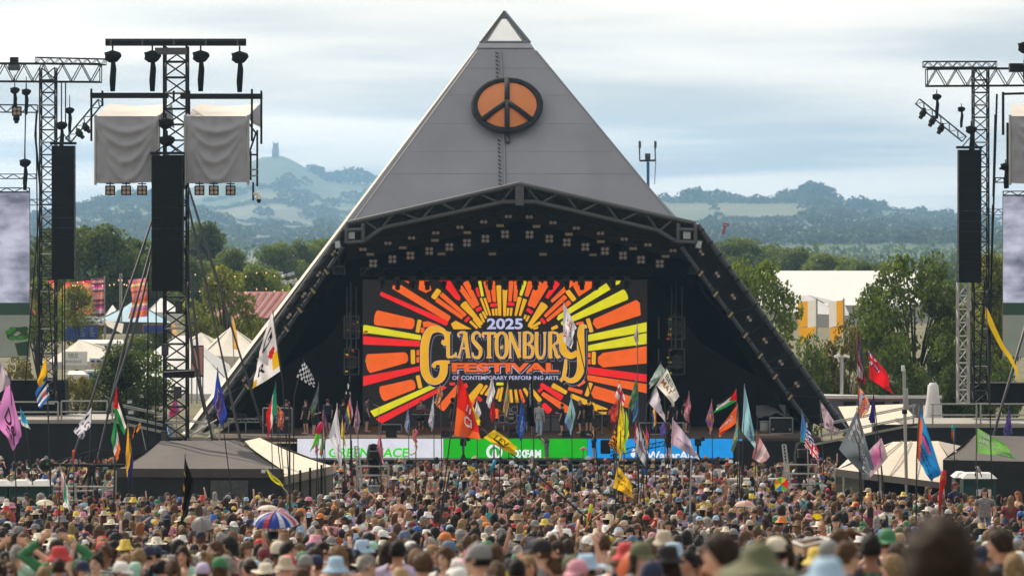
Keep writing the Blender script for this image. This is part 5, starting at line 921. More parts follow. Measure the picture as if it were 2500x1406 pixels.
r = root('shade_sail', 'cream triangular shade sail right of the block letters', 'sail', P(270, 815, 297)); mobj('cloth', [P(255, 782, 297), P(302, 790, 299), P(298, 814, 294), P(262, 796, 295)], [(0, 1, 2, 3)], TENTC, r); bar('pole', P(257, 780, 297), P(257, 825, 297), .06, GALV, r)
for x, y0, y1, d, c, l in ((572, 772, 852, 250, '#e0a850', 'yellow printed feather flag in front of the cream tents'), (424, 780, 818, 262, '#d8a878', 'pale orange feather flag behind the front tower')):
    r = root('feather_flag', l, 'flag', P(x, y1 + 40, d), 'feather flags'); n = 10; vs = []; 
    for i in range(n + 1): v = i / n; w = 11 * math.sin(math.pi * min(.5, .12 + v * .5)) ; vs += [P(x - 7 + 6 * v, y0 + (y1 - y0) * v, d), P(x - 7 + 6 * v + w, y0 + 2 + (y1 - y0) * v, d + .1)]
    mobj('cloth', vs, [(2 * i, 2 * i + 1, 2 * i + 3, 2 * i + 2) for i in range(n)], mat('feather_' + c[1:], c, var=.35, scale=2.5, trans=.4), r); bar('pole', P(x - 7, y0, d), P(x, y1 + 40, d), .04, GALV, r)
# festoon lights
BULB = emis('festoon_bulb', '#ffcf90', 1.3)
for pts, l in ((((175, 690), (192, 678), (262, 690), (295, 672), (312, 690)), 'string of warm bulbs above the striped banners'), (((455, 705), (520, 690), (560, 705), (640, 695), (700, 700)), 'string of warm bulbs in front of the barn roof'), (((460, 660), (560, 668), (640, 655), (700, 665)), 'string of warm bulbs hung before the treeline')):
    d = 290; r = root('festoon_lights', l, 'lights', P(*pts[0], d), 'festoon light strings')
    for a, b in zip(pts[:-1], pts[1:]):
        catenary('wire', P(*a, d), P(*b, d), .3, .02, BLK2, r, 5)
        for k in range(3): u = (k + .5) / 3; p = P(*lerp2(a, b, u), d); p.z -= .3 * 4 * u * (1 - u) + .12; o = box('bulb', p, (.10, .10, .14), BULB, r, kind='ball')
r = root('flag_pole_pair', 'pair of thin pale poles above the pale blue marquee', 'poles', P(295, 735, 300)); bar('pole', P(293, 668, 300), P(293, 790, 300), .05, GALV, r); bar('pole', P(297, 668, 300), P(297, 790, 300), .05, GALV, r)
r = root('timber_fence', 'low brown timber fence behind the left walkway', 'fence', P(195, 955, 228))
for k in range(16): pbox('board', 160 + k * 5, 936, 164.4 + k * 5, 960, 228, .05, mat('fence_timber', '#9a7a5a', var=.25), r)
# caravan field glitter left of the pyramid
for k in range(14):
    x, y = 655 + k * 5 + random.uniform(-2, 2), random.uniform(668, 698); d = 420 + random.uniform(0, 80); r = root('parked_vehicle', 'tiny pale parked van left of the pyramid edge, %s from left' % ordinal(k), 'van', P(x, y, d), 'vans parked beyond the trees'); c = random.choice(('#d8d8d8', '#b8c0c8', '#e0dcd4')); pbox('body', x - 7, y - 5, x + 7, y, d, 2, mat('van_' + c[1:], c, rough=.3), r); pbox('cab', x + 3, y - 8, x + 7, y - 5, d, 1.9, mat('van_' + c[1:], c, rough=.3), r); pbox('window', x - 5, y - 4, x + 1, y - 2.4, d - .03, .02, mat('dark_glass', (.02, .025, .04), rough=.1), r)
# right side
ptent('white_big_top', 'huge bright white marquee roof shining behind the trees on the right', ((1860, 661), (2262, 661)), ((1850, 745), (2275, 745)), ((1860, 700), (2260, 700)), 790, 290, 330, TENTW, GREYT)
ptent('grey_peaked_tent', 'pale grey tent with shallow peak in front of the bright white roof', ((1950, 722), (1975, 720)), ((1900, 762), (2075, 770)), ((1910, 740), (2060, 740)), 800, 272, 284, GREYT, GREYT)
YW = [mat('sail_yellow', '#e8a82c', trans=.4, var=.05), mat('sail_white', '#e0ddd6', trans=.4, var=.05)]
for l, x, w in (('yellow and white cloth banner before the grey tent, left of two', 1948, 46), ('yellow and white cloth banner before the grey tent, right of two', 2024, 36)):
    r = root('cloth_banner', l, 'banner', P(x, 810, 265), 'yellow and white banners'); 
    for k, (a, b) in enumerate(((0, .52), (.52, 1.0)) if w > 40 else ((0, .5), (.5, 1))): ppoly('cloth', [(x + w * a, 738 - 6 * a), (x + w * b, 738 - 6 * b), (x + w * b, 796), (x + w * a, 800)], 265, YW[k if w > 40 else 1 - k], r)
    bar('pole', P(x + w, 728, 265), P(x + w, 830, 265), .06, GALV, r); ppoly('cloth', [(x + 2, 801), (x + w, 797), (x + w * .7, 825), (x + 5, 838)], 265.1, YW[0], r)
r = root('low_building', 'long low building with white roof edge and red trim behind the right ramp', 'building', P(2130, 1000, 214)); 
a, b = P(1985, 962, 214), P(2300, 972, 214); mobj('roof', [P(1975, 961, 222), P(2300, 968, 222), P(2300, 972, 214), P(1985, 966, 214)], [(0, 1, 2, 3)], TENTW, r); pbox('roof_edge', 1985, 965, 2300, 973, 213.9, .1, TENTW, r); pbox('red_trim', 1985, 973, 2210, 976, 213.92, .1, mat('trim_red', '#b84c40'), r); pbox('wall', 1990, 975, 2300, 1030, 214.2, .2, mat('cabin_wall', (.22, .22, .23)), r)
for x0, x1 in ((2060, 2090), (2120, 2160), (2180, 2196)): pbox('opening', x0, 980, x1, 1000, 214.15, .04, mat('dark_opening', (.03, .03, .03)), r)
r = root('bottle_shaped_tent', 'tall white cone shaped canopy tower behind the right walkway', 'canopy', P(2278, 1030, 203)); v, f = lathe([(.22, 2.05), (.34, 1.95), (.42, 1.2), (.62, .2), (.95, -.6)], 16); c = P(2278, 975, 203); mobj('cloth', [c + Vector((q[0] * .82, q[1], q[2] * .95 - 1.1)) for q in v], f, TENTW, r, smooth=True); bar('cap', c + Vector((0, 0, .83)), c + Vector((0, 0, .88)), .19, TENTW, r, 12); pbox('skirt', 2256, 990, 2300, 1030, 203.2, .3, TENTW, r)
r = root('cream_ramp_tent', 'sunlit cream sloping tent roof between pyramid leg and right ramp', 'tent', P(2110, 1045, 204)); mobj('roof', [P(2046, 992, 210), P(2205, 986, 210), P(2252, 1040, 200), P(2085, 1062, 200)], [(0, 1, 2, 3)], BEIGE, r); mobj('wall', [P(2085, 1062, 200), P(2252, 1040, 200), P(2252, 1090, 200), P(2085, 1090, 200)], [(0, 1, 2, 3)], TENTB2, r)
r = root('lamp_post', 'grey lamp post with two heads right of the pyramid leg', 'lamp post', P(2055, 980, 221)); bar('post', P(2055, 872, 221), P(2055, 985, 221), .1, GALV, r, 8)
for s in (-1, 1): bar('arm', P(2055, 872, 221), P(2055 + s * 9, 869, 221), .05, GALV, r); o = box('lamp_head', P(2055 + s * 12, 869, 221), (.32, .25, .14), WHITEP, r, rot=(0, .3 * s, 0), kind='bevel')
r = root('sensor_pole', 'tall thin grey pole with white sensor at its top beside the right ramp', 'pole', P(2208, 1230, 163)); bar('pole', P(2207, 900, 163), P(2214, 1235, 163), .07, GALV, r, 8); pbox('sensor', 2201, 892, 2209, 906, 162.9, .15, WHITEP, r, 'bevel'); pbox('clamp', 2203, 1000, 2215, 1010, 162.9, .2, BLK2, r); bar('upper_sleeve', P(2211, 948, 163), P(2212, 1000, 163), .1, GALV, r, 8)
r = root('radio_mast', 'slim blue lift mast with two aerials rising behind the pyramid', 'mast', P(1582, 460, 320)); bar('mast', P(1582, 395, 320), P(1583, 700, 320), .14, mat('mast_blue', '#3a6ca0'), r, 6); bar('cross_arm', P(1562, 393, 320), P(1601, 392, 320), .09, BLK2, r)
for x in (1562, 1600): bar('aerial', P(x, 393, 320), P(x - 1, 344, 320), .06, BLK2, r); bar('aerial_sleeve', P(x, 362, 320), P(x, 346, 320), .12, GREYDK, r)
pbox('head_unit', 1575, 375, 1588, 390, 320, .4, GREYDK, r); bar('side_cable', P(1601, 393, 320), P(1598, 450, 320), .03, BLK2, r, 4)
r = root('cherry_picker', 'tiny red lift basket above the far trees right of the pyramid', 'lift', P(1768, 570, 700)); bar('boom', P(1764, 572, 700), P(1770, 553, 700), .25, mat('boom_red', '#a03038'), r); 
for a, b in (((1766, 552), (1778, 552)), ((1766, 546), (1778, 546)), ((1766, 552), (1766, 546)), ((1778, 552), (1778, 546))): bar('basket', P(*a, 700), P(*b, 700), .14, mat('boom_red', '#a03038'), r)
# ------------------------------------------------------------------ tents, toilets and platforms in the field
ptent('black_gazebo', 'big black gazebo tent at left in front of the ramp', ((392, 1076), (585, 1074)), ((284, 1146), (690, 1147)), ((330, 1120), (640, 1120)), 1302, 160, 172, TENTB, TENTB2)
g = bpy.data.objects['black_gazebo']
ppoly('valance', [(284, 1143), (692, 1144), (692, 1166), (284, 1164)], 159.9, TENTB, g); ppoly('mesh_window', [(514, 1172), (606, 1172), (606, 1296), (514, 1296)], 159.85, mat('mesh_window', (.07, .07, .072), rough=.6, var=.3, scale=5, bump=.5), g); pbox('paper_notice', 638, 1146, 648, 1154, 159.8, .01, WHITEP, g)
ptent('beige_marquee', 'beige roofed marquee with grey walls right of the black gazebo', ((598, 1076), (634, 1068)), ((688, 1166), (813, 1138)), ((590, 1100), (620, 1090)), 1296, 164, 182, BEIGE, GWALL)
g = bpy.data.objects['beige_marquee']
mobj('valance', [P(688, 1164, 163.9), P(814, 1136, 163.9), P(814, 1156, 163.9), P(688, 1185, 163.9)], [(0, 1, 2, 3)], mat('beige_valance', (.42, .38, .32), var=.1), g)
for x, y in ((733, 1155), (757, 1149), (785, 1142)): bar('pole', P(x, y - 8, 163.7), P(x, 1250, 163.7), .05, BLK2, g)
pbox('corner_post', 684, 1150, 692, 1250, 163.8, .2, TENTB, g)
ptent('beige_marquee', 'beige roofed marquee at right in front of the right ramp', ((2180, 1078), (2290, 1076)), ((2042, 1146), (2365, 1188)), ((2070, 1120), (2392, 1098)), 1200, 163, 180, BEIGE, None)
g = bpy.data.objects['beige_marquee.001'] if 'beige_marquee.001' in bpy.data.objects else g
mobj('valance', [P(2042, 1144, 162.9), P(2366, 1186, 162.9), P(2366, 1200, 162.9), P(2042, 1162, 162.9)], [(0, 1, 2, 3)], mat('dark_valance', (.20, .19, .17), var=.1), g); mobj('valance', [P(2366, 1186, 162.9), P(2392, 1100, 178), P(2392, 1116, 178), P(2366, 1200, 162.9)], [(0, 1, 2, 3)], mat('dark_valance', (.20, .19, .17)), g)
for k in range(4): u = (k + 1) / 5; bar('roof_seam', P(2180 + 110 * u, 1077 - 2 * u, 171.3), P(2042 + 323 * u, 1145 + 42 * u, 162.9), .03, mat('seam_brown', (.45, .40, .32)), g, 4)
for x in (2060, 2150, 2260, 2350): bar('pole', P(x, 1150 + (x - 2042) * .13, 163.1), P(x, 1290, 163.1), .05, GALV, g)
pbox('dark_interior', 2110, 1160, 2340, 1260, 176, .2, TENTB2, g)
ptent('black_gazebo', 'black flat topped gazebo at the right picture edge', ((2380, 1062), (2560, 1066)), ((2302, 1122), (2590, 1128)), ((2330, 1100), (2580, 1100)), 1302, 160, 172, TENTB, TENTB2)
TG, TW = mat('toilet_green', (.012, .055, .05), rough=.4, var=.1), mat('toilet_roof', (.75, .75, .72), rough=.5, var=.06, trans=.2)
def toilet(x0, x1, y0, y1, d, label):
    r = root('portable_toilet', label, 'toilet', P((x0 + x1) / 2, y1, d), 'green portable toilets'); pbox('body', x0, y0 + 8, x1, HY + (CZ - gz(d)) * F / d, d, 1.2, TG, r); a, b = P(x0 - 3, y0 + 10, d), P(x1 + 3, y0 + 10, d); t = m_(12, d); xm = (a.x + b.x) / 2
    mobj('roof', [(a.x, d - .05, a.z), (b.x, d - .05, b.z), (b.x, d + 1.3, b.z), (a.x, d + 1.3, a.z), (a.x + .2, d + .2, a.z + t), (b.x - .2, d + .2, b.z + t), (b.x - .2, d + 1.1, b.z + t), (a.x + .2, d + 1.1, a.z + t), (xm, d + .6, a.z + t * 1.2)], [(0, 1, 5, 4), (1, 2, 6, 5), (2, 3, 7, 6), (3, 0, 4, 7), (4, 5, 8), (5, 6, 8), (6, 7, 8), (7, 4, 8)], TW, r)
    w = (x1 - x0); pbox('notice', x0 + w * .38, y0 + 36, x0 + w * .85, y0 + 52, d - .02, .02, mat('notice_pale', (.6, .62, .62), var=.2, scale=14), r)
    for k in range(4): pbox('vent_slat', x0 + 3, y0 + 14 + 4 * k, x1 - 3, y0 + 15.6 + 4 * k, d - .02, .02, mat('toilet_dark', (.008, .03, .028)), r)
toilet(2352, 2432, 1158, 1235, 150, 'dark green portable toilet with white roof at right'); toilet(2332, 2368, 1156, 1235, 152, 'dark green portable toilet partly behind the other at right')
for k, x in enumerate((-30, 22, 72)): toilet(x, x + 48, 1176, 1240, 150, 'dark green portable toilet at the left edge, %s of the row' % ordinal(k))
# camera crane at left
cr = root('camera_crane', 'black camera crane with round counterweight at left behind the fence', 'camera crane', P(215, 1230, 158)); o = box('counterweight', P(110, 1133, 158), (.55, .55, .55), BLK2, cr, kind='ball'); bar('boom', P(112, 1134, 158), P(305, 1136, 158), .07, BLK2, cr); bar('boom_stay', P(125, 1130, 158), P(236, 1097, 158), .02, BLK2, cr); bar('boom_stay', P(236, 1097, 158), P(310, 1104, 158), .02, BLK2, cr); bar('stay_post', P(234, 1097, 158), P(234, 1134, 158), .04, BLK2, cr)
for x in (175, 215, 250): bar('tripod_leg', P(222, 1138, 158), P(x, 1240, 158), .06, BLK2, cr)
pbox('head', 213, 1134, 232, 1152, 157.8, .4, BLK2, cr); ptext('green_mark', 'X', 112, 1129, 119, 1135, 157.7, mat('mark_green', '#2fd050'), cr, .02)
def scaff(label, lines, d, name='scaffold_barrier', r_=.045):
    r = root(name, label, 'barrier', P(*lines[0][0], d), 'tube barriers'); 
    for a, b in lines: bar('tube', P(*a, d), P(*b, d), r_, GALV, r)
    return r
scaff('tube scaffold barrier around the camera crane at left', [((-20, 1176), (128, 1177)), ((98, 1176), (98, 1240)), ((0, 1213), (128, 1216)), ((128, 1170), (128, 1240)), ((95, 1180), (130, 1172)), ((130, 1187), (282, 1188)), ((130, 1200), (282, 1196)), ((230, 1200), (284, 1184)), ((255, 1180), (248, 1230)), ((282, 1150), (282, 1240)), ((185, 1180), (185, 1240)), ((130, 1222), (284, 1221))], 155)
def cam_platform(x, y0, label):
    d = 168; r = root('camera_platform', label, 'platform', P(x, 1235, d), 'camera platforms'); a = lambda q, w, z=0: P(x + q, y0 + w, d + z)
    for z in (0, 1.6):
        for q in (-46, 30): bar('post', a(q, 42, z), a(q, 140, z), .05, GALV, r)
        for w in (44, 66, 92): bar('rail', a(-46, w, z), a(30, w, z), .045, GALV, r)
    for w in (44, 92):
        for q in (-46, 30): bar('rail', a(q, w, 0), a(q, w, 1.6), .045, GALV, r)
    mobj('deck', [a(-46, 95), a(30, 95), a(30, 95, 1.6), a(-46, 95, 1.6)], [(0, 1, 2, 3)], PLANK, r)
    for s in (0, 8): bar('ladder_rail', a(-52 + s, -5, -.6), a(-38 + s, 112, -.9), .04, GALV, r)
    for k in range(14): u = k / 14; bar('ladder_rung', a(-52 + 14 * u, -5 + 117 * u, -.6 - .3 * u), a(-44 + 14 * u, -5 + 117 * u, -.6 - .3 * u), .025, GALV, r)
    c = root('broadcast_camera', 'black shrouded broadcast camera on the platform in the crowd ' + label.split(' crowd ')[1], 'camera', a(0, 95, .8), 'broadcast cameras'); 
    v, f = lathe([(.02, 1.2), (.2, 1.15), (.26, .9), (.3, .5), (.22, .1), (.3, -.2)], 9, sy=.8); cc = a(-6, 55, .5); mobj('rain_cover', [cc + Vector((q[0] * (1 + .2 * math.sin(i * 2.1)), q[1], q[2])) for i, q in enumerate(v)], f, BLACK, c, smooth=True)
    box('camera_body', a(-4, -24 + 40, .4), (.42, .9, .4), BLK2, c, kind='bevel'); bar('lens', a(-4, 16, .9), a(-4, 14, 1.6), .13, BLK2, c, 10); bar('viewfinder', a(-4, 10, .2), a(10, 4, .2), .08, BLK2, c, 8); bar('pan_bar', a(-2, 20, .2), a(-16, 28, -.3), .03, BLK2, c)
    for s in (-14, 0, 14): bar('tripod_leg', a(-5, 45, .6), a(-5 + s, 96, .6 + (.5 if s == 0 else 0)), .04, BLK2, c)
    return r
cam_platform(918, 1094, 'tubular camera platform with ladder in the crowd left of centre'); cam_platform(1962, 1090, 'tubular camera platform with ladder in the crowd right of centre')
# crowd barrier lines inside the crowd
for k, (x0, x1, y, d) in enumerate(((1000, 1240, 1168, 176), (1560, 1720, 1164, 177), (1780, 1900, 1170, 175))): r = root('crowd_barrier', 'pale metal crowd barrier inside the crowd, %s from left' % ordinal(k), 'barrier', P(x0, y, d), 'crowd barriers'); bar('top_rail', P(x0, y, d), P(x1, y, d), .08, WHITEP, r); bar('mid_rail', P(x0, y + 18, d), P(x1, y + 18, d), .05, GALV, r); [bar('post', P(x0 + (x1 - x0) * q / 6, y, d), P(x0 + (x1 - x0) * q / 6, y + 50, d), .05, GALV, r) for q in range(7)]
pf = root('pit_barrier', 'dark pit barrier in front of the LED banner', 'barrier', P(1270, 1150, 196)); pbox('panel', 640, 1137, 1900, 1180, 196, .15, GREYDK, pf); bar('top_rail', P(640, 1136, 195.9), P(1900, 1136, 195.9), .06, STEEL, pf)
# ------------------------------------------------------------------ flags
FLAGM = bpy.data.materials.new('flag_cloth'); FLAGM.use_nodes = True; _t = FLAGM.node_tree; _t.nodes.clear(); _o = N(_t, 'ShaderNodeOutputMaterial'); _a = N(_t, 'ShaderNodeAttribute', attribute_name='print')
_b = N(_t, 'ShaderNodeBsdfPrincipled', i_Roughness=.6); _b.inputs['Specular IOR Level'].default_value = .25; _t.links.new(_a.outputs['Color'], _b.inputs['Base Color']); _w = N(_t, 'ShaderNodeBsdfTranslucent'); _t.links.new(_a.outputs['Color'], _w.inputs[0]); _m = N(_t, 'ShaderNodeMixShader', i_0=.5); _t.links.new(_b.outputs[0], _m.inputs[1]); _t.links.new(_w.outputs[0], _m.inputs[2]); _t.links.new(_m.outputs[0], _o.inputs[0])
POLEM = mat('pole_dark', (.03, .03, .035), rough=.5); POLEW = mat('pole_grey', (.35, .35, .36), rough=.5); INKB, INKW = mat('print_black', (.02, .02, .022), rough=.7), mat('print_white', (.75, .75, .75), rough=.7)
def solid(c): c = rgb(c); return lambda u, v: c
def hs(*cs): cs = [rgb(c) for c in cs]; return lambda u, v: cs[min(len(cs) - 1, int(v * len(cs)))]
def vs_(*cs): cs = [rgb(c) for c in cs]; return lambda u, v: cs[min(len(cs) - 1, int(u * len(cs)))]
def chk(a, b, n, m): a, b = rgb(a), rgb(b); return lambda u, v: a if (int(u * n) + int(v * m)) % 2 else b
def blot(*cs, f=3.5, seed=0.0):
    cs = [rgb(c) for c in cs]
    def g(u, v): q = mnoise.noise(Vector((u * f + seed, v * f, seed * 1.7))) * .9 + .5; return cs[int(max(0, min(.999, q)) * len(cs))]
    return g
def pal(u, v):
    if u < .38 * (1 - abs(v - .5) * 2): return rgb('#c81a20')
    return rgb('#141414') if v < .34 else (rgb('#e4e4e0') if v < .67 else rgb('#12843c'))
def jack(u, v):
    x, y = u - .5, v - .5
    if abs(x) < .07 or abs(y) < .1: return rgb('#c81a2c')
    if abs(x) < .13 or abs(y) < .18: return rgb('#e6e6e6')
    q = min(abs(x - y), abs(x + y)); return rgb('#c81a2c') if q < .04 else (rgb('#e6e6e6') if q < .11 else rgb('#1c2f80'))
def ensign(u, v): return jack(u / .5, v / .5) if u < .5 and v < .5 else rgb('#d8202a')
def usuk(u, v):
    if v < .4: return (rgb('#e8e8ee') if (int(u * 9) + int(v * 16)) % 3 == 0 else rgb('#26347c')) if u < .7 else rgb('#d03040')
    return jack(u, (v - .4) / .6)
FL = [0]
def flag(label, corners, d, pat, pole=None, texts=(), group='festival flags', amp=.10, pole_mat=None, parent=None, thin=.022, lab2=None):
    """corners: hoist top, hoist bottom, fly bottom, fly top in photo pixels; pole: top and bottom pixels"""
    HT, HB, FB, FT = corners; seed = FL[0] * 1.37; FL[0] += 1
    r = parent or root('flag', label, 'flag', P(*(pole[-1] if pole else HB), d), group)
    n, m = 30, 22; area = math.hypot(FT[0] - HT[0], FT[1] - HT[1]) * d / F
    def fm(u, v, off=0.0):
        a, b = lerp2(HT, HB, v), lerp2(FT, FB, v); q = lerp2(a, b, u); rp = math.sin(u * 9 + v * 3.0 + seed) * u; e_ = math.sin(u * 5 + seed * 2 + v * 2) * u
        p = P(q[0] + (1.1 * math.sin(v * 7 + seed) + .6 * math.sin(v * 17 + seed)) * (.25 + u), q[1] + e_ * 1.6 - 2.2 * math.sin(math.pi * u) * (1 - v) * .6, d); p.y += 1.7 * amp * rp + amp * 2.8 * math.sin(v * 6 + seed + u * 4) * u - off; return p
    vs = [fm(i / n, j / m) for j in range(m + 1) for i in range(n + 1)]; fs = [(j * (n + 1) + i, j * (n + 1) + i + 1, (j + 1) * (n + 1) + i + 1, (j + 1) * (n + 1) + i) for j in range(m) for i in range(n)]
    o = mobj('cloth', vs, fs, FLAGM, r, smooth=True); ca = o.data.color_attributes.new('print', 'FLOAT_COLOR', 'CORNER'); cols = []
    for j in range(m):
        for i in range(n): c = tuple(pat((i + .5) / n, (j + .5) / m)) + (1,); cols += c * 4
    ca.data.foreach_set('color', cols)
    for tx in texts:
        s_, u0, v0, u1, v1, ma = tx[:6]; rot = tx[6] if len(tx) > 6 else 0; tv, tf, _ = text2d(s_, .02)
        def mp(a, b):
            if rot == 1: a, b = b, 1 - a
            elif rot == 2: a = 1 - a
            return fm(u0 + (u1 - u0) * a, v1 + (v0 - v1) * b, .05)
        mobj('lettering', [mp(a, b) for a, b in tv], tf, ma, o)
    if pole:
        pts = [P(x, y, d + .03) for x, y in pole]; tube('pole', pts, [thin * (.8 if i == 0 else 1) for i in range(len(pts))], pole_mat or POLEM, r, 6)
    return r
def gy(d): return HY + (CZ - gz(d) - .9) * F / d       # photo row of a hand-held pole foot at distance d
RED_I, BLU_I, GLD_I = mat('print_red', '#c8202c'), mat('print_blue', '#24408c'), mat('print_gold', '#c89a34')
flag('lilac flag with black script at the left edge, largest flag there', ((20, 924), (-12, 1030), (34, 1098), (54, 1063)), 118, solid('#cf86c8'), ((24, 915), (36, 1110), (44, gy(118))), [('Do', .30, .30, .85, .62, INKB), ('S', .45, .62, .8, .85, INKB)])
flag('pale grey lilac flag cut by the left picture edge', ((-6, 878), (-10, 965), (27, 936), (10, 892)), 116, solid('#bcb2bf'), ((-6, 870), (-4, gy(116))))
flag('yellow flag flying above a blue and white striped flag at left', ((112, 868), (117, 926), (96, 948), (91, 933)), 150, solid('#e3b117'), ((112, 860), (125, gy(150))), amp=.05)
flag('blue, white and black striped flag below the yellow one', ((115, 914), (121, 972), (96, 996), (86, 960)), 150, lambda u, v: hs('#2a6cc0', '#2a6cc0', '#141418', '#e4e4e8', '#2a6cc0', '#141418', '#e4e4e8', '#2a6cc0')(u, v) if not (.3 < u < .62 and .5 < v < .68) else rgb('#d05050'), ((115, 908), (126, gy(150))), amp=.05)
flag('small cyan flag with white lower edge before the left platform', ((49, 996), (52, 1036), (75, 1050), (60, 1012)), 150, hs('#3a9fce', '#3a9fce', '#3a9fce', '#c8d4d8'), ((48, 990), (66, 1060), (88, gy(150))), amp=.05)
flag('white flag with a printed portrait crossing the left guy strap', ((223, 994), (222, 1038), (201, 1072), (179, 1052)), 152, blot('#2a2c48', '#d8d8e4', '#d8d8e4', '#d8d8e4', '#6a6478', f=4, seed=2.2), ((224, 988), (212, gy(152))), amp=.06)
flag('red, green, black and white flag hanging left of the front tower', ((285, 942), (276, 996), (303, 1064), (311, 1032)), 152, pal, ((285, 938), (276, gy(152))), amp=.07)
flag('green, white and orange flag hanging below the triangle flag at left', ((281, 1012), (271, 1072), (284, 1128), (294, 1098)), 150, vs_('#2f8a4c', '#2f8a4c', '#d8d4d4', '#e0743c'), ((282, 1005), (280, gy(150))), amp=.05)
flag('yellow and navy flag hanging at the left end of the black gazebo', ((312, 1035), (307, 1110), (312, 1192), (327, 1125)), 140, lambda u, v: rgb('#d8a024') if u < .62 else (rgb('#28285c') if u > .68 else rgb('#e0b838')), ((313, 1028), (330, gy(140))), amp=.05)
flag('small black and orange flag over the left ramp scrim', ((343, 1030), (340, 1048), (323, 1072), (327, 1048)), 172, vs_('#d88830', '#d88830', '#181818', '#181818', '#c05c28'), ((342, 1028), (358, 1106), (362, gy(172))), amp=.04, pole_mat=POLEW)
flag('pink and lilac flag seen through the front tower lattice', ((430, 972), (440, 1008), (412, 1018), (417, 990)), 186, vs_('#b86ab0', '#d8347c', '#d8347c'), ((430, 968), (432, gy(186))), amp=.05)
flag('blue and white flag low behind the front tower', ((399, 1030), (402, 1066), (421, 1068), (412, 1040)), 184, vs_('#3c7cc0', '#d8dce4', '#3c7cc0'), ((399, 1025), (401, gy(184))), amp=.04)
flag('blue flag with a purple portrait left of the big white flag', ((531, 902), (520, 985), (541, 1042), (555, 1010)), 152, lambda u, v: blot('#4a3a6c', '#8a6c90', '#3a3468', f=4, seed=4)(u, v) if .2 < u < .75 and v > .25 else rgb('#2c44a8'), ((531, 896), (546, 1050), (572, gy(152))), amp=.07)
flag('big white flag with black letters, red dot and yellow patch', ((664, 762), (684, 906), (616, 951), (634, 858)), 138, lambda u, v: rgb('#c8202c') if (u - .25) ** 2 / .02 + (v - .58) ** 2 / .008 < 1 else (rgb('#e0b020') if (u < .22 and .62 < v < .92) or (u > .85 and v > .8) else rgb('#e2e0e4')), ((666, 758), (690, 930), (712, gy(138))), [('G', .15, .12, .75, .36, INKB, 2), ('R', .52, .55, .85, .80, INKB, 2)], amp=.12)
flag('green, white and red flag over the flight case at stage left', ((673, 934), (676, 1002), (655, 1066), (659, 990)), 152, vs_('#18805a', '#18805a', '#e0dce0', '#c82430'), ((673, 930), (680, 1100), (700, gy(152))), amp=.05)
flag('purple and orange printed sunburst flag by the flight case', ((676, 988), (678, 1040), (690, 1052), (694, 1012)), 151, blot('#5a3470', '#d8742c', '#5a3470', '#d8a040', f=6, seed=5), ((676, 984), (702, gy(151))), amp=.05)
flag('narrow red flag left of the sunburst flag', ((660, 984), (664, 1040), (653, 1072), (650, 1010)), 153, solid('#cc1a16'), ((661, 980), (668, gy(153))), amp=.04)
flag('black and white chequered flag at the left side of the stage', ((741, 880), (724, 920), (768, 946), (766, 918)), 160, chk('#e2e2ea', '#16161c', 9, 6), ((742, 876), (718, 968), (716, gy(160))), amp=.06)
flag('grey portrait flag with a green patch under the chequered flag', ((778, 938), (776, 980), (766, 1018), (756, 1000)), 160, lambda u, v: rgb('#88b050') if u > .6 and .3 < v < .7 else blot('#56646a', '#7a888a', f=3, seed=6)(u, v), ((778, 932), (772, gy(160))), amp=.05)
flag('black flag with white marks at the left edge of the big screen', ((854, 922), (857, 962), (842, 972), (843, 950)), 166, blot('#18181c', '#18181c', '#c8c8cc', f=4, seed=7), ((854, 918), (857, gy(166))), amp=.04)
flag('red, pink and rainbow flag below the black one by the screen', ((855, 966), (862, 1012), (848, 1052), (841, 1012)), 166, vs_('#c8a0b8', '#c8303c', '#c8b040', '#3c6c54', '#5c3c88'), ((856, 962), (858, gy(166))), amp=.04)
flag('dull pink narrow flag right of the rainbow flag by the screen', ((872, 982), (880, 1028), (873, 1066), (864, 1042)), 168, blot('#8a6478', '#a88494', '#5c5064', f=4, seed=8), ((872, 978), (877, gy(168))), amp=.04)
flag('red brown portrait flag with blue top before the white banner section', ((791, 995), (804, 1050), (796, 1078), (787, 1044)), 158, lambda u, v: rgb('#40487c') if u < .2 else blot('#8a4a58', '#a86c70', '#6c4050', f=3, seed=9)(u, v), ((791, 990), (796, gy(158))), amp=.05)
flag('tall white flag with a faint star before the white banner section', ((823, 990), (834, 1090), (834, 1146), (803, 1066)), 138, lambda u, v: rgb('#8a84b0') if abs(abs(u - .6) * 2.2 + abs(v - .55) * 1.4 - .36) < .05 else rgb('#dcdde6'), ((823, 984), (830, gy(138))), amp=.10, pole_mat=POLEW)
flag('green and orange narrow flag hanging behind the tall white flag', ((790, 1042), (795, 1080), (783, 1122), (780, 1090)), 156, blot('#4c8478', '#6c9460', '#c87848', f=4, seed=10), ((791, 1036), (797, gy(156))), amp=.04)
flag('narrow yellow flag edge behind the tall white flag', ((836, 1020), (842, 1080), (848, 1110), (832, 1060)), 150, blot('#d8c030', '#e0d040', '#c89030', f=3, seed=11), ((836, 1014), (845, gy(150))), amp=.04)
flag('narrow dusty pink flag in front of the GREENPEACE lettering', ((928, 1056), (936, 1100), (937, 1136), (921, 1092)), 146, blot('#d094b4', '#c888a8', '#a86478', f=3, seed=12), ((928, 1050), (932, gy(146))), amp=.05)
flag('orange and brown printed flag before the lower left of the screen', ((1075, 938), (1082, 962), (1069, 996), (1061, 984)), 172, blot('#d8843c', '#7c5464', '#e0a050', '#5c7480', f=5, seed=13), ((1075, 934), (1080, gy(172))), amp=.04)
flag('slim blue grey flag left of the keyboards', ((997, 990), (1001, 1034), (998, 1060), (986, 1040)), 176, blot('#6c7ca4', '#8c94b0', '#486090', f=4, seed=14), ((997, 985), (999, gy(176))), amp=.04)
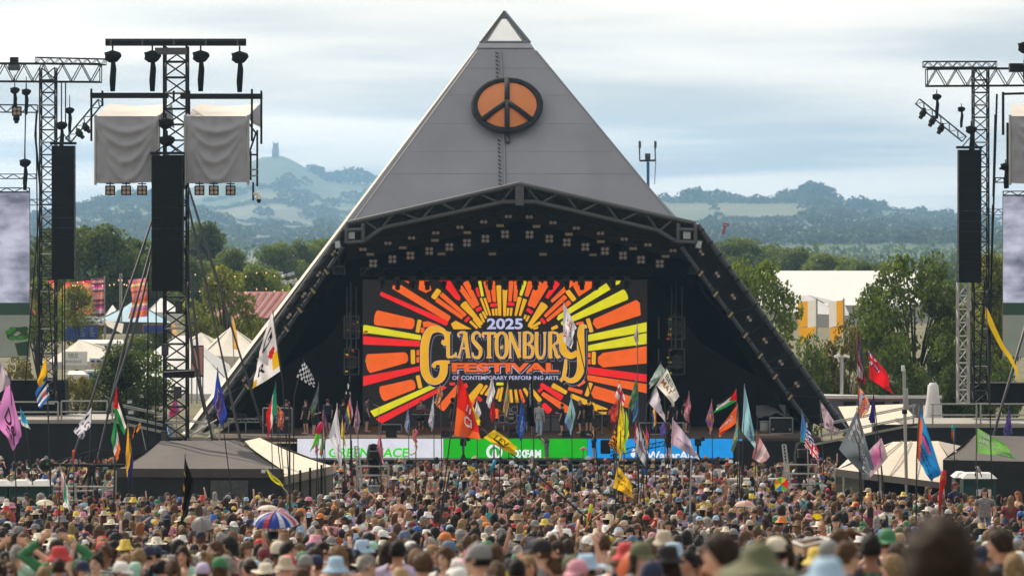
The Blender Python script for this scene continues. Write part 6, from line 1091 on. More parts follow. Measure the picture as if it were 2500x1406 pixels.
flag('slim white and blue flag right of the keyboards', ((1059, 962), (1060, 1034), (1053, 1056), (1045, 1024)), 174, blot('#b8bccc', '#7c88a4', '#b8bccc', '#a87c84', f=5, seed=15), ((1059, 956), (1060, gy(174))), amp=.04)
flag('large red and orange flag with white marks in front of the screen', ((1122, 912), (1109, 1062), (1174, 1072), (1152, 986)), 118, lambda u, v: rgb('#e0622c') if (v > .55 and u < .75 - (1 - v) * .5) or v > .82 else rgb('#c8241c'), ((1122, 906), (1100, 1062), (1068, gy(118))), [('Ci', .35, .58, .7, .78, INKW), ('//', .45, .30, .8, .48, INKW)], amp=.12)
flag('yellow flag corner peeping out behind the large red and orange flag', ((1150, 985), (1155, 1030), (1174, 1040), (1168, 1012)), 122, solid('#dcc024'), ((1150, 982), (1098, gy(122))), amp=.05)
flag('white flag beside the large red and orange one, above a red flag', ((1201, 918), (1209, 955), (1196, 998), (1187, 984)), 172, solid('#dcd8e2'), ((1201, 914), (1206, gy(172))), amp=.05)
flag('small red flag directly under the white one before the drums', ((1205, 974), (1211, 1016), (1199, 1031), (1196, 1000)), 172, solid('#c81a26'), ((1206, 970), (1208, gy(172))), amp=.04)
flag('small white flag left of the drum kit', ((1164, 975), (1175, 1008), (1168, 1022), (1158, 1005)), 174, solid('#d8d6e0'), ((1164, 970), (1166, gy(174))), amp=.03)
flag('purple and green comic print flag before the drum kit', ((1240, 930), (1246, 975), (1237, 1019), (1229, 1003)), 170, blot('#8c6cb0', '#6c9c4c', '#d06048', '#c8a848', f=5, seed=16), ((1240, 925), (1243, gy(170))), amp=.04)
flag('blue flag with white lettering below the small lettering of the screen', ((1275, 975), (1283, 1040), (1273, 1081), (1262, 1054)), 158, solid('#1d4aa4'), ((1275, 970), (1270, gy(158))), [('LETS', .25, .36, .8, .46, INKW), ('GO', .3, .5, .75, .62, INKW), ('ONE', .35, .72, .8, .82, INKW)], amp=.05)
flag('long black flag with pale writing at the middle of the stage', ((1300, 905), (1305, 1042), (1289, 1038), (1284, 985)), 140, lambda u, v: rgb('#9ca0ac') if .35 < u < .6 and int(v * 22) % 2 == 0 and v < .5 else rgb('#14161e'), ((1300, 898), (1306, gy(140))), amp=.06)
flag('curled yellow flag with black letters on a long slanting pole', ((1206, 1049), (1180, 1068), (1256, 1112), (1262, 1090)), 112, solid('#dfc020'), ((1176, 1046), (1300, 1150), (1462, 1288)), [('LEV', .22, .18, .72, .66, INKB)], amp=.08, thin=.03)
flag('pale blue and green flag before the right half of the stage', ((1395, 968), (1405, 1010), (1394, 1063), (1379, 1028)), 160, vs_('#8cb4c0', '#7ca89c', '#7090b8'), ((1395, 963), (1398, gy(160))), amp=.05)
flag('white flag with red cross and black letters above the yellow duck flag', ((1512, 935), (1527, 972), (1522, 992), (1504, 966)), 148, lambda u, v: rgb('#c8283c') if abs(u - .5) < .12 or abs(v - .5) < .12 else rgb('#dcdce2'), ((1512, 930), (1500, gy(148))), [('WL', .1, .1, .45, .42, INKB)], amp=.05)
flag('red brown flag left of the yellow duck flag', ((1514, 966), (1510, 1018), (1498, 1042), (1485, 1008)), 150, blot('#b8382c', '#c85040', '#7c2c28', f=4, seed=17), ((1514, 962), (1497, gy(150))), amp=.06)
flag('tall yellow flag covered in duck prints on the right of centre', ((1517, 975), (1536, 1060), (1511, 1126), (1505, 1050)), 136, blot('#e0cc1c', '#e4d428', '#b89c20', '#e8d83c', f=6, seed=18), ((1518, 968), (1508, gy(136))), amp=.09)
flag('orange and black chequered flag behind the duck flag', ((1503, 1042), (1509, 1104), (1491, 1096), (1486, 1080)), 140, chk('#e09428', '#1c1814', 6, 8), ((1503, 1036), (1497, gy(140))), amp=.05)
flag('green flag at the right edge of the big screen', ((1553, 922), (1559, 965), (1543, 1004), (1535, 992)), 166, blot('#44744c', '#5c8464', '#3c6444', f=3, seed=19), ((1553, 916), (1558, gy(166))), amp=.05)
flag('blue flag under the green one at the screen edge', ((1558, 966), (1559, 1004), (1546, 1036), (1546, 1008)), 166, solid('#4c74ac'), ((1558, 962), (1560, gy(166))), amp=.04)
flag('white flag with handwritten words BEST MATE over the stage right wing', ((1628, 899), (1602, 940), (1644, 989), (1657, 966)), 150, solid('#e6e4dc'), ((1629, 896), (1592, 960), (1572, gy(150))), [('BEST', .12, .08, .82, .34, mat('print_teal', '#3c6c64')), ('MAT', .10, .42, .72, .72, mat('print_brown', '#b06030'))], amp=.07)
flag('grey green flag behind the handwritten white flag', ((1613, 887), (1626, 906), (1584, 950), (1590, 918)), 153, blot('#a4b0b0', '#8ca49c', '#b8b4bc', f=3, seed=20), ((1613, 882), (1620, 940), (1640, gy(153))), amp=.06)
flag('pale lavender flag under the handwritten white flag', ((1602, 944), (1585, 984), (1626, 1032), (1612, 978)), 149, vs_('#d4d0de', '#d4d0de', '#a8a4b8'), ((1602, 940), (1580, 990), (1560, gy(149))), amp=.07)
flag('narrow red, yellow and blue flag below the lavender flag', ((1602, 990), (1603, 1030), (1594, 1049), (1592, 1010)), 168, vs_('#b83c40', '#d8b838', '#3c5c9c'), ((1602, 986), (1599, gy(168))), amp=.03)
flag('blue purple flag beside a crew member at stage right', ((1622, 1030), (1630, 1055), (1614, 1068), (1610, 1046)), 170, blot('#484c98', '#6454a0', f=3, seed=21), ((1622, 1026), (1626, gy(170))), amp=.03)
flag('grey and pink portrait flag at the right wing of the stage', ((1682, 958), (1687, 990), (1680, 1030), (1667, 1012)), 170, blot('#8c7c84', '#b08c94', '#b84864', f=4, seed=22), ((1682, 953), (1684, gy(170))), amp=.05)
flag('large pale lavender flag with fine lettering over the blue banner', ((1643, 1024), (1638, 1082), (1708, 1124), (1684, 1074)), 138, vs_('#c4a4b8', '#c8b4c8', '#a49cb8', '#c0b4c8'), ((1643, 1018), (1632, gy(138))), [('UCKY HENRY', .2, .55, .85, .66, mat('print_slate', '#4c4c64'))], amp=.10, pole_mat=POLEW)
flag('orange and purple patterned flag left of the triangle flag', ((1738, 978), (1743, 1026), (1735, 1061), (1724, 1026)), 166, blot('#b86c48', '#6c5490', '#c8843c', f=6, seed=23), ((1738, 973), (1740, gy(166))), amp=.05)
flag('red, black, white and green triangle flag right of the stage', ((1797, 952), (1800, 978), (1741, 1011), (1752, 988)), 158, pal, ((1797, 948), (1802, gy(158))), amp=.06)
flag('orange flag with pale lettering right of the stage', ((1800, 988), (1797, 1032), (1756, 1066), (1755, 1050)), 150, solid('#de5c28'), ((1801, 984), (1808, gy(150))), [('CHEF', .25, .22, .8, .42, INKW), ('DE PARTY', .2, .5, .85, .68, INKW)], amp=.06)
flag('green, blue and ochre flag hanging behind the orange one', ((1802, 1008), (1806, 1056), (1788, 1106), (1784, 1092)), 154, blot('#4c8c7c', '#5c90b0', '#b88c3c', '#5c8c4c', f=4, seed=24), ((1803, 1003), (1806, gy(154))), amp=.05)
flag('tall pale blue flag with black vertical lettering', ((1818, 942), (1811, 1052), (1844, 1096), (1841, 1062)), 140, solid('#94c4d4'), ((1818, 936), (1808, gy(140))), [('RUBBERS', .55, .35, .85, .86, INKB, 1)], amp=.08)
flag('pink, brown and white flag below the pale blue one', ((1848, 1056), (1836, 1118), (1858, 1130), (1882, 1114)), 152, vs_('#8c5c60', '#b88c94', '#dcd4d4', '#b898a0'), ((1848, 1050), (1840, gy(152))), amp=.06)
flag('stars and stripes flag merging into a union flag', ((1970, 1038), (1964, 1088), (2001, 1134), (1996, 1092)), 150, usuk, ((1970, 1030), (1976, gy(150))), amp=.05, pole_mat=POLEW)
flag('blue and green flag behind the stars and stripes flag', ((1958, 1004), (1952, 1088), (1966, 1098), (1974, 1062)), 172, lambda u, v: rgb('#38884c') if v > .72 else blot('#3c80b8', '#3c80b8', '#4c6cac', f=3, seed=25)(u, v), ((1958, 998), (1956, gy(172))), amp=.05)
flag('mauve portrait flag at the right end of the stage', ((2003, 980), (2012, 1044), (2039, 1054), (2034, 1026)), 172, blot('#8c7484', '#a8909c', '#b4a8b4', '#6c5864', f=4, seed=26), ((2002, 976), (2014, gy(172))), amp=.05)
flag('tall maroon flag with white letters right of the pyramid', ((2093, 795), (2093, 930), (2114, 938), (2109, 900)), 132, lambda u, v: rgb('#3c4c7c') if v < .3 and u > .3 else (rgb('#b0a4ac') if .66 < v < .9 and u < .6 else rgb('#742434')), ((2093, 788), (2100, gy(132))), [('NOT', .1, .38, .7, .60, INKW, 1)], amp=.07)
flag('bright pink, orange and yellow patchwork flag under the maroon flag', ((2095, 940), (2097, 1018), (2109, 1020), (2127, 984)), 132, blot('#e07030', '#d84c94', '#e0c030', '#4c3c8c', '#e08cb0', '#50b0c0', f=5, seed=27), ((2095, 936), (2101, gy(132))), amp=.06)
flag('red ensign flag right of the maroon flag', ((2120, 854), (2124, 924), (2181, 964), (2160, 902)), 148, ensign, ((2120, 850), (2140, 1030), (2166, gy(148))), amp=.10)
flag('small purple flag under the red ensign', ((2132, 966), (2137, 1034), (2122, 1030), (2122, 1010)), 148, solid('#34266c'), ((2132, 962), (2150, gy(148))), amp=.05)
flag('big grey flag with large pale gothic letters at right', ((2092, 1000), (2048, 1096), (2117, 1172), (2132, 1146)), 108, solid('#6c7680'), ((2092, 994), (2102, 1170), (2108, gy(108))), [('BELL', .08, .10, .50, .62, INKW, 1), ('OF', .55, .22, .68, .40, INKW, 1), ('& ORS', .70, .20, .95, .82, INKW, 1)], amp=.12)
flag('pink portrait flag half hidden behind the big grey flag', ((2152, 1068), (2168, 1116), (2126, 1166), (2118, 1108)), 142, lambda u, v: rgb('#d878b0') if (u - .55) ** 2 + (v - .5) ** 2 < .09 else blot('#b090a8', '#a08c9c', '#c89cb8', f=3, seed=28)(u, v), ((2146, 1064), (2160, gy(142))), amp=.08)
flag('large bright blue flag with a pink face and black writing at right', ((2245, 994), (2240, 1118), (2276, 1178), (2301, 1148)), 108, lambda u, v: rgb('#d84c94') if (u - .38) ** 2 / .03 + (v - .40) ** 2 / .008 < 1 else (rgb('#e0643c') if u < .16 and v > .12 else (rgb('#1c3c6c') if (u - .38) ** 2 / .03 + (v - .32) ** 2 / .006 < 1 else rgb('#2484c8'))), ((2245, 988), (2238, 1120), (2236, gy(108))), [('tenbor', .12, .60, .72, .70, INKB), ('the afters?', .14, .74, .92, .86, INKB)], amp=.11)
flag('light green flag with white capitals at the right edge', ((2385, 1044), (2385, 1105), (2481, 1119), (2452, 1084)), 138, solid('#78b45c'), ((2384, 1038), (2382, gy(138))), [('THESE', .05, .10, .42, .26, INKW), ('ARE SO', .05, .36, .62, .54, INKW), ('YEARS AGO', .05, .60, .72, .78, INKW), ('RADIO', .52, .82, .84, .94, INKW)], amp=.08)
flag('violet flag hanging before the right platform railing', ((2464, 990), (2472, 1058), (2450, 1066), (2451, 1040)), 170, solid('#48407c'), ((2464, 985), (2466, gy(170))), amp=.06)
flag('black flag with gold letters at the foot of the front tower', ((452, 1116), (440, 1288), (450, 1290), (474, 1180)), 104, lambda u, v: rgb('#b08430') if u < .22 and int(v * 16) % 3 == 0 and v > .15 else rgb('#0e0d0e'), ((452, 1108), (444, gy(104))), amp=.10)
flag('white and teal flag hanging over the crowd at far left', ((147, 1134), (150, 1196), (170, 1256), (164, 1190)), 100, lambda u, v: rgb('#4ca490') if u > .35 and .2 < v < .85 and u < .8 else (rgb('#b88c94') if u < .3 and v > .3 else rgb('#dcd8e2')), ((147, 1128), (142, gy(100))), amp=.07)
flag('small lime yellow flag with a black figure before the beige marquee', ((648, 1144), (662, 1170), (699, 1198), (682, 1172)), 126, lambda u, v: rgb('#1c1c14') if (u - .55) ** 2 / .03 + (v - .5) ** 2 / .03 < 1 and int(u * 14) % 2 else rgb('#d8d41c'), ((648, 1140), (700, 1200), (745, gy(126))), amp=.06, pole_mat=POLEW)
flag('golden yellow flag with black capitals low in the crowd right of centre', ((1508, 1137), (1496, 1190), (1546, 1214), (1541, 1182)), 108, solid('#e6bc30'), ((1508, 1130), (1496, gy(108))), [('MIRAI', .10, .24, .60, .42, INKB), ('PLACEBUS', .18, .52, .90, .70, INKB)], amp=.08)
flag('white flag with red and blue lettering in front of the Y of the screen', ((1376, 738), (1374, 832), (1394, 853), (1406, 800)), 150, lambda u, v: rgb('#c4c4d0') if u < .2 else rgb('#e2e2ea'), ((1376, 734), (1408, 820), (1443, 968), (1470, gy(150))), [('YER', .35, .10, .75, .40, RED_I, 1), ('TEK', .05, .55, .40, .88, RED_I, 1), ('VAN', .62, .30, .85, .62, BLU_I, 1), ('Glastonbury', .72, .66, .92, .98, BLU_I, 1)], amp=.08)
flag('tiny pale flag high at the right edge of the screen', ((1556, 790), (1560, 830), (1554, 846), (1549, 824)), 168, solid('#a8a0a8'), ((1556, 785), (1559, gy(168))), amp=.03)
flag('pale grey narrow flag right of the duck flag', ((1562, 1040), (1551, 1098), (1577, 1142), (1576, 1092)), 142, blot('#b0b4bc', '#9ca4b0', '#b0b4bc', '#8c6c74', f=3, seed=29), ((1562, 1034), (1556, gy(142))), amp=.06)
flag('orange flag beside the pale grey narrow flag', ((1567, 1044), (1577, 1080), (1579, 1106), (1582, 1082)), 146, solid('#d8943c'), ((1566, 1040), (1574, gy(146))), amp=.04)
flag('hot pink narrow flag right of the orange one near the blue banner', ((1578, 1040), (1574, 1080), (1581, 1084), (1584, 1076)), 152, blot('#d84c8c', '#c83c7c', f=6, seed=30), ((1578, 1036), (1580, gy(152))), amp=.03)
flag('white flag edge with red trim left of the pale grey narrow flag', ((1552, 1030), (1548, 1078), (1556, 1084), (1560, 1062)), 150, vs_('#c8404c', '#d8d4d8', '#d8d4d8'), ((1552, 1026), (1553, gy(150))), amp=.04)
# bare poles that lean in the crowd
for k, (a, b, d, l) in enumerate((((706, 985), (708, 1260), 112, 'bare dark pole right of the beige marquee corner'), ((1098, 1150), (1068, 1310), 104, 'pair pole beside the large red and orange flag'), ((858, 1075), (862, 1210), 165, 'thin bare pole before the GREENPEACE lettering'), ((1222, 1070), (1218, 1235), 160, 'thin bare pole left of the round emblem'), ((1688, 1120), (1684, 1260), 120, 'thin pale bare pole in the crowd right of centre'))):
    r = root('bare_pole', l, 'pole', P(*b, d), 'bare poles'); bar('pole', P(*b, d), P(*a, d), .03, POLEM if k != 4 else POLEW, r); bar('tip', P(*a, d), P(a[0], a[1] - 5, d), .014, POLEW, r)
# pole toys and windsocks
def streamer(name, label, pts, ws, d, ma, pole=None, cat='streamer'):
    r = root(name, label, cat, P(*pts[-1], d)); L, Rr = ribbon(pts, ws); n = len(L); vs = [P(*p, d + .15 * math.sin(i * 1.3)) for i, p in enumerate(L)] + [P(*p, d + .15 * math.sin(i * 1.3 + .8)) for i, p in enumerate(Rr)]; mobj('ribbon', vs, [(i, i + 1, n + i + 1, n + i) for i in range(n - 1)], ma, r, smooth=True)
    if pole: tube('pole', [P(*q, d) for q in pole], [.022] * len(pole), POLEM, r)
    return r
cl = lambda c, t=.4: mat('toy_' + c[1:], c, rough=.55, var=.12, trans=t)
streamer('yellow_streamer', 'long yellow cloth streamer blowing at the right picture edge', [(2408, 752), (2412, 772), (2424, 800), (2446, 845), (2466, 872), (2480, 900), (2490, 934)], [4, 14, 13, 11, 10, 7, 2], 130, cl('#d8b414'), [(2408, 750), (2416, 960), (2424, gy(130))])
streamer('lime_streamer', 'neon lime streamer hanging over the duck flag', [(1528, 1005), (1531, 1030), (1528, 1060), (1524, 1085), (1527, 1105)], [3, 7, 8, 6, 4], 134, cl('#9ce01c'), [(1527, 1003), (1519, gy(134))])
def toytube(name, label, pts, rs, d, ma, cat, extra=(), pole=None, sides=8):
    r = root(name, label, cat, P(*pts[-1], d)); tube('body', [P(x, y, d) for x, y in pts], [m_(q, d) for q in rs], ma, r, sides)
    for nm, p2, r2, m2 in extra: tube(nm, [P(x, y, d - .05) for x, y in p2], [m_(q, d) for q in r2], m2, r, 6)
    if pole: tube('pole', [P(*q, d + .05) for q in pole], [.022] * len(pole), POLEM, r)
    return r
toytube('squid_windsock', 'pink squid windsock with lime tentacles before the white banner', [(785, 1030), (781, 1042), (776, 1058)], [3, 7.5, 6.5], 150, cl('#e02878'), 'windsock', [('tentacle', [(775, 1058), (766, 1085), (757, 1102)], [3, 2.6, 1], cl('#80e030')), ('tentacle', [(779, 1058), (776, 1085), (770, 1100)], [2.6, 2.4, 1], cl('#80e030')), ('tentacle', [(777, 1058), (771, 1080), (763, 1095)], [2.6, 2, 1], cl('#80e030')), ('eye', [(778, 1045), (778, 1048)], [1.6, 1.2], INKB)], [(785, 1028), (796, gy(150))])
toytube('flamingo_toy', 'pink inflatable flamingo on a pole before the white banner', [(1013, 1048), (1018, 1053), (1013, 1062), (1012, 1072), (1018, 1080)], [2, 3.5, 3.5, 5, 3], 152, cl('#e86c9c', .1), 'pole toy', [('leg', [(1016, 1080), (1012, 1090)], [.8, .8], cl('#e86c9c', .1))], [(1016, 1046), (1014, gy(152))])
toytube('snake_toy', 'ochre toy snake hanging beside the pink flamingo', [(1010, 1049), (1008, 1062), (1012, 1075), (1018, 1090), (1014, 1105), (1003, 1110), (996, 1104)], [1.6, 1.8, 1.8, 1.7, 1.6, 1.3, .5], 151, cl('#c89830', .1), 'pole toy')
toytube('flamingo_toy', 'small pink flamingo toy under the squid windsock', [(772, 1082), (770, 1090), (775, 1096), (771, 1104)], [1, 1.8, 4.6, 3], 149, cl('#d8648c', .1), 'pole toy', [('leg', [(771, 1103), (770, 1112)], [.7, .7], cl('#d8648c', .1))], [(772, 1080), (782, gy(149))])
toytube('fluffy_baton', 'fluffy turquoise baton on a stick in the crowd', [(1209, 1122), (1205, 1134), (1199, 1148)], [3.5, 5, 4], 140, cl('#1ca0c8', .1), 'pole toy', (), [(1200, 1146), (1196, gy(140))])
toytube('orange_pole_toy', 'orange loop handled toy on a stick before the left scrim', [(181, 1098), (179, 1108), (179, 1130)], [4, 3, 2], 150, cl('#e0581c', .1), 'pole toy', (), [(180, 1128), (180, gy(150))])
toytube('red_windsock', 'red and orange windsock tail at right beside the bright blue flag', [(2304, 1148), (2302, 1175), (2297, 1200), (2292, 1250)], [6, 8, 5, 2], 112, cl('#d82c28'), 'windsock', [('patch', [(2303, 1160), (2300, 1172)], [3, 5], cl('#e07828'))], [(2304, 1146), (2288, gy(112))])
toytube('rainbow_windsock', 'small rainbow windsock before the right platform', [(2328, 1038), (2327, 1050)], [4, 5], 160, cl('#28b8b8'), 'windsock', [('tail', [(2325, 1050), (2324, 1072)], [1.6, 1.2], cl('#d04040')), ('tail', [(2328, 1050), (2328, 1078)], [1.6, 1.2], cl('#c8b838')), ('tail', [(2331, 1050), (2332, 1082)], [1.6, 1.2], cl('#4050b0'))], [(2328, 1034), (2333, gy(160))])
toytube('pink_flower_toy', 'pink flower on a thin stick before the green banner section', [(1424, 1090), (1426, 1098)], [3, 5], 158, cl('#e090a8', .1), 'pole toy', [('petal', [(1420, 1094), (1417, 1098)], [2.4, 1.6], cl('#e090a8', .1)), ('petal', [(1430, 1094), (1432, 1099)], [2.4, 1.6], cl('#e090a8', .1))], [(1424, 1098), (1411, gy(158))])
toytube('zebra_toy', 'black and white striped toy animal above the right toilet', [(2383, 1138), (2388, 1145), (2393, 1152)], [3, 6.5, 4], 148, chkm := mat('zebra_fur', (.35, .35, .35), var=1.0, scale=9), 'pole toy', [('ear', [(2380, 1140), (2379, 1134)], [1.6, .8], INKB), ('ear', [(2393, 1140), (2396, 1134)], [1.6, .8], INKB), ('leg', [(2383, 1150), (2380, 1162)], [1.6, 1.2], INKB), ('leg', [(2393, 1152), (2397, 1164)], [1.6, 1.2], INKB)], [(2386, 1150), (2388, gy(148))])
toytube('koi_windsock', 'neon yellow and pink fish windsock in the crowd below the curled flag pole', [(1444, 1230), (1441, 1248), (1436, 1268), (1432, 1290)], [4, 5, 4, 1.5], 96, cl('#d8dc30'), 'windsock', [('fin', [(1440, 1250), (1436, 1272)], [3.5, 2], cl('#e83c78')), ('tail', [(1436, 1280), (1430, 1292)], [2, 3], cl('#e07828'))], [(1444, 1228), (1440, gy(96))])
# ------------------------------------------------------------------ people
def skin_material():
    m = mat('skin', (.5, .3, .2), rough=.55, var=.06, tint=True); t = m.node_tree; b = [n for n in t.nodes if n.type == 'BSDF_PRINCIPLED'][0]; src = b.inputs['Base Color'].links[0].from_socket
    a = N(t, 'ShaderNodeAttribute', attribute_name='face'); s = N(t, 'ShaderNodeSeparateColor'); t.links.new(a.outputs['Color'], s.inputs[0])
    x = N(t, 'ShaderNodeMixRGB'); x.inputs[2].default_value = (.30, .10, .09, 1); t.links.new(s.outputs[0], x.inputs[0]); t.links.new(src, x.inputs[1])
    y = N(t, 'ShaderNodeMixRGB'); y.inputs[2].default_value = (.035, .024, .02, 1); t.links.new(s.outputs[1], y.inputs[0]); t.links.new(x.outputs[0], y.inputs[1]); t.links.new(y.outputs[0], b.inputs['Base Color']); return m
SKIN = skin_material(); HAIRM = mat('hair', (.05, .03, .02), rough=.6, var=.45, scale=30, bump=.8, tint=True, spec=.2); HATM = mat('hat_cloth', (.3, .3, .3), rough=.8, var=.12, scale=14, bump=.15, tint=True); CLOTHM = mat('plain_shirt', (.3, .3, .3), rough=.85, var=.12, scale=9, bump=.25, tint=True)
def pattern_shirt(name, kind):
    m = bpy.data.materials.new(name); m.use_nodes = True; t = m.node_tree; b = t.nodes['Principled BSDF']; b.inputs['Roughness'].default_value = .85; oi = N(t, 'ShaderNodeObjectInfo'); co = N(t, 'ShaderNodeTexCoord')
    if kind == 'stripe': w = N(t, 'ShaderNodeTexWave', bands_direction='Z', i_Scale=8.0, i_Distortion=.5); r0, r1 = .45, .5
    else: w = N(t, 'ShaderNodeTexVoronoi', i_Scale=11.0); r0, r1 = .32, .38
    t.links.new(co.outputs['Object'], w.inputs['Vector']); r = N(t, 'ShaderNodeValToRGB'); t.links.new(w.outputs[0 if kind == 'stripe' else 'Distance'], r.inputs[0]); e = r.color_ramp.elements; e[0].position = r0; e[1].position = r1; e[0].color = (0, 0, 0, 1); e[1].color = (1, 1, 1, 1)
    x = N(t, 'ShaderNodeMixRGB'); x.inputs[2].default_value = (.62, .60, .56, 1) if kind == 'stripe' else (.05, .05, .07, 1); t.links.new(r.outputs[0], x.inputs[0]); t.links.new(oi.outputs['Color'], x.inputs[1]); t.links.new(x.outputs[0], b.inputs['Base Color']); return m
STRIPEM, FLORALM = pattern_shirt('striped_shirt', 'stripe'), pattern_shirt('print_shirt', 'floral'); GLASSM = mat('sunglass_black', (.012, .012, .014), rough=.15, spec=.8)
HC = Vector((0, 0, 1.635)); ARM = {'down': ((.25, -.02, 1.13), (.255, .06, .89)), 'bent': ((.25, 0, 1.14), (.15, .25, 1.20)), 'up': ((.27, .05, 1.68), (.23, .10, 1.93)), 'head': ((.42, -.02, 1.58), (.17, -.09, 1.77)), 'phone': ((.26, .2, 1.28), (.10, .36, 1.50)), 'cross': ((.25, .03, 1.14), (.02, .21, 1.19)), 'hip': ((.36, -.08, 1.18), (.19, .04, .99))}
def capsule(a, b, ra, rb, n=10):
    a, b = Vector(a), Vector(b); ax = (b - a).normalized(); pts, rs = [], []
    for k in (0, 25, 55, 90): pts.append(a - ax * ra * math.cos(R(k))); rs.append(max(.0015, ra * math.sin(R(k))))
    for k in (90, 55, 25, 0): pts.append(b + ax * rb * math.cos(R(k))); rs.append(max(.0015, rb * math.sin(R(k))))
    return tube_geo(pts, rs, n)
def ellipsoid(c, r, fn=None, nu=16, nv=10):
    vs, fs = [], []
    for j in range(nv + 1):
        th = math.pi * j / nv
        for i in range(nu): ph = 2 * math.pi * i / nu; q = (math.sin(th) * math.cos(ph), math.sin(th) * math.sin(ph), math.cos(th)); q = fn(*q) if fn else q; vs.append(Vector((c[0] + r[0] * q[0], c[1] + r[1] * q[1], c[2] + r[2] * q[2] + (1e-4 * i if j in (0, nv) else 0))))
    for j in range(nv):
        for i in range(nu): fs.append((j * nu + i, (j + 1) * nu + i, (j + 1) * nu + (i + 1) % nu, j * nu + (i + 1) % nu))
    return vs, fs
def head_fn(x, y, z):
    j = max(0, -z); return (x * (1 - .30 * j * j), y * (1 - .18 * j * (1 if y < 0 else .25)) + (.08 * j if y > 0 else 0), z)
def build_body(la, ra, lean=0.0):
    vs, fs, bones = [], [], []
    def add(g): o = len(vs); vs.extend(g[0]); fs.extend([tuple(i + o for i in f) for f in g[1]])
    def limb(nm, a, b, r1, r2): add(capsule(a, b, r1, r2)); bones.append((nm, np.array(a, float), np.array(b, float), (r1 + r2) / 2))
    for c, r in (((0, 0, 1.28), (.175, .115, .19)), ((0, .005, 1.08), (.15, .11, .17)), ((0, -.01, .93), (.165, .12, .13))): add(ellipsoid(c, r))
    bones.append(('torso', np.array((0, 0, .9)), np.array((0, 0, 1.40)), .15)); limb('neck', (0, -.012, 1.43), (0, .005, 1.56), .060, .056); add(ellipsoid(HC, (.077, .097, .119), head_fn, 22, 16)); bones.append(('head', np.array((0, 0, 1.60)), np.array((0, 0, 1.68)), .09))
    for c, r in (((0, .101, 1.622), (.012, .022, .024)), ((0, .086, 1.662), (.045, .014, .012)), ((0, .083, 1.546), (.028, .022, .022)), ((0, .092, 1.578), (.024, .010, .011)), ((.078, -.004, 1.632), (.010, .020, .030)), ((-.078, -.004, 1.632), (.010, .020, .030))): add(ellipsoid(c, r, None, 10, 8))
    for s, arm in ((-1, la), (1, ra)):
        E, W = ARM[arm]; S = (.185 * s, 0, 1.40); E = Vector((E[0] * s, E[1], E[2])); W = Vector((W[0] * s, W[1], W[2])); limb('shoulder', (.05 * s, -.01, 1.435), S, .058, .064); limb('upper_arm', S, E, .056, .043); limb('forearm', E, W, .043, .030)
        dr = (W - E).normalized(); side = dr.cross(Vector((0, 1, 0.15))).normalized(); pl = W + dr * .075; limb('hand', W + dr * .02, pl, .030, .034)
        bend = side.cross(dr).normalized() * (.4 if arm != 'up' else .15)
        for k, L in enumerate((.062, .076, .070, .054)): b0 = pl + side * (k - 1.5) * .021 + dr * .01; b1 = b0 + (dr + side * (k - 1.5) * .14) * L * .55; b2 = b1 + (dr + bend).normalized() * L * .5; add(capsule(b0, b1, .010, .0095, 6)); add(capsule(b1, b2, .0095, .008, 6))
        t0 = W + dr * .03 + side * -.02 * s; t1 = t0 + (dr * .6 - side * .8 * s) * .045; add(capsule(t0, t1, .013, .011, 6)); add(capsule(t1, t1 + dr * .03, .011, .009, 6))
        limb('thigh', (.09 * s, 0, .90), (.10 * s, .02, .50), .086, .060); limb('shin', (.10 * s, .02, .50), (.10 * s, -.02, .09), .058, .040); limb('foot', (.10 * s, -.03, .055), (.11 * s, .14, .04), .048, .040)
    me = bpy.data.meshes.new('raw'); me.from_pydata([tuple(v) for v in vs], [], fs); o = bpy.data.objects.new('raw', me); COL.objects.link(o); q = o.modifiers.new('r', 'REMESH'); q.mode = 'VOXEL'; q.voxel_size = .0125; q = o.modifiers.new('s', 'SMOOTH'); q.factor = .5; q.iterations = 3
    ev = o.evaluated_get(bpy.context.evaluated_depsgraph_get()); b = bpy.data.meshes.new_from_object(ev); bpy.data.objects.remove(o); bpy.data.meshes.remove(me)
    V = np.empty(len(b.vertices) * 3); b.vertices.foreach_get('co', V); V = V.reshape(-1, 3); nrm = np.empty(V.size); b.vertices.foreach_get('normal', nrm); nrm = nrm.reshape(-1, 3); lv = np.empty(len(b.loops), int); b.loops.foreach_get('vertex_index', lv); ls = np.empty(len(b.polygons), int); b.polygons.foreach_get('loop_total', ls)
    assert (ls == 4).all(); Q = lv.reshape(-1, 4); D = []
    for nm, a, c, r in bones: ab = c - a; t = np.clip(((V - a) @ ab) / (ab @ ab), 0, 1); D.append(np.linalg.norm(V - (a + t[:, None] * ab), axis=1) / r)
    D = np.array(D); own = D.argmin(0); nms = np.array([q[0] for q in bones])[own]; tt = np.zeros(len(V))
    for k, (nm, a, c, r) in enumerate(bones): ab = c - a; s_ = own == k; tt[s_] = np.clip(((V[s_] - a) @ ab) / (ab @ ab), 0, 1)
    x, y, z = V.T; face = np.zeros((len(V), 3)); fr_ = y > .055
    face[:, 0] = fr_ & (abs(x) < .024) & (abs(z - 1.578) < .008); face[:, 1] = fr_ & (((abs(abs(x) - .031) < .015) & (abs(z - 1.640) < .006)) | ((abs(abs(x) - .032) < .021) & (abs(z - 1.664) < .005)))
    body = np_mesh('body', V, Q, [SKIN], face, True, 'face')
    def shell(nm, mask, off, ma, wob=.006):
        ok = mask[Q].all(1); q = Q[ok]; u, inv = np.unique(q, return_inverse=True); P_ = V[u] + nrm[u] * off + nrm[u] * (wob * np.sin(V[u, 2:3] * 46 + V[u, 0:1] * 31))
        return np_mesh(nm, P_, inv.reshape(-1, 4), [ma], None, True)
